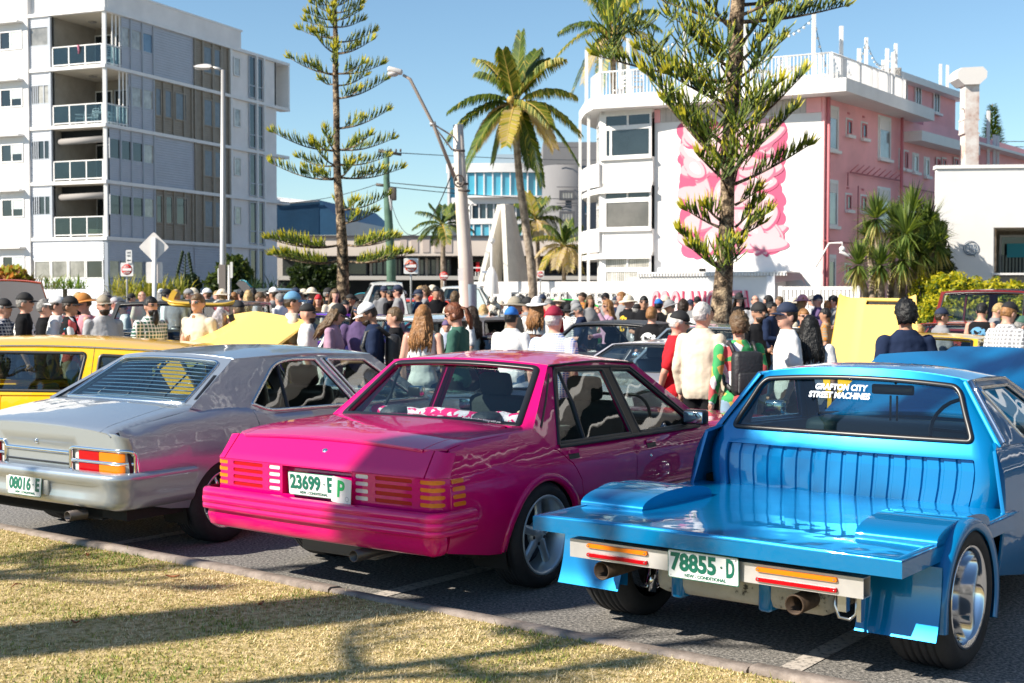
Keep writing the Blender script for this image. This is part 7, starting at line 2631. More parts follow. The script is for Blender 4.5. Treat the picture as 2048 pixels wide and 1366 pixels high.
# ================================================================ poles, signs, wires
POLEW = mat('pole_pale', (.6, .53, .47), .75, var=.12, vscale=1.5)
GALV = mat('galvanised', (.45, .44, .43), .45, .5)
SIGNW = mat('sign_white', (.78, .76, .74), .5)
SIGNR = mat('sign_red', (.62, .02, .015), .45)
SIGNB = mat('sign_back', (.72, .68, .65), .5, .2, var=.1, vscale=3)
SIGNK = mat('sign_black', (.03, .03, .03), .5)
def pole(parent, x, y0, y1, Y, r0, r1=None, mt=GALV, name='post', x1=None):
 A, B = AT(x, y1, Y), AT(x1 or x, y0, Y)
 return MB().tube([Vector((A.x, Y, 0)), A, B], [r0, r0, r1 or r0], 10).build(name, mt, parent)
def sign_plate(parent, x, y, w, h, Y, mt=SIGNW, r=.04, name='sign_face', rot=0, rz=0):
 """pixel centre, pixel size"""
 c = AT(x, y, Y); k = Y / FOC
 hw, hh = w * k / 2, h * k / 2
 M = Matrix.Translation(c) @ Matrix.Rotation(rz, 4, 'Z') @ Matrix.Rotation(PI / 2, 4, 'X') @ Matrix.Rotation(rot, 4, 'Z')
 poly = rpoly([(-hw, -hh), (hw, -hh), (hw, hh), (-hw, hh)], r, 4)
 n = len(poly)
 o = MB().add([M @ Vector((a, b, 0)) for a, b in poly] + [M @ Vector((a, b, .015)) for a, b in poly], [tuple(range(n, 2 * n)), tuple(range(n - 1, -1, -1))] + [(i, (i + 1) % n, (i + 1) % n + n, i + n) for i in range(n)]).build(name, mt, parent)
 return o, M, hw, hh
def no_entry(x, y, s, Y, lab, post=True, yb=700, top=False, red=SIGNR, square=True):
 t = empty('no_entry_sign', (0, 0, 0), 0, lab, 'sign', 'no entry signs')
 if post: pole(t, x, y - s * .4, y + s, Y, .03)
 if square: o, M, hw, hh = sign_plate(t, x, y, s, s * 1.08, Y - .06)
 else:
  M = Matrix.Translation(AT(x, y, Y - .06)) @ Matrix.Rotation(PI / 2, 4, 'X'); hw = s * Y / FOC / 2; o = t
 me = MB().lathe([(0, .02), (hw * .86, .02), (hw * .86, .0)], 28, 'z').mesh('red_disc'); me.transform(M); d = link('red_disc', me, red, o)
 p_ = o if o is not t else t
 b = MB().box(-hw * .72, hw * .72, -hw * .2, hw * .2, .02, .026).mesh('white_bar'); b.transform(M); link('white_bar', b, SIGNW, p_)
 for w_, yy in (('NO', .5), ('ENTRY', -.5)):
  text('sign_word', w_, 1, SIGNW, p_, M @ Matrix.Translation((0, yy * hw, .024)), .003, fit=(hw * (.5 if w_ == 'NO' else 1.0), hw * .3), bold=.01)
 return t
a_ = no_entry(254, 539, 25, 44, 'square no entry sign under the one-way plate by the apartments')
o_, M_, hw_, hh_ = sign_plate(a_, 258, 513, 12, 26, 43.9, name='one_way_plate')
for w_, yy in (('ONE', .6), ('WAY', .1)): text('sign_word', w_, 1, SIGNK, o_, M_ @ Matrix.Translation((0, yy * hh_, .017)), .003, fit=(hw_ * 1.3, hh_ * .3))
ar = MB().add([(-.07, 0, .02), (-.02, .04, .02), (-.02, .015, .02), (.07, .015, .02), (.07, -.015, .02), (-.02, -.015, .02), (-.02, -.04, .02)], [(0, 6, 5, 4, 3, 2, 1)]).mesh('arrow'); ar.transform(M_ @ Matrix.Translation((0, -.6 * hh_, 0))); link('arrow', ar, SIGNK, o_)
no_entry(822, 532, 29, 36, 'square no entry sign hung with pine twigs beside the green pole', red=mat('sign_orange_red', (.68, .07, .02), .5))
no_entry(888, 552, 20, 64, 'round no entry sign on the small palm trunk', post=True, square=False)
no_entry(1081, 549, 14, 53, 'small square no entry sign above the breeze-block wall', post=True)
t = empty('diamond_sign', (0, 0, 0), 0, 'back of a diamond road sign with a square plate below on a pale post', 'sign')
pole(t, 309, 476, 640, 33, .055, mt=SIGNW)
sign_plate(t, 308, 494, 43, 43, 33.06, SIGNB, .05, 'diamond_plate', PI / 4); sign_plate(t, 309, 545, 33, 42, 33.1, SIGNB, .05, 'square_plate')
def lamp(name, lab, x, ytop, Y, r0, r1, arm, head, mt=GALV, ybase=600):
 t = empty(name, (0, 0, 0), 0, lab, 'street light')
 A, B = AT(x, ybase, Y), AT(x, ytop, Y)
 MB().tube([Vector((A.x, Y, 0)), A, B], [r0, r0, r1], 12).build('post', mt, t)
 MB().tube([AT(px, py, Y) for px, py in arm], [r1 * .7] * len(arm), 8).build('arm', mt, t)
 (hx, hy, w_, h_) = head
 c = AT(hx, hy, Y); k = Y / FOC
 m = MB()
 m.grid(lambda u, v: c + Vector((u * w_ * k / 2, v * w_ * k * .22, h_ * k * (.5 - .75 * abs(v) ** 3) * (1 - .45 * max(0, -u)) * (1 - abs(u) ** 6))), np.linspace(-1, 1, 9), np.linspace(-1, 1, 7))
 m.bbox(c.x - w_ * k * .42, c.x + w_ * k * .3, c.y - w_ * k * .16, c.y + w_ * k * .16, c.z - h_ * k * .45, c.z - h_ * k * .05, .03)
 m.build('lamp_head', mat('lamp_grey', (.6, .57, .55), .4), t)
 return t
l1 = lamp('street_lamp', 'tall grey street lamp with a flat head in front of the apartments', 446, 140, 36, .095, .055, [(446, 142), (437, 137), (425, 135)], (407, 134, 38, 12))
sign_plate(l1, 443, 552, 15, 32, 35.8, SIGNW, .04, 'parking_plate'); o_, M_, hw_, hh_ = sign_plate(l1, 444, 549, 9, 8, 35.75, mat('sign_green', (.1, .5, .25), .5), .02, 'green_print')
MB().box(-.09, .09, -.09, .09, 0, 1.3, M=Matrix.Translation(AT(446, 625, 35.8))).build('control_box', mat('box_brown', (.2, .17, .15), .7), l1)
l3 = empty('sign_post', (0, 0, 0), 0, 'grey post with a narrow edge-on sign plate right of the street lamp', 'sign'); pole(l3, 459, 530, 640, 36.5, .05); sign_plate(l3, 463, 540, 5, 32, 36.4, SIGNW, .02)
# big concrete pole with long bracket arm
Y = 30
t = empty('power_pole', (0, 0, 0), 0, 'pale concrete power pole with a long slanting lamp arm left of the coconut palm', 'power pole')
P_ = [(940, 690, 19), (935, 640, 16), (931, 520, 14.5), (923, 400, 12.5), (916, 250, 10)]
q = [AT(x, y, Y) for x, y, w_ in P_]; q[0].z = 0
MB().tube(q, [w_ * Y / FOC / 1 for x, y, w_ in P_], 16).build('pole', POLEW, t)
MB().tube([AT(912, 362, Y - .2), AT(868, 252, Y - .4), AT(820, 158, Y - .6), AT(806, 150, Y - .6)], [.045, .04, .035, .03], 8).build('lamp_arm', mat('arm_brown', (.4, .33, .28), .6), t)
m = MB(); m.tube([AT(865, 247, Y - .4), AT(918, 280, Y)], .02, 6); m.tube([AT(865, 248, Y - .4), AT(905, 300, Y - .1)], .018, 6); m.tube([AT(860, 249, Y - .4), AT(872, 247, Y - .4)], .05, 8)
m.build('stay', GALV, t)
h_ = MB(); c = AT(789, 142, Y - .6); Mh = Matrix.Translation(c) @ Matrix.Rotation(-.25, 4, 'Y') if False else Matrix.Translation(c) @ Matrix.Rotation(.25, 4, 'Y')
h_.bbox(-.16, .18, -.09, .09, -.05, .07, .04, M=Mh); h_.ball(c - Vector((.03, 0, .06)), .13, .09, .07)
h_.build('lamp_head', mat('lamp_grey', (.6, .57, .55), .4), t)
m = MB()
for (x, y) in ((916, 300), (923, 366), (926, 380)):
 m.tube([AT(x - 10, y, Y - .22), AT(x + 14, y + 2, Y - .22)], .03, 6)
m.tube([AT(918 + 14 * math.cos(a) * .7, 362 + 12 * math.sin(a), Y - .25) for a in np.linspace(0, 6.28, 14)], .02, 5)
m.build('bands', mat('fitting_dark', (.1, .08, .07), .6), t)
sign_plate(t, 921, 549, 10, 26, Y - .5, SIGNW, .03, 'side_sign')
q_ = AT(938, 617, Y - .3)
MB().lathe([(.172, 0), (.17, .75)], 16, 'z', o=(q_.x, Y, q_.z - .2)).build('blue_band', mat('faded_blue', (.35, .48, .55), .7), t)
lamp('street_lamp', 'thin pale curved lamp post right of the concrete pole', 939, 412, 70, .07, .05, [(939, 414), (941, 409), (946, 408)], (950, 410, 8, 4), SIGNW)
# green timber pole with cross arms and wires
Y = 62
t = empty('power_pole', (0, 0, 0), 0, 'mossy green timber power pole with two cross arms behind the left pine', 'power pole')
q = [AT(784, 640, Y), AT(782, 520, Y), AT(776, 420, Y), AT(773, 360, Y), AT(773, 304, Y)]; q[0].z = 0
MB().tube(q, [.24, .22, .19, .15, .13], 10).build('pole', mat('green_timber', (.09, .17, .12), .85, var=.3, vscale=2), t)
m = MB(); m.tube([AT(757, 302, Y), AT(803, 309, Y)], .07, 4); m.tube([AT(752, 369, Y), AT(776, 372, Y)], .07, 4)
for x in (759, 765, 782, 792, 801): m.tube([AT(x, 304, Y), AT(x, 298, Y)], .05, 6)
m.bbox(0, .35, -.15, .15, -.3, .3, .05, M=Matrix.Translation(AT(778, 388, Y))); m.build('cross_arms', mat('fitting_dark', (.1, .08, .07), .6), t)
MB().bbox(-.15, .15, -.15, .15, -.45, .45, .04, M=Matrix.Translation(AT(778, 402, Y))).build('box', SIGNW, t)
WIREM = mat('wire_black', (.03, .035, .04), .6)
def wire(a, b, sag, Ya, Yb, lab, r=.02, grp='overhead wires'):
 A, B = AT(*a, Ya), AT(*b, Yb)
 o = MB().tube([A.lerp(B, i / 16) - Vector((0, 0, sag * 4 * (i / 16) * (1 - i / 16))) for i in range(17)], r, 4).build('overhead_wire', WIREM)
 tag(o, lab, 'wire', grp)
wire((775, 365), (915, 378), .0, 62, 46, 'upper straight wire between the green pole and the concrete pole')
wire((775, 373), (1160, 398), .15, 62, 80, 'lower wire running right from the green pole past the office')
wire((780, 396), (912, 325), 1.7, 62, 30, 'slack service wire looping up to the concrete pole', .014)
wire((752, 369), (553, 405), .25, 62, 80, 'thin wire running left from the green pole to the navy hall', .016)
wire((801, 306), (1200, 320), .1, 62, 110, 'faint high wire crossing right behind the palms', .02)
wire((1960, 283), (2060, 283), .0, 70, 70, 'upper wire at the far right beyond the flue'); wire((1960, 292), (2060, 294), .0, 70, 70, 'lower wire at the far right beyond the flue')
sg_ = empty('street_name_sign', (0, 0, 0), 0, 'small blue-grey street name sign on a white-capped post before the monument', 'sign')
pole(sg_, 983, 480, 600, 53, .05, mt=SIGNW); sign_plate(sg_, 976, 544, 24, 4, 52.9, mat('sign_greyblue', (.25, .3, .4), .5), .01); sign_plate(sg_, 981, 549, 14, 4, 52.85, mat('sign_greyblue', (.25, .3, .4), .5), .01, 'lower_blade')
MB().ball(AT(984, 482, 53), .13, n=10, k=8).build('camera_ball', SIGNW, sg_)
MB().lathe([(0, .5), (.1, .45), (.25, .1), (.3, -.6)], 16, 'z', o=tuple(AT(983, 558, 52.5))).build('white_cap', WHITE, sg_)
# ================================================================ parked cars further back
def bgcar(label, px, Y, yaw, kind, col, L=4.5, W=.88, zr=1.36, gloss=True, hood=None, roofc=None, boot=False, name='parked_car', cat='car', glassm=None, z=None, belt=.88):
 """yaw: heading in degrees clockwise from the view axis; px: pixel of the car's centre"""
 p = AT(px, 592, Y) - Vector((math.sin(R(yaw)), math.cos(R(yaw)), 0)) * L / 2
 car = empty(name, (p.x, p.y, z if z is not None else gz(0, Y)), -R(yaw), label, cat)
 pm = paint('paint_%g_%g_%g' % col, col, .0, .35) if gloss else mat('matt_%g_%g_%g' % col, col, .45, spec=.4, coat=.15, crough=.3)
 rm = pm if roofc is None else paint('paint_%g_%g_%g' % roofc, roofc)
 S = Shell(L, W, interp([(0, belt - .06), (.5, belt), (L * .6, belt), (L - .3, belt - .08), (L, belt - .14)]), prof=[(.15, W - .1), (.4, W - .02), (.6, W), (.75, W - .02), (belt, W - .07)], er=.03)
 A = [(L * .2, .3, .34), (L * .8, .3, .34)]
 y0, y1, t0, t1 = {'sedan': (1.0, 3.2, 1.4, 2.6), 'coupe': (.55, 3.0, 1.45, 2.35), 'hatch': (.15, 3.1, .6, 2.45), 'pickup': (1.9, 3.2, 2.05, 2.75), 'van': (.05, 4.0, .2, 3.6), 'bug': (.4, 3.0, 1.3, 2.3)}[kind]
 body_parts = [('rear_quarter', [(.05, .3), (y0 + .4, .24), (y0 + .4, belt), (.05, belt - .05)]), ('door', [(y0 + .41, .24), (y1, .24), (y1, belt), (y0 + .41, belt)]), ('front_wing', [(y1 + .01, .24), (L - .1, .3), (L - .05, belt - .14), (y1 + .01, belt)])]
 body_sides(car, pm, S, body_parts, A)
 m1, m2 = t0 + .25 * (t1 - t0), (t0 + t1) / 2 + .05
 b0, b1 = y0 + .25, y1 - .22
 zb, zt = belt + .02, zr - .08
 w1 = rpoly([(b0, zb), (m2 + .05, zb), (m2, zt), (t0 + .12, zt)], .04)
 w2 = rpoly([(m2 + .13, zb), (b1, zb), (t1 - .02, zt), (m2 + .08, zt)], .04)
 D = dict(xb=W - .06, zb=belt, xt=W - .24 if kind != 'van' else W - .12, zt=zr - .03, frame=BLACK, fw=.014, glass=glassm or CARGLASS,
   outline=[(y0, belt - .01), (y1, belt - .01), (t1, zr - .03), (t0, zr - .03)], windows=[w1, w2],
   rear_window=dict(yb=y0, zb=belt - .01, yt=t0, zt=zr - .03, bow_b=.06, bow_t=.03, crown=(.01, .03), hole=rpoly([(-.85, .08), (.85, .08), (.86, .92), (-.86, .92)], .05), sgn=-1),
   windscreen=dict(yb=y1, zb=belt - .01, yt=t1, zt=zr - .03, bow_b=.12, bow_t=.04, crown=(.01, .03), hole=rpoly([(-.9, .06), (.9, .06), (.9, .94), (-.9, .94)], .05), sgn=1),
   roof_r=(t0, zr - .03), roof_f=(t1, zr - .03), roof_crown=.06, rail=False)
 cabin(car, rm, D)
 DS = S.deck(.03)
 if y0 > .3:
  panel('boot_lid', pm, car, [(-1, .06), (1, .06), (1, y0 + .02), (-1, y0 + .02)], [], DS, .15, .01)
 panel('tail_panel', pm, car, [(-W + .06, .35), (W - .06, .35), (W - .08, belt - .06), (-W + .08, belt - .06)], [], lambda x, z_: (x, .05 + .04 * (x / W) ** 2, z_), .15, .01)
 nose = lambda x, z_: (x, L - .04 - .08 * (x / W) ** 2, z_)
 panel('nose_panel', pm, car, [(-W + .08, .35), (W - .08, .35), (W - .1, belt - .14), (-W + .1, belt - .14)], [], nose, .15, .01, flip=True)
 panel('grille', BLACK, car, [(-.5, .5), (.5, .5), (.5, .66), (-.5, .66)], [], lambda x, z_: (x, L - .02 - .08 * (x / W) ** 2, z_), .2, .02, flip=True)
 for sg in (1, -1):
  m = MB(); m.lathe([(0, .03), (.06, .025), (.085, 0)], 14, 'y', o=(sg * (W - .22), L - .1, .6)); m.build('headlight', WHITEL, car)
  MB().bbox(*sorted((sg * (W - .3), sg * (W - .1))), .0, .06, .6, .72, .01).build('tail_light', REDL, car)
  m = MB(); m.bbox(*sorted((sg * (W - .02), sg * (W + .12))), y1 - .35, y1 - .28, belt + .03, belt + .13, .02); m.build('door_mirror', CHROME, car)
  MB().bbox(*sorted((sg * (W - .06), sg * (W + .0))), y0 + .55, y0 + .68, belt - .13, belt - .1, .008).build('door_handle', CHROME, car)
 for yy in (-.05, L - .05): MB().bbox(-W + .02, W - .02, yy, yy + .1, .38, .5, .03).build('bumper', CHROME if kind != 'hatch' else pm, car)
 if hood is None:
  panel('bonnet', pm, car, [(-1, y1), (1, y1), (1, L - .06), (-1, L - .06)], [], DS, .15, .01)
 else:
  ang, hc, rear = hood
  hm = pm if hc is None else paint('paint_%g_%g_%g' % hc, hc)
  a = R(ang); Lh = L - y1 - .15
  panel('engine_bay', DARK, car, [(-W + .1, y1), (W - .1, y1), (W - .1, L - .1), (-W + .1, L - .1)], [], lambda x, y: (x, y, belt - .15), .4, 0)
  if rear: f = lambda u, v: (u * (W - .1), y1 + .05 + v * Lh * math.cos(a), belt + v * Lh * math.sin(a) + .05 * (1 - u * u))
  else: f = lambda u, v: (u * (W - .1), L - .1 - (1 - v) * Lh * math.cos(a), belt - .1 + (1 - v) * Lh * math.sin(a) + .05 * (1 - u * u))
  panel('raised_bonnet', hm, car, [(-1, 0), (1, 0), (1, 1), (-1, 1)], [], f, .15, .03)
  panel('bonnet_lining', mat('lining', (.2, .19, .2), .8), car, [(-1, 0), (1, 0), (1, 1), (-1, 1)], [], lambda u, v: tuple(Vector(f(u, v)) - Vector((0, -.02, .035))), .3, 0, flip=True)
 w0 = make_wheel('wheel', .32, .2, .19, 'disc', car, (W - .13, A[0][0], .32), 1, STEEL)
 wheel_copies(w0, car, [(-W + .13, A[0][0], .32, -1), (W - .13, A[1][0], .32, 1), (-W + .13, A[1][0], .32, -1)])
 underbody(car, L, W, A, z0=.25, z1=.55)
 for x in (-.36, .36): seat(car, x, (y0 + y1) / 2 + .2, .4, .5, 'front_seat', BLACK)
 if kind == 'pickup': panel('tray_floor', DARK, car, [(-.7, .1), (.7, .1), (.7, 1.85), (-.7, 1.85)], [], lambda x, y: (x, y, belt - .02), .3, 0)
 return car
TEAL = (.01, .36, .46)
bgcar('matt black fastback coupe facing the camera behind the check-shirted man', 1225, 19.2, 217, 'coupe', (.03, .03, .032), L=4.6, W=.9, zr=1.33, gloss=False)
bgcar('pale silver car just behind the pink sedan with only its bonnet showing', 1352, 15.0, 217, 'sedan', (.5, .48, .52), zr=1.2)
bgcar('grey-blue sedan between the cream-jacket man and the floral shirt', 1450, 16.6, 217, 'sedan', (.16, .2, .24), zr=1.34)
yc = bgcar('yellow coupe whose cabin shows between the navy-shirt man and the maroon van', 1862, 16.6, 217, 'coupe', (.85, .5, .02), L=4.4, zr=1.22)
bgcar('maroon van with a white roof parked before the hedge', 2010, 25, 215, 'van', (.16, .012, .012), L=4.4, W=.9, zr=1.78, belt=1.05, name='parked_van', cat='van')
bgcar('red-orange car nose beside the maroon van', 1925, 24, 220, 'sedan', (.6, .05, .01), zr=1.2)
bgcar('bright green car with its bonnet up in front of the breeze-block wall', 1160, 38, 200, 'sedan', (.01, .5, .06), zr=1.35, hood=(30, None, True))
bgcar('white and teal pickup truck beneath the left pine', 765, 33, 262, 'pickup', TEAL, L=5.0, W=.92, zr=1.95, roofc=(.78, .75, .72), belt=1.12, name='pickup_truck', cat='pickup truck')
bgcar('turquoise classic car with its bonnet raised left of the pine trunk', 640, 31, 250, 'sedan', TEAL, L=4.8, zr=1.35, hood=(48, TEAL, True))
bgcar('dark teal car with a raised bonnet behind the no entry post', 845, 40, 245, 'sedan', (.02, .25, .3), hood=(40, TEAL, True))
bgcar('orange-red hatchback beyond the teal pickup', 885, 37, 95, 'hatch', (.65, .06, .03), zr=1.5)
bgcar('white sedan behind the concrete power pole', 945, 43, 92, 'sedan', (.75, .73, .7), L=4.7, zr=1.85)
bgcar('red car with white bonnet behind the ponytail woman', 905, 29, 215, 'sedan', (.4, .01, .015), zr=1.25)
bgcar('metallic purple car behind the mauve hoodie', 655, 24, 215, 'sedan', (.14, .02, .42), zr=1.36)
bgcar('old gold sedan behind the boy in the white tee', 520, 27, 225, 'sedan', (.4, .29, .08), zr=1.3)
bgcar('dark hatchback with its rear opening towards the crowd', 575, 36, 20, 'hatch', (.03, .05, .05), zr=1.78, W=.9)
fw_ = bgcar('dark four-wheel drive carrying yellow surfboards behind the bearded man', 395, 23, 188, 'van', (.028, .028, .026), L=3.9, W=.86, zr=1.6, belt=1.0, name='four_wheel_drive', cat='four-wheel drive')
bgcar('scarlet car with a flame-orange raised bonnet behind the capped men', 125, 24, 200, 'sedan', (.62, .012, .015), zr=1.3, hood=(64, (.7, .12, .02), True))
bgcar('dark navy car nose beside the green plaid shirt', 262, 21, 208, 'sedan', (.01, .025, .05), zr=1.15)
bgcar('white van body behind the ombre-haired woman', 872, 19.5, 210, 'van', (.72, .7, .68), L=4.2, W=.86, zr=1.42, name='parked_van', cat='van')
bgcar('dark maroon sedan with an open white-lined door behind the baby carrier', 985, 18.6, 217, 'sedan', (.07, .012, .03), zr=1.16)
bgcar('light blue car among the crowd right of the white van', 1560, 26, 210, 'sedan', (.2, .35, .5), zr=1.3)
# surfboards on the dark four-wheel drive
sm_ = mat('board_yellow', (.62, .38, .03), .35, coat=.6, var=.15, vscale=2)
for i, (xa, ya, xb, yb_, dz, lb) in enumerate(((325, 604, 470, 612, 0, 'long yellow surfboard on the roof of the dark four-wheel drive'), (335, 609, 400, 612, -.06, 'second yellow surfboard under the long one'))):
 A, B = AT(xa, ya, 21.0), AT(xb, yb_, 21.0)
 d = B - A
 m = MB()
 def sb(u, v):
  a = 2 * PI * v
  w_ = .27 * max(.02, 1 - abs(2 * u - 1) ** 2.4) ** .6
  return A + d * u + Vector((0, math.cos(a) * w_, math.sin(a) * .035 + .06 * (2 * u - 1) ** 4))
 m.grid(sb, np.linspace(0, 1, 20), np.linspace(0, 1, 13))
 o = m.build('surfboard', sm_); tag(o, lb, 'surfboard')
 if i == 0:
  c = AT(344, 590, 21.0)
  MB().grid(lambda u, v: AT(336 + 12 * u + 10 * v * v - 3 * u * v, 603 - 24 * v * (1 - .25 * u), 21.0), [0, .5, 1], np.linspace(0, 1, 6)).build('fin', sm_, o)
# yellow bonnet standing up in front of the coupe, hinged at the nose
YB = 14.4
bon = empty('raised_bonnet', (0, 0, 0), 0, 'large pale yellow bonnet with a black scoop standing upright left of the navy-shirt man', 'car bonnet')
c4 = [AT(1655, 735, YB), AT(1838, 735, YB - .4), AT(1832, 597, YB + .3), AT(1679, 595, YB + .6)]
def bf(u, v):
 p = (c4[0].lerp(c4[1], u)).lerp(c4[3].lerp(c4[2], u), v)
 s_ = .05 if .32 < u < .80 else (.05 * max(0, 1 - min(abs(u - .32), abs(u - .80)) / .06))
 lift = .05 * max(0, abs(u - .5) * 2 - .8) / .2 * v ** 6
 return p + Vector((-.02 * 0, -s_ * (.3 + .7 * v), lift))
panel('bonnet_skin', paint('pale_yellow', (.93, .62, .16), 0, .45, .4), bon, rpoly([(0, 0), (1, 0), (1, 1), (0, 1)], .02), [rpoly([(.34, .90), (.78, .90), (.77, .965), (.35, .965)], .01)], bf, .04, .03, flip=False)
panel('scoop_mesh', mat('scoop_black', (.02, .02, .02), .7, var=.6, vscale=60), bon, [(.32, .88), (.8, .88), (.8, .975), (.32, .975)], [], lambda u, v: bf(u, v) + Vector((0, .04, 0)), .2, 0)
panel('bonnet_frame', mat('yellow_dark', (.4, .24, .01), .6), bon, [(0.01, 0), (.99, 0), (.99, .99), (.01, .99)], [], lambda u, v: bf(u, v) + Vector((0, .07, 0)), .2, 0, flip=True)
MB().bbox(-.9, .9, -.1, .25, .35, .8, .08, M=Matrix.Translation(Vector(((c4[0].x + c4[1].x) / 2, YB + .1, 0)))).build('nose', YEL, bon)
# ================================================================ people
COL = dict(K=(.012, .012, .014), N=(.015, .025, .06), W=(.78, .77, .76), C=(.66, .58, .46), G=(.25, .25, .26), g=(.42, .42, .44), R=(.55, .02, .03), M=(.28, .01, .04), B=(.02, .16, .55), b=(.12, .3, .5), T=(.05, .13, .1), E=(.06, .35, .12), P=(.42, .26, .36), U=(.12, .08, .18), O=(.5, .2, .04), Y=(.7, .42, .04), n=(.1, .055, .03), t=(.38, .25, .14), k=(.6, .25, .3), J=(.09, .16, .27), j=(.25, .36, .48), S=(.3, .26, .2), L=(.45, .5, .62))
HAIR = dict(K=(.008, .008, .009), B=(.035, .02, .012), D=(.13, .08, .04), Y=(.42, .28, .12), G=(.22, .21, .2), W=(.6, .58, .55), R=(.16, .05, .02), S=(.4, .36, .38), F=(.3, .14, .05))
SKIN = [mat('skin_a', (.56, .3, .22), .55, var=.08, vscale=6), mat('skin_b', (.42, .22, .14), .55, var=.08, vscale=6), mat('skin_c', (.2, .1, .06), .55, var=.08, vscale=6)]
def cloth(k):
 """plain colours, or patterns: check, hawaiian, plaid, print"""
 nm = 'cloth_' + k
 if nm in MATS: return MATS[nm]
 if len(k) == 1: return mat(nm, COL[k], .9, var=.12, vscale=3, bump=.9, bscale=5, spec=.15)
 kind, a, b_ = k[0], COL[k[1]], COL[k[2]]
 m, n, l, b = _new(nm)
 b.inputs['Roughness'].default_value = .9
 b.inputs['Specular IOR Level'].default_value = .15
 tc = n.new('ShaderNodeTexCoord')
 mx = n.new('ShaderNodeMixRGB'); mx.inputs[1].default_value = (*a, 1); mx.inputs[2].default_value = (*b_, 1)
 if kind in 'cp':
  fs = []
  for ax in ('X', 'Z'):
   w_ = n.new('ShaderNodeTexWave'); w_.bands_direction = ax
   w_.inputs['Scale'].default_value = 14 if kind == 'c' else 7
   w_.inputs['Distortion'].default_value = .6
   l.new(tc.outputs['Object'], w_.inputs['Vector'])
   th_ = n.new('ShaderNodeMath'); th_.operation = 'GREATER_THAN'; th_.inputs[1].default_value = .62 if kind == 'c' else .8
   l.new(w_.outputs['Fac'], th_.inputs[0]); fs.append(th_)
  ad = n.new('ShaderNodeMath'); ad.operation = 'MAXIMUM' if kind == 'p' else 'MAXIMUM'
  l.new(fs[0].outputs[0], ad.inputs[0]); l.new(fs[1].outputs[0], ad.inputs[1]); l.new(ad.outputs[0], mx.inputs[0])
 elif kind == 'f':
  v = n.new('ShaderNodeTexVoronoi'); v.inputs['Scale'].default_value = 11
  l.new(tc.outputs['Object'], v.inputs['Vector'])
  cr = n.new('ShaderNodeValToRGB'); cr.color_ramp.interpolation = 'CONSTANT'
  cols = [a, b_, a, (.6, .12, .12), a, (.05, .35, .6) if k[1] == 'K' else (.6, .4, .1), b_]
  while len(cr.color_ramp.elements) < len(cols): cr.color_ramp.elements.new(.5)
  for i, (e_, c) in enumerate(zip(cr.color_ramp.elements, cols)): e_.position = i / len(cols); e_.color = (*c, 1)
  l.new(v.outputs['Color'], cr.inputs[0]); l.new(cr.outputs[0], mx.inputs[1]); mx.inputs[0].default_value = 0
 else:
  no = n.new('ShaderNodeTexNoise'); no.inputs['Scale'].default_value = 16; no.inputs['Detail'].default_value = 6
  l.new(tc.outputs['Object'], no.inputs['Vector'])
  sx = n.new('ShaderNodeSeparateXYZ'); l.new(tc.outputs['Object'], sx.inputs[0])
  d = n.new('ShaderNodeVectorMath'); d.operation = 'DISTANCE'; d.inputs[1].default_value = (0, 0, 1.24)
  cb = n.new('ShaderNodeCombineXYZ'); l.new(sx.outputs[0], cb.inputs[0]); l.new(sx.outputs[2], cb.inputs[2]); l.new(cb.outputs[0], d.inputs[0])
  lt = n.new('ShaderNodeMath'); lt.operation = 'LESS_THAN'; lt.inputs[1].default_value = .15; l.new(d.outputs['Value'], lt.inputs[0])
  gt = n.new('ShaderNodeMath'); gt.operation = 'GREATER_THAN'; gt.inputs[1].default_value = .5; l.new(no.outputs['Fac'], gt.inputs[0])
  mu = n.new('ShaderNodeMath'); mu.operation = 'MULTIPLY'; l.new(lt.outputs[0], mu.inputs[0]); l.new(gt.outputs[0], mu.inputs[1]); l.new(mu.outputs[0], mx.inputs[0])
 l.new(mx.outputs[0], b.inputs['Base Color'])
 nb = n.new('ShaderNodeTexNoise'); nb.inputs['Scale'].default_value = 5; l.new(tc.outputs['Object'], nb.inputs['Vector'])
 bp = n.new('ShaderNodeBump'); bp.inputs['Strength'].default_value = .9; bp.inputs['Distance'].default_value = .02
 l.new(nb.outputs['Fac'], bp.inputs['Height']); l.new(bp.outputs[0], b.inputs['Normal'])
 MATS[nm] = m
 return m
def hairmat(k):
 m = mat('hair_' + k, HAIR[k], .5, spec=.4, var=.5, vscale=18, bump=.9, bscale=28)
 return m
def remesh(mb, vox, name, smooth=3, noise_=0.):
 me = mb.mesh(name)
 o = bpy.data.objects.new(name, me)
 r = o.modifiers.new('r', 'REMESH'); r.mode = 'VOXEL'; r.voxel_size = vox; r.use_smooth_shade = True
 s = o.modifiers.new('s', 'SMOOTH'); s.iterations = smooth; s.factor = .5
 out = bake(o)
 bpy.data.meshes.remove(me)
 if noise_:
  for v in out.vertices:
   v.co += v.normal * (noise_ * noise.noise(v.co * 9) + noise_ * .6 * noise.noise(v.co * 22))
 out.name = name
 return out
ARMS = dict(a=((.245, -.03, 1.13), (.255, .07, .88)), f=((.25, .06, 1.13), (.06, .23, 1.16)), h=((.24, .02, 1.12), (.13, .27, 1.1)), r=((.32, .12, 1.3), (.26, .24, 1.53)), p=((.29, .13, 1.24), (.13, .13, 1.53)), c=((.25, .05, 1.14), (.05, .24, 1.2)), b=((.23, -.12, 1.14), (.1, -.16, .95)))
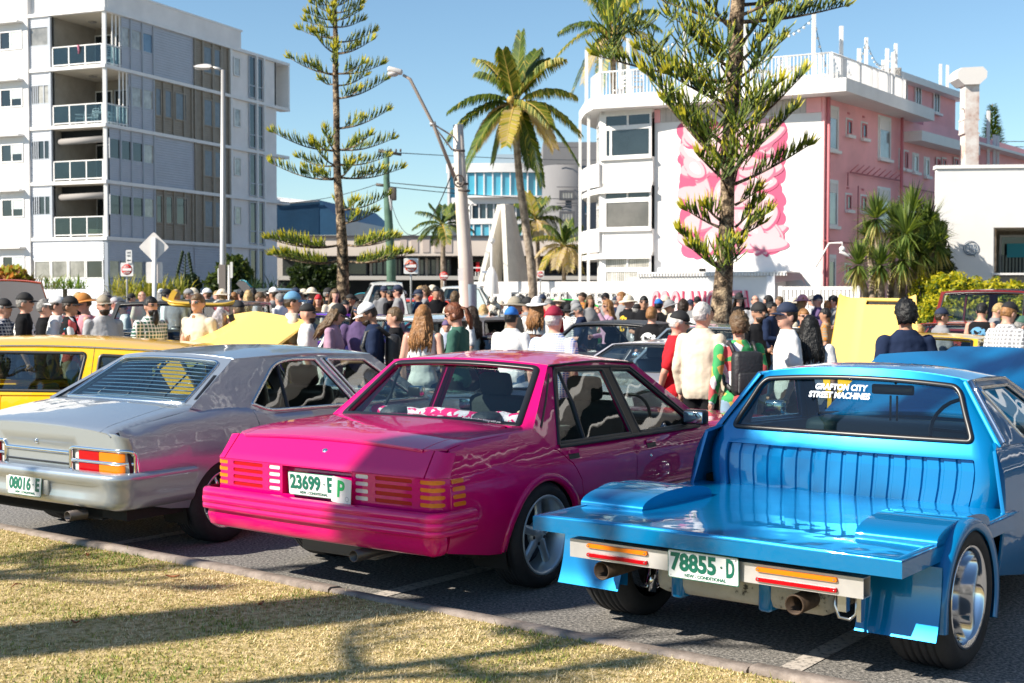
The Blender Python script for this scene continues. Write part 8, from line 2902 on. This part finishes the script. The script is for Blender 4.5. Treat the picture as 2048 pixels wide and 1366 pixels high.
def ell_tube(mb, rings, n=16):
 V, F = [], []
 for (z, cx, cy, rx, ry) in rings:
  for k in range(n):
   a = 2 * PI * k / n
   V.append((cx + rx * math.cos(a), cy + ry * math.sin(a) * (1.0), z))
 for i in range(len(rings) - 1):
  for k in range(n):
   a, b_ = i * n + k, i * n + (k + 1) % n
   F.append((a, b_, b_ + n, a + n))
 F.append(tuple(range(n - 1, -1, -1))); F.append(tuple(range((len(rings) - 1) * n, len(rings) * n)))
 mb.add(V, F, 0, True)
def limb(mb, pts, rs):
 mb.tube(pts, rs, 10)
 for p, r in zip(pts, rs): mb.ball(p, r, n=10, k=8)
def torso_rings(f, inf):
 if f == 'f': base = [(.84, 0, 0, .15, .11), (.92, 0, -.01, .175, .125), (1.02, 0, 0, .135, .1), (1.12, 0, .005, .13, .1), (1.24, 0, .02, .15, .125), (1.33, 0, .01, .155, .11), (1.42, 0, 0, .15, .08), (1.465, 0, 0, .1, .065), (1.505, 0, .005, .06, .055)]
 elif f == 'o': base = [(.84, 0, 0, .165, .12), (.92, 0, .01, .19, .15), (1.05, 0, .035, .19, .17), (1.18, 0, .03, .19, .16), (1.3, 0, .01, .195, .135), (1.42, 0, 0, .185, .1), (1.475, 0, 0, .12, .08), (1.52, 0, .005, .072, .066)]
 else: base = [(.84, 0, 0, .15, .11), (.92, 0, 0, .165, .12), (1.05, 0, .005, .155, .11), (1.18, 0, .01, .17, .12), (1.3, 0, .01, .19, .125), (1.42, 0, 0, .185, .095), (1.475, 0, 0, .115, .075), (1.52, 0, .005, .068, .062)]
 return [(z, cx, cy, rx + inf, ry + inf) for z, cx, cy, rx, ry in base]
def arm_pts(pose, sg):
 e, w_ = ARMS[pose]
 return [Vector((sg * .188, 0, 1.41)), Vector((sg * e[0], e[1], e[2])), Vector((sg * w_[0], w_[1], w_[2]))]
PCACHE = {}
def head_matrix(hy, hp): return Matrix.Translation((0, 0, 1.53)) @ Matrix.Rotation(R(hy), 4, 'Z') @ Matrix.Rotation(R(hp), 4, 'X') @ Matrix.Translation((0, 0, -1.53))
def body_mesh(f, pl, pr, hy, hp, fine):
 key = ('body', f, pl, pr, hy, hp, fine)
 if key in PCACHE: return PCACHE[key]
 m = MB()
 ell_tube(m, torso_rings(f, -.006))
 limb(m, [(0, .0, 1.42), (0, .012, 1.5), (0, .02, 1.57)], [.06, .056, .056])
 Hm = head_matrix(hy, hp)
 T_ = lambda x, y, z: Hm @ Vector((x, y, z))
 m.ball(T_(0, .012, 1.655), .078, .1, .112, 16, 12, M=Hm.to_3x3())
 m.ball(T_(0, .045, 1.595), .06, .066, .07, 12, 8, M=Hm.to_3x3())
 m.ball(T_(0, .085, 1.562), .028, .026, .024, 8, 6, M=Hm.to_3x3())
 m.tube([T_(0, .1, 1.672), T_(0, .128, 1.628), T_(0, .1, 1.618)], [.009, .017, .014], 6)
 for s_ in (-1, 1): m.ball(T_(s_ * .081, -.002, 1.632), .012, .02, .033, 8, 6, M=Hm.to_3x3())
 for s_, pose in ((-1, pl), (1, pr)):
  P_ = arm_pts(pose, s_)
  limb(m, [P_[0], P_[0].lerp(P_[1], .5), P_[1]], [.054, .047, .04]); limb(m, [P_[1], P_[1].lerp(P_[2], .35), P_[2]], [.04, .041, .027])
  limb(m, [(s_ * .09, 0, .9), (s_ * .1, .02, .5), (s_ * .1, -.02, .1)], [.085, .055, .038])
  m.ball((s_ * .1, .05, .045), .045, .13, .045, 10, 6)
 me = remesh(m, .0135 if fine else .02, 'body', 2)
 h = MB()
 for s_, pose in ((-1, pl), (1, pr)):
  P_ = arm_pts(pose, s_)
  d = (P_[2] - P_[1]).normalized()
  if pose in 'fhc': d = (d + Vector((-s_ * .3, .2, 0))).normalized()
  side = d.cross(Vector((s_, 0, .2))).normalized()
  up = side.cross(d).normalized()
  c = P_[2] + d * .045
  limb(h, [P_[2], c], [.027, .03]); h.ball(c, .022, .038, .04, 8, 6, M=Matrix((up, side, d)).transposed())
  for q in range(4):
   o = side * (.026 - .0175 * q)
   L_ = (.06, .072, .068, .052)[q]
   a = c + o + d * .03
   k_ = a + d * L_ * .5 - up * .006
   h.tube([a, k_, k_ + (d * .7 - up * .6).normalized() * L_ * .5], [.0095, .0085, .006], 6)
  a = c + side * .03 - d * .01
  h.tube([a, a + (side + d * .8).normalized() * .03, a + (side * .4 + d).normalized() * .055], [.011, .0095, .007], 6)
 hm = h.mesh('hands')
 bm = bmesh.new(); bm.from_mesh(me); bm.from_mesh(hm)
 for fc in bm.faces: fc.smooth = True; fc.material_index = 0
 bm.to_mesh(me); bm.free()
 PCACHE[key] = me
 return me
def top_mesh(f, pl, pr, slv, fine):
 key = ('top', f, pl, pr, slv, fine)
 if key in PCACHE: return PCACHE[key]
 m = MB()
 r_ = torso_rings(f, .012)
 if slv == 'n': r_ = r_[:-1]
 ell_tube(m, r_)
 for s_, pose in ((-1, pl), (1, pr)):
  P_ = arm_pts(pose, s_)
  if slv == 's': limb(m, [P_[0], P_[0].lerp(P_[1], .75)], [.072, .067])
  elif slv == 'l': limb(m, [P_[0], P_[1]], [.068, .056]); limb(m, [P_[1], P_[1].lerp(P_[2], .9)], [.056, .042])
  elif slv == 'n': m.ball(P_[0] + Vector((-s_ * .05, 0, 0)), .05, .06, .05)
 me = remesh(m, .014 if fine else .024, 'top', 2, .007 if fine else .004)
 PCACHE[key] = me
 return me
def pants_mesh(f, short, fine=False):
 key = ('pants', f, short)
 if key in PCACHE: return PCACHE[key]
 m = MB()
 ell_tube(m, [(z, a, b_, c + .005, d + .005) for z, a, b_, c, d in torso_rings(f, .004)[:3]])
 for s_ in (-1, 1):
  limb(m, [(s_ * .09, 0, .9), (s_ * .1, .02, .52), (s_ * .1, -.01, .12)][:2 if short else 3], [.1, .075, .06][:2 if short else 3])
 me = remesh(m, .022, 'pants', 2, .004)
 PCACHE[key] = me
 return me
def shell(f_keep, sc, c=(0, .012, 1.655), n=24, k=18, jit=0.):
 """skull-hugging shell; f_keep(unit vector) -> radius factor or 0"""
 V, F, ok = [], [], {}
 for i in range(k + 1):
  t = PI * i / k
  for j in range(n):
   a = 2 * PI * j / n
   u = Vector((math.sin(t) * math.cos(a), math.sin(t) * math.sin(a), math.cos(t)))
   g = f_keep(u)
   ok[i * n + j] = g > 0
   g = max(g, .9)
   if jit: g += jit * noise.noise(u * 6) + jit * .5 * noise.noise(u * 15)
   V.append((c[0] + u.x * sc[0] * g, c[1] + u.y * sc[1] * g, c[2] + u.z * sc[2] * g))
 for i in range(k):
  for j in range(n):
   q = (i * n + j, (i + 1) * n + j, (i + 1) * n + (j + 1) % n, i * n + (j + 1) % n)
   if sum(ok[x] for x in q) >= 2: F.append(q)
 return MB().add(V, F, 0, True)
def hair_mesh(st):
 if ('hair', st) in PCACHE: return PCACHE[('hair', st)]
 sc = (.078, .1, .112)
 lim = lambda u: u.z > (.30 if u.y > .35 else (-.05 if u.y > -.1 else -.62))
 if st == 's': m = shell(lambda u: 1.08 if lim(u) else 0, sc, jit=.03)
 elif st == 'c': m = shell(lambda u: 1.26 if lim(u) else 0, sc, n=32, k=24, jit=.22)
 elif st == 'b': m = shell(lambda u: 1.02 if (lim(u) and u.z < .35) else 0, sc)
 else:
  m = shell(lambda u: 1.12 if u.z > (.25 if u.y > .45 else -.75) else 0, sc, jit=.05)
  rr = random.Random(5)
  for q in range(70 if st == 'l' else 26):
   a = PI + PI * (q / 69 if st == 'l' else .5) if st == 'l' else 0
   if st == 'l':
    x, y = .078 * math.cos(a) * 1.15, .012 + .09 * math.sin(a)
    L_ = rr.uniform(.30, .42)
    pts = [(x * .8, y * .8, 1.72), (x * 1.05, y * 1.1, 1.62), (x * 1.25 + rr.uniform(-.01, .01), y * 1.15 - .01, 1.5), (x * 1.35 + rr.uniform(-.02, .02), min(y, -.03) * 1.1 - .05, 1.66 - L_ * .75), (x * 1.2 + rr.uniform(-.03, .03), min(y, -.03) - .07, 1.66 - L_)]
   else:
    x = rr.uniform(-.02, .02)
    pts = [(x, -.09, 1.69), (x * 1.5, -.135, 1.66), (x * 1.6, -.14 + rr.uniform(-.01, .01), 1.55), (x, -.12, 1.43)]
   m.tube(pts, [.012, .018, .019, .015, .004][:len(pts)], 5)
 me = m.mesh('hair')
 PCACHE[('hair', st)] = me
 return me
def hat_mesh(st):
 if ('hat', st) in PCACHE: return PCACHE[('hat', st)]
 sc = (.078, .1, .112)
 if st in 'cbv':
  sgn = -1 if st == 'b' else 1
  if st == 'v': m = shell(lambda u: 1.13 if .28 < u.z < .62 else 0, sc)
  else: m = shell(lambda u: 1.17 + .05 * max(0, u.z) if u.z > .18 else 0, sc)
  def br(u, v):
   a = R(90) * sgn + u * R(58)
   r0x, r0y = .088, .112
   e_ = .075 * math.cos(u * PI / 2 * .95) * v
   return (math.cos(a) * (r0x + e_ * .4), .012 + math.sin(a) * (r0y + e_), 1.685 - .012 * v - .014 * u * u)
  m.grid(br, np.linspace(-1, 1, 13), [0, .5, 1]); m.grid(lambda u, v: tuple(Vector(br(u, v)) - Vector((0, 0, .006))), np.linspace(-1, 1, 13), [0, .5, 1], flip=True)
 elif st == 'w':
  m = shell(lambda u: 1.2 if u.z > .15 else 0, sc)
  m.grid(lambda a, r_: (math.cos(a) * (.088 + r_ * .085), .012 + math.sin(a) * (.11 + r_ * .09), 1.68 - .03 * r_ * r_ + .012 * math.cos(2 * a) * r_), np.linspace(0, 2 * PI, 25), [0, .5, 1])
  m.grid(lambda a, r_: (math.cos(a) * (.088 + r_ * .085), .012 + math.sin(a) * (.11 + r_ * .09), 1.674 - .03 * r_ * r_ + .012 * math.cos(2 * a) * r_), np.linspace(0, 2 * PI, 25), [0, .5, 1], flip=True)
 else: m = shell(lambda u: 1.14 if u.z > .1 else 0, sc)
 me = m.mesh({'c': 'cap', 'b': 'cap', 'v': 'visor', 'w': 'hat', 'e': 'beanie'}[st])
 PCACHE[('hat', st)] = me
 return me
def inst(name, me, mt, parent, M=None):
 """object on shared mesh data with its own material"""
 o = bpy.data.objects.new(name, me)
 C.objects.link(o)
 if not me.materials: me.materials.append(mt)
 o.material_slots[0].link = 'OBJECT'
 o.material_slots[0].material = mt
 o.parent = parent
 if M is not None: o.matrix_local = M
 return o
LENS = mat('sunglass_lens', (.008, .008, .01), .08, spec=1)
def small(key, fn):
 if key not in PCACHE: PCACHE[key] = fn()
 return PCACHE[key]
def glasses_mesh():
 m = MB()
 for s_ in (-1, 1):
  m.bbox(*sorted((s_ * .008, s_ * .064)), .098, .106, 1.638, 1.674, .006); m.tube([(s_ * .064, .1, 1.665), (s_ * .083, .05, 1.66), (s_ * .085, -.01, 1.655)], .004, 5)
 m.tube([(-.012, .108, 1.665), (.012, .108, 1.665)], .004, 5)
 return m.mesh('sunglasses')
def beard_mesh():
 m = shell(lambda u: 1.15 if (u.z < -.1 and u.y > -.05) else 0, (.062, .07, .075), (0, .043, 1.597), jit=.08)
 return m.mesh('beard')
def longbeard_mesh():
 m = shell(lambda u: 1.15 if (u.z < -.0 and u.y > -.05) else 0, (.062, .07, .085), (0, .043, 1.6), jit=.08); m.ball((0, .11, 1.5), .045, .03, .1); return m.mesh('beard')
def eyes_mesh():
 m = MB()
 for s_ in (-1, 1): m.ball((s_ * .031, .099, 1.652), .0115, .008, .006, 8, 5); m.bbox(*sorted((s_ * .018, s_ * .048)), .098, .107, 1.668, 1.674, .002)
 m.bbox(-.024, .024, .1, .111, 1.592, 1.597, .002)
 return m.mesh('face_marks')
def pack_mesh():
 m = MB(); m.bbox(-.15, .15, -.3, -.14, .98, 1.4, .05); m.bbox(-.12, .12, -.33, -.29, 1.0, 1.2, .02)
 for s_ in (-1, 1): m.tube([(s_ * .11, -.17, 1.38), (s_ * .12, -.06, 1.475), (s_ * .13, .08, 1.42), (s_ * .14, .13, 1.25), (s_ * .14, .02, 1.08), (s_ * .13, -.14, 1.02)], .018, 6, flat=1.6)
 return m.mesh('backpack')
EYE = mat('face_dark', (.06, .03, .02), .6)
def person(px, top, hp_, face, fig, hair, hat, shirt, slv, pant, arms, flags, skin, label, group=None):
 """fig m/f/o(stout)/k(child); face: heading in degrees clockwise from away-from-camera"""
 head = .245 if hat[0] != '-' else .235
 if fig == 'k': head = .2
 Y = head * FOC / hp_
 g = AT(px, top, Y)
 ground = gz(0, Y)
 H = g.z - ground
 rng = (1.0, 1.35) if fig == 'k' else (1.52, 1.9)
 z0 = ground
 hh = 1.79 if hat[0] in 'cbw' else 1.775
 if 'z' in flags:
  s = .62; z0 = g.z - hh * s
 else:
  Hc = min(max(H, rng[0]), rng[1]); s = Hc / hh
 fine = hp_ >= 34
 e_ = empty('person', (g.x, Y, z0), -R(face), label, 'person', group)
 w_ = s * (1. if fig != 'k' else 1.12)
 e_.scale = (w_, w_, s)
 f = {'k': 'm'}.get(fig, fig)
 pl, pr = arms[0], arms[1]
 hy = hpx = 0
 for t in flags.split(','):
  if t.startswith('y'): hy = int(t[1:])
  if t.startswith('d'): hpx = -int(t[1:])
 if not fine: hy = 0 if abs(hy) < 20 else hy
 sk = SKIN[skin]
 body = inst('body', body_mesh(f, pl, pr, hy, hpx, fine), sk, e_)
 inst('shirt' if slv != 'n' else 'singlet', top_mesh(f, pl, pr, slv, fine), cloth(shirt), e_)
 inst('trousers' if pant[-1] != '-' else 'shorts', pants_mesh(f, pant[-1] == '-'), cloth(pant[0]), e_)
 Hm = head_matrix(hy, hpx)
 if hair != '-': inst('hair', hair_mesh(hair[0]), hairmat(hair[1]), e_, Hm)
 if hat[0] != '-':
  k = hat[1]
  inst({'c': 'cap', 'b': 'cap', 'v': 'visor', 'w': 'hat', 'e': 'beanie'}[hat[0]], hat_mesh(hat[0]), mat('hat_' + k, COL[k], .8, var=.15, vscale=20), e_, Hm)
 fl = flags.split(',')
 if 'g' in fl: inst('sunglasses', small('gl', glasses_mesh), LENS, e_, Hm)
 elif fine: inst('face_marks', small('ey', eyes_mesh), EYE, e_, Hm)
 if 'b' in fl: inst('beard', small('bd', beard_mesh), hairmat(hair[1] if hair != '-' else 'B'), e_, Hm)
 if 'B' in fl: inst('beard', small('bdl', longbeard_mesh), hairmat('K'), e_, Hm)
 if 'k' in fl:
  o = inst('backpack', small('pk', pack_mesh), mat('pack_black', (.02, .02, .022), .5, bump=.3), None)
  o.matrix_world = Matrix.Translation((g.x, Y, z0)) @ Matrix.Rotation(-R(face), 4, 'Z') @ Matrix.Diagonal((s, s, s, 1))
  tag(o, 'black backpack worn by the ' + label[:60].split(',')[0].rsplit(' in ', 1)[0] if len(label.split()) < 9 else 'black backpack worn by the ' + ' '.join(label.split()[:7]), 'backpack')
 if 'p' in fl:
  q = ARMS[pr][1]
  o = MB().bbox(-.006, .006, -.04, .04, -.08, .08, .003, M=Matrix.Translation((q[0] - .03, q[1] + .03, q[2] + .1)) @ Matrix.Rotation(.3, 4, 'X')).build('phone', BLACK)
  o.matrix_world = Matrix.Translation((g.x, Y, z0)) @ Matrix.Rotation(-R(face), 4, 'Z') @ Matrix.Diagonal((s, s, s, 1))
  tag(o, 'dark phone held up by the ' + ' '.join(label.split()[:5]), 'phone')
 return e_
FAR = 'distant visitors in the street crowd'
PEOPLE = '''6|596|39|100|m|sG|cK|pNg|s|N|aa||0|man in a black cap and blue patterned shirt cut by the left edge
47|584|39|75|m|sG|cK|xKW|s|N|aa||0|man in a black cap and black printed tee near the left edge
87|597|36|70|m|sG|-|K|l|K|aa||0|grey-haired man in a dark hoodie looking right
112|590|38|80|m|sB|bW|W|s|J|aa||0|man in a white backwards cap behind the hawaiian shirt
138|591|39|72|m|sB|cK|fKW|s|S|hh|y-20|1|man in a black cap and dark hawaiian floral shirt
172|584|36|250|m|sD|wO|k|n|J|aa|d10|0|sunburnt man in a wide tan hat and pink singlet
206|589|39|140|o|-|cS|g|s|J|aa|g,b|0|stout man in a camouflage cap and pale grey tee
250|600|28|250|m|sB|cK|W|s|J|hh|d20|0|man in a white tee bending beside the navy car nose
300|592|38|125|m|sK|-|pTW|l|K|aa|g,B|0|long-bearded man in sunglasses and a green plaid shirt
283|582|22|120|m|bD|-|C|s|N|aa||0|bald man behind the bearded man
332|577|22|60|m|sK|cK|W|s|K|hh||0|dark-capped visitor in white by the strappy plants
262|586|20|70|m|sK|bK|N|s|K|aa||0|small dark head beside the no entry post
376|577|23|90|m|sD|cG|C|s|G|aa||0|man in a dark cap and beige tee left of the lamp post
397|586|38|205|m|sD|-|C|s|N|aa|g|0|young man in dark sunglasses and a beige tee facing the camera
394|622|38|5|f|lF|-|k|n|J|aa||0|woman with long wavy ginger hair seen from behind
438|619|38|60|f|lS|-|K|l|K|ap|p|0|silver-haired woman in black holding a phone to her ear
415|576|22|280|m|sD|cW|N|s|K|aa||0|man in a white cap and navy tee left of the lamp post
433|581|20|160|f|sY|-|R|s|J|aa||0|child in red left of the lamp post
478|601|36|330|m|sD|cK|K|s|K|aa||0|man in a black cap and black tee turned away right of the lamp
468|584|22|20|f|lF|-|E|n|J|aa||0|brown-haired woman in a green singlet right of the lamp
497|580|23|330|f|lY|-|xgK|s|J|aa||0|blonde woman in a white printed tee
513|582|23|80|m|sD|-|g|s|N|hh|d25|0|fair man in grey bending towards the hatchback
530|579|23|70|m|sB|cK|K|s|N|hh|d20|0|man in a black cap and dark tee by the hatchback
510|611|30|300|k|sK|-|W|s|J|aa|d30|1|dark-haired boy in a white tee looking down
555|596|24|120|k|sD|-|n|s|J|aa||0|small boy with brown hair before the hatchback
544|603|22|60|k|sB|cG|G|s|J|aa||0|boy in a grey cap left of the blue cap
583|582|40|75|m|sB|cb|C|s|S|aa||0|tall young man in a bright blue cap and beige tee
613|606|41|80|m|-|cK|W|s|J|aa|b|0|bearded bald man in a black cap and white tee behind the yellow bonnet
637|589|23|180|f|lF|eR|n|s|J|aa||0|woman with a red headscarf below the turquoise bonnet
665|604|42|95|f|lD|cK|P|l|J|hh|d25|0|person in a black and cream cap and a mauve hoodie
719|601|40|175|f|lB|vN|U|l|K|aa|d15|0|woman in a navy visor and purple button shirt
747|600|46|262|m|sB|cW|N|s|N|ha|g,b,k,d25|1|man in a big white cap and navy tee
792|613|42|275|m|sD|-|K|s|K|aa||0|young man with a fair mohawk and black tee
846|609|46|20|f|lF|-|W|n|J|aa||0|woman with long ombre hair and a white halter top
917|603|46|285|f|pR|-|T|s|K|hh|g,d18|0|auburn ponytail woman in a green tee with a baby carrier
893|640|31|170|k|sR|eU|L|l|L|aa|z|0|baby in a patterned hat in the carrier of the ponytail woman
945|612|34|280|f|lB|-|W|s|J|aa||0|dark-haired woman behind the ponytail woman
967|609|30|30|f|lY|-|R|l|J|aa||0|blonde woman in a rust-red top
984|594|32|170|m|sB|cK|K|l|K|ch||0|man in a black cap and black jumper cradling a small dog
903|600|22|200|k|sD|cW|W|s|W|aa||0|child in a white cap by the red car bonnet
1028|592|34|110|m|sG|wS|S|l|S|aa||0|man in a wide straw hat
1022|613|44|25|m|sK|cB|W|l|J|hh||1|youth in a bright blue backwards cap and white long-sleeved top
1047|624|24|100|m|sK|cK|G|s|K|aa||1|dark-capped man between the blue cap and the white hat
1056|594|30|300|m|sK|eK|G|l|K|aa||1|man in grey behind the white hat woman
1073|592|33|20|f|lF|wW|W|s|W|aa||0|red-haired woman in a white hat and white tee
1097|597|30|160|m|sG|-|R|s|J|aa||0|grey-haired man behind the maroon cap
1107|611|54|30|o|sW|cM|cBW|s|S|aa||0|old man in a maroon cap and blue check shirt
1135|617|26|0|m|sK|wK|W|s|K|aa||0|man in a dark round hat and white shirt
1150|599|26|80|m|sG|cG|pKW|s|J|aa||0|man in a grey cap and black check shirt
1163|603|30|280|m|sG|cG|N|s|K|hh|d30|0|man in a grey cap and navy tee leaning over the green car
1166|584|20|250|m|sB|-|O|s|J|aa||1|bare-shouldered visitor before the breeze blocks
1212|585|20|250|m|sB|cK|G|s|K|aa||0|man in a black cap before the breeze blocks
1217|599|28|260|f|lF|-|P|l|W|rh|g|0|woman in sunglasses and a pink-white top
1244|583|22|260|f|lF|-|G|s|K|aa||0|woman with light brown hair behind the tan hat man
1256|589|27|60|o|-|wC|xKY|l|K|rr||0|man in a tan hat with raised arms and a yellow tag
1288|591|27|185|m|sK|-|K|s|K|ch|g|1|man in sunglasses and a dark shirt with folded hands
1274|607|28|60|m|sG|cK|xGW|l|J|aa||0|grey-haired man in a black cap and club vest
1303|612|36|30|m|sF|-|xKW|s|K|ha||0|ginger man in a black tee with a white back print
1317|597|27|25|m|sK|cB|K|l|K|aa||0|man in a royal blue cap and black jumper
1345|597|28|280|m|sG|wG|C|s|K|hh|d20|0|man in a grey fishing hat by the wall lettering
1366|600|30|15|f|cB|-|W|s|J|aa||0|dark curly-haired woman in white left of the white-haired man
1351|619|52|95|o|sW|cK|R|s|S|ab|d12|0|old man in a black cap and red polo with a moustache
1403|603|52|35|o|sW|-|C|l|K|aa|y-15|0|white-haired man in a cream bomber jacket seen from behind
1479|624|54|350|f|cD|-|fEW|l|j|aa|k|0|woman with tousled brown hair and a green floral shirt
1478|584|24|175|f|lB|wK|xKC|s|K|aa||0|woman in a dark brimmed hat and black top right of the trunk
1510|590|24|170|f|bB|-|g|s|J|aa||0|pale-shirted visitor with hair tied back before the white wall
1516|604|44|150|o|-|eK|K|l|K|cc|g,b|1|man in a black beanie and black teal-striped jacket
1541|603|36|120|k|sK|-|N|l|J|hh|z|1|toddler in a navy jumper carried by the beanie man
1577|603|54|268|m|sB|cN|W|s|n|aa|y10|0|young man in a navy cap and white tee
1607|616|36|170|f|sF|-|O|s|J|aa|g|0|sunglassed woman behind the black-haired woman
1620|630|52|10|f|lK|-|W|s|J|aa||1|woman with long black hair and a white tee
1604|588|25|80|f|lF|wk|L|s|J|hh||0|woman in a salmon sun hat and pale blue top
1637|588|25|260|m|sG|cN|U|l|N|ff||0|man in a navy cap and purple shirt with folded arms
1655|600|24|20|f|sF|-|O|n|J|aa||0|ginger child in an orange singlet
1668|590|25|270|m|sK|cK|G|s|K|hh||0|man in a black cap bent beside the gate
1652|630|30|290|f|sK|-|pSO|s|J|aa||1|dark-haired woman in a patterned top by the yellow bonnet
1813|600|57|358|m|cK|-|N|s|N|aa||1|broad man with short dark curls and a navy tee seen from behind
1838|633|30|20|k|sY|-|j|s|J|aa||0|blond child beside the broad navy-tee man
1882|615|36|85|m|sB|cN|G|s|N|ff||0|young man in a navy cap with folded arms and red-striped sleeves
1962|603|34|40|m|sK|cK|xKb|n|J|aa|d20|0|man in a black vest and jeans by the maroon van
1990|603|32|100|m|sY|-|G|s|J|hh|d25|0|fair-haired man in grey leaning to the maroon van
2012|600|46|60|o|sF|cK|pGW|l|J|aa|d20|0|man in a black cap and grey plaid shirt near the right edge
2036|630|46|80|o|sG|cT|B|s|N|aa|d15|0|old man in a dark green cap, navy vest and blue shirt
1600|600|22|300|m|sK|-|b|s|K|aa||0|dark-haired visitor below the salmon hat
1395|592|24|190|m|sK|cK|G|s|K|aa||0|man in a dark cap half hidden by the white-haired man
1420|612|30|200|m|sB|-|S|l|S|aa||0|man in khaki against the scaly pine trunk
228|594|26|110|m|sG|cg|W|l|J|aa||0|visitor in a pale cap and white top by the red car
60|600|26|60|f|lB|-|k|s|J|aa||0|dark-haired woman among the capped men at the left
1570|612|28|200|f|lD|-|C|s|J|aa||0|woman with light brown hair behind the navy cap man
690|600|26|150|f|lK|-|K|s|K|aa||0|dark-haired visitor between hoodie and visor
875|585|22|150|f|lF|-|G|s|K|aa||0|small figure before the white sedan'''
for ln in PEOPLE.split('\n'):
 a = ln.split('|')
 person(float(a[0]), float(a[1]), float(a[2]), float(a[3]), *a[4:12], int(a[12]), a[13])
MARKS = [(20, 'under the cordyline bush'), (158, 'left of the no entry post'), (212, 'just left of the no entry post'), (322, 'right of the diamond sign'), (352, 'by the aloe stalk'), (385, 'near the small round shrub'), (445, 'at the foot of the street lamp'), (483, 'by the shrub right of the street lamp'), (505, 'before the apartment slot windows'), (548, 'at the apartment end fin'), (560, 'left of the near-black shrub'), (575, 'before the near-black shrub, front row'), (590, 'before the left edge of the near-black shrub'), (608, 'before the middle of the near-black shrub'), (622, 'behind the raised turquoise bonnet'), (655, 'just left of the pine trunk'), (670, 'against the left pine trunk'), (700, 'before the white pickup cab'), (725, 'beside the white pickup cab'), (757, 'left of the green pole, front'), (768, 'left of the green pole'), (782, 'at the green pole'), (797, 'just right of the green pole'), (806, 'between green pole and no entry sign'), (838, 'under the shop undercroft, leftmost'), (842, 'right of the square no entry sign'), (851, 'two heads right of the square no entry sign'), (864, 'left of the round no entry sign'), (872, 'just left of the small palm trunk'), (880, 'at the small palm trunk'), (910, 'left of the concrete pole'), (930, 'at the foot of the concrete pole'), (1000, 'before the monument'), (1045, 'below the leaning palm'), (1085, 'before the left breeze-block panel'), (1118, 'at the right of the first breeze-block panel'), (1180, 'before the second breeze-block panel'), (1232, 'at the right of the second breeze-block panel'), (1330, 'before the wall lettering'), (1380, 'under the last wall letters'), (1538, 'at the porch post'), (1560, 'at the left end of the gate'), (1587, 'before the gate, left part'), (1625, 'before the middle of the gate'), (1690, 'at the right end of the gate')]
CN = dict(K='black', N='navy', W='white', g='pale grey', G='grey', C='cream', R='red', j='blue')
HN = {'-': '', 'cK': 'black-capped ', 'cW': 'white-capped ', 'wC': 'straw-hatted ', 'cN': 'navy-capped '}
def far_label(px, fg, sh, ht):
 return 'distant %s%s in %s %s' % (HN[ht], 'woman' if fg == 'f' else 'man', CN[sh], dict(MARKS)[px])
rp_ = random.Random(21)
for i, (px, top) in enumerate([(768, 571), (782, 578), (797, 569), (757, 580), (806, 580), (842, 572), (851, 571), (838, 578), (864, 569), (872, 573), (880, 577), (910, 584), (655, 575), (670, 577), (622, 574), (608, 577), (590, 575), (548, 574), (505, 575), (483, 577), (445, 577), (385, 575), (352, 578), (322, 577), (212, 584), (158, 586), (20, 590), (1085, 588), (1118, 592), (1180, 590), (1232, 592), (1330, 590), (1380, 598), (1538, 590), (1560, 592), (1587, 594), (1625, 592), (1690, 600), (930, 596), (1000, 600), (1045, 590), (700, 588), (725, 592), (560, 586), (575, 590)]):
 c = rp_.choice
 fg = c('mmf')
 shirt_, hat_ = c('KKNWWgGCRj'), c(('-', '-', 'cK', 'cW', 'wC', 'cN'))
 person(px, top, rp_.uniform(19, 24), c((20, 90, 160, 270, 300)), fg, c('lc' if fg == 'f' else 'ss') + c('KBDGY'), hat_, shirt_, c('sl'), c('KJNS'), c(('aa', 'hh', 'aa')), '', c((0, 0, 1)),
  far_label(px, fg, shirt_, hat_), FAR)
# things held or carried
dg_ = AT(990, 618, 18.4)
m = MB(); m.ball(dg_, .09, .08, .1); m.ball(dg_ + Vector((-.03, -.05, .12)), .055, .06, .055); m.ball(dg_ + Vector((-.04, -.11, .1)), .022)
for s_ in (-1, 1): m.ball(dg_ + Vector((-.03 + s_ * .045, -.03, .15)), .016, .012, .03); m.tube([dg_ + Vector((s_ * .05, -.05, -.02)), dg_ + Vector((s_ * .06, -.09, -.1))], [.022, .016], 6)
o = m.build('small_dog', ramp_mat('dog_coat', [(.45, (.03, .025, .02)), (.5, (.65, .6, .52))], scale=9, rough=.95, bump=1)); tag(o, 'small black and white dog held by the man in black', 'dog')
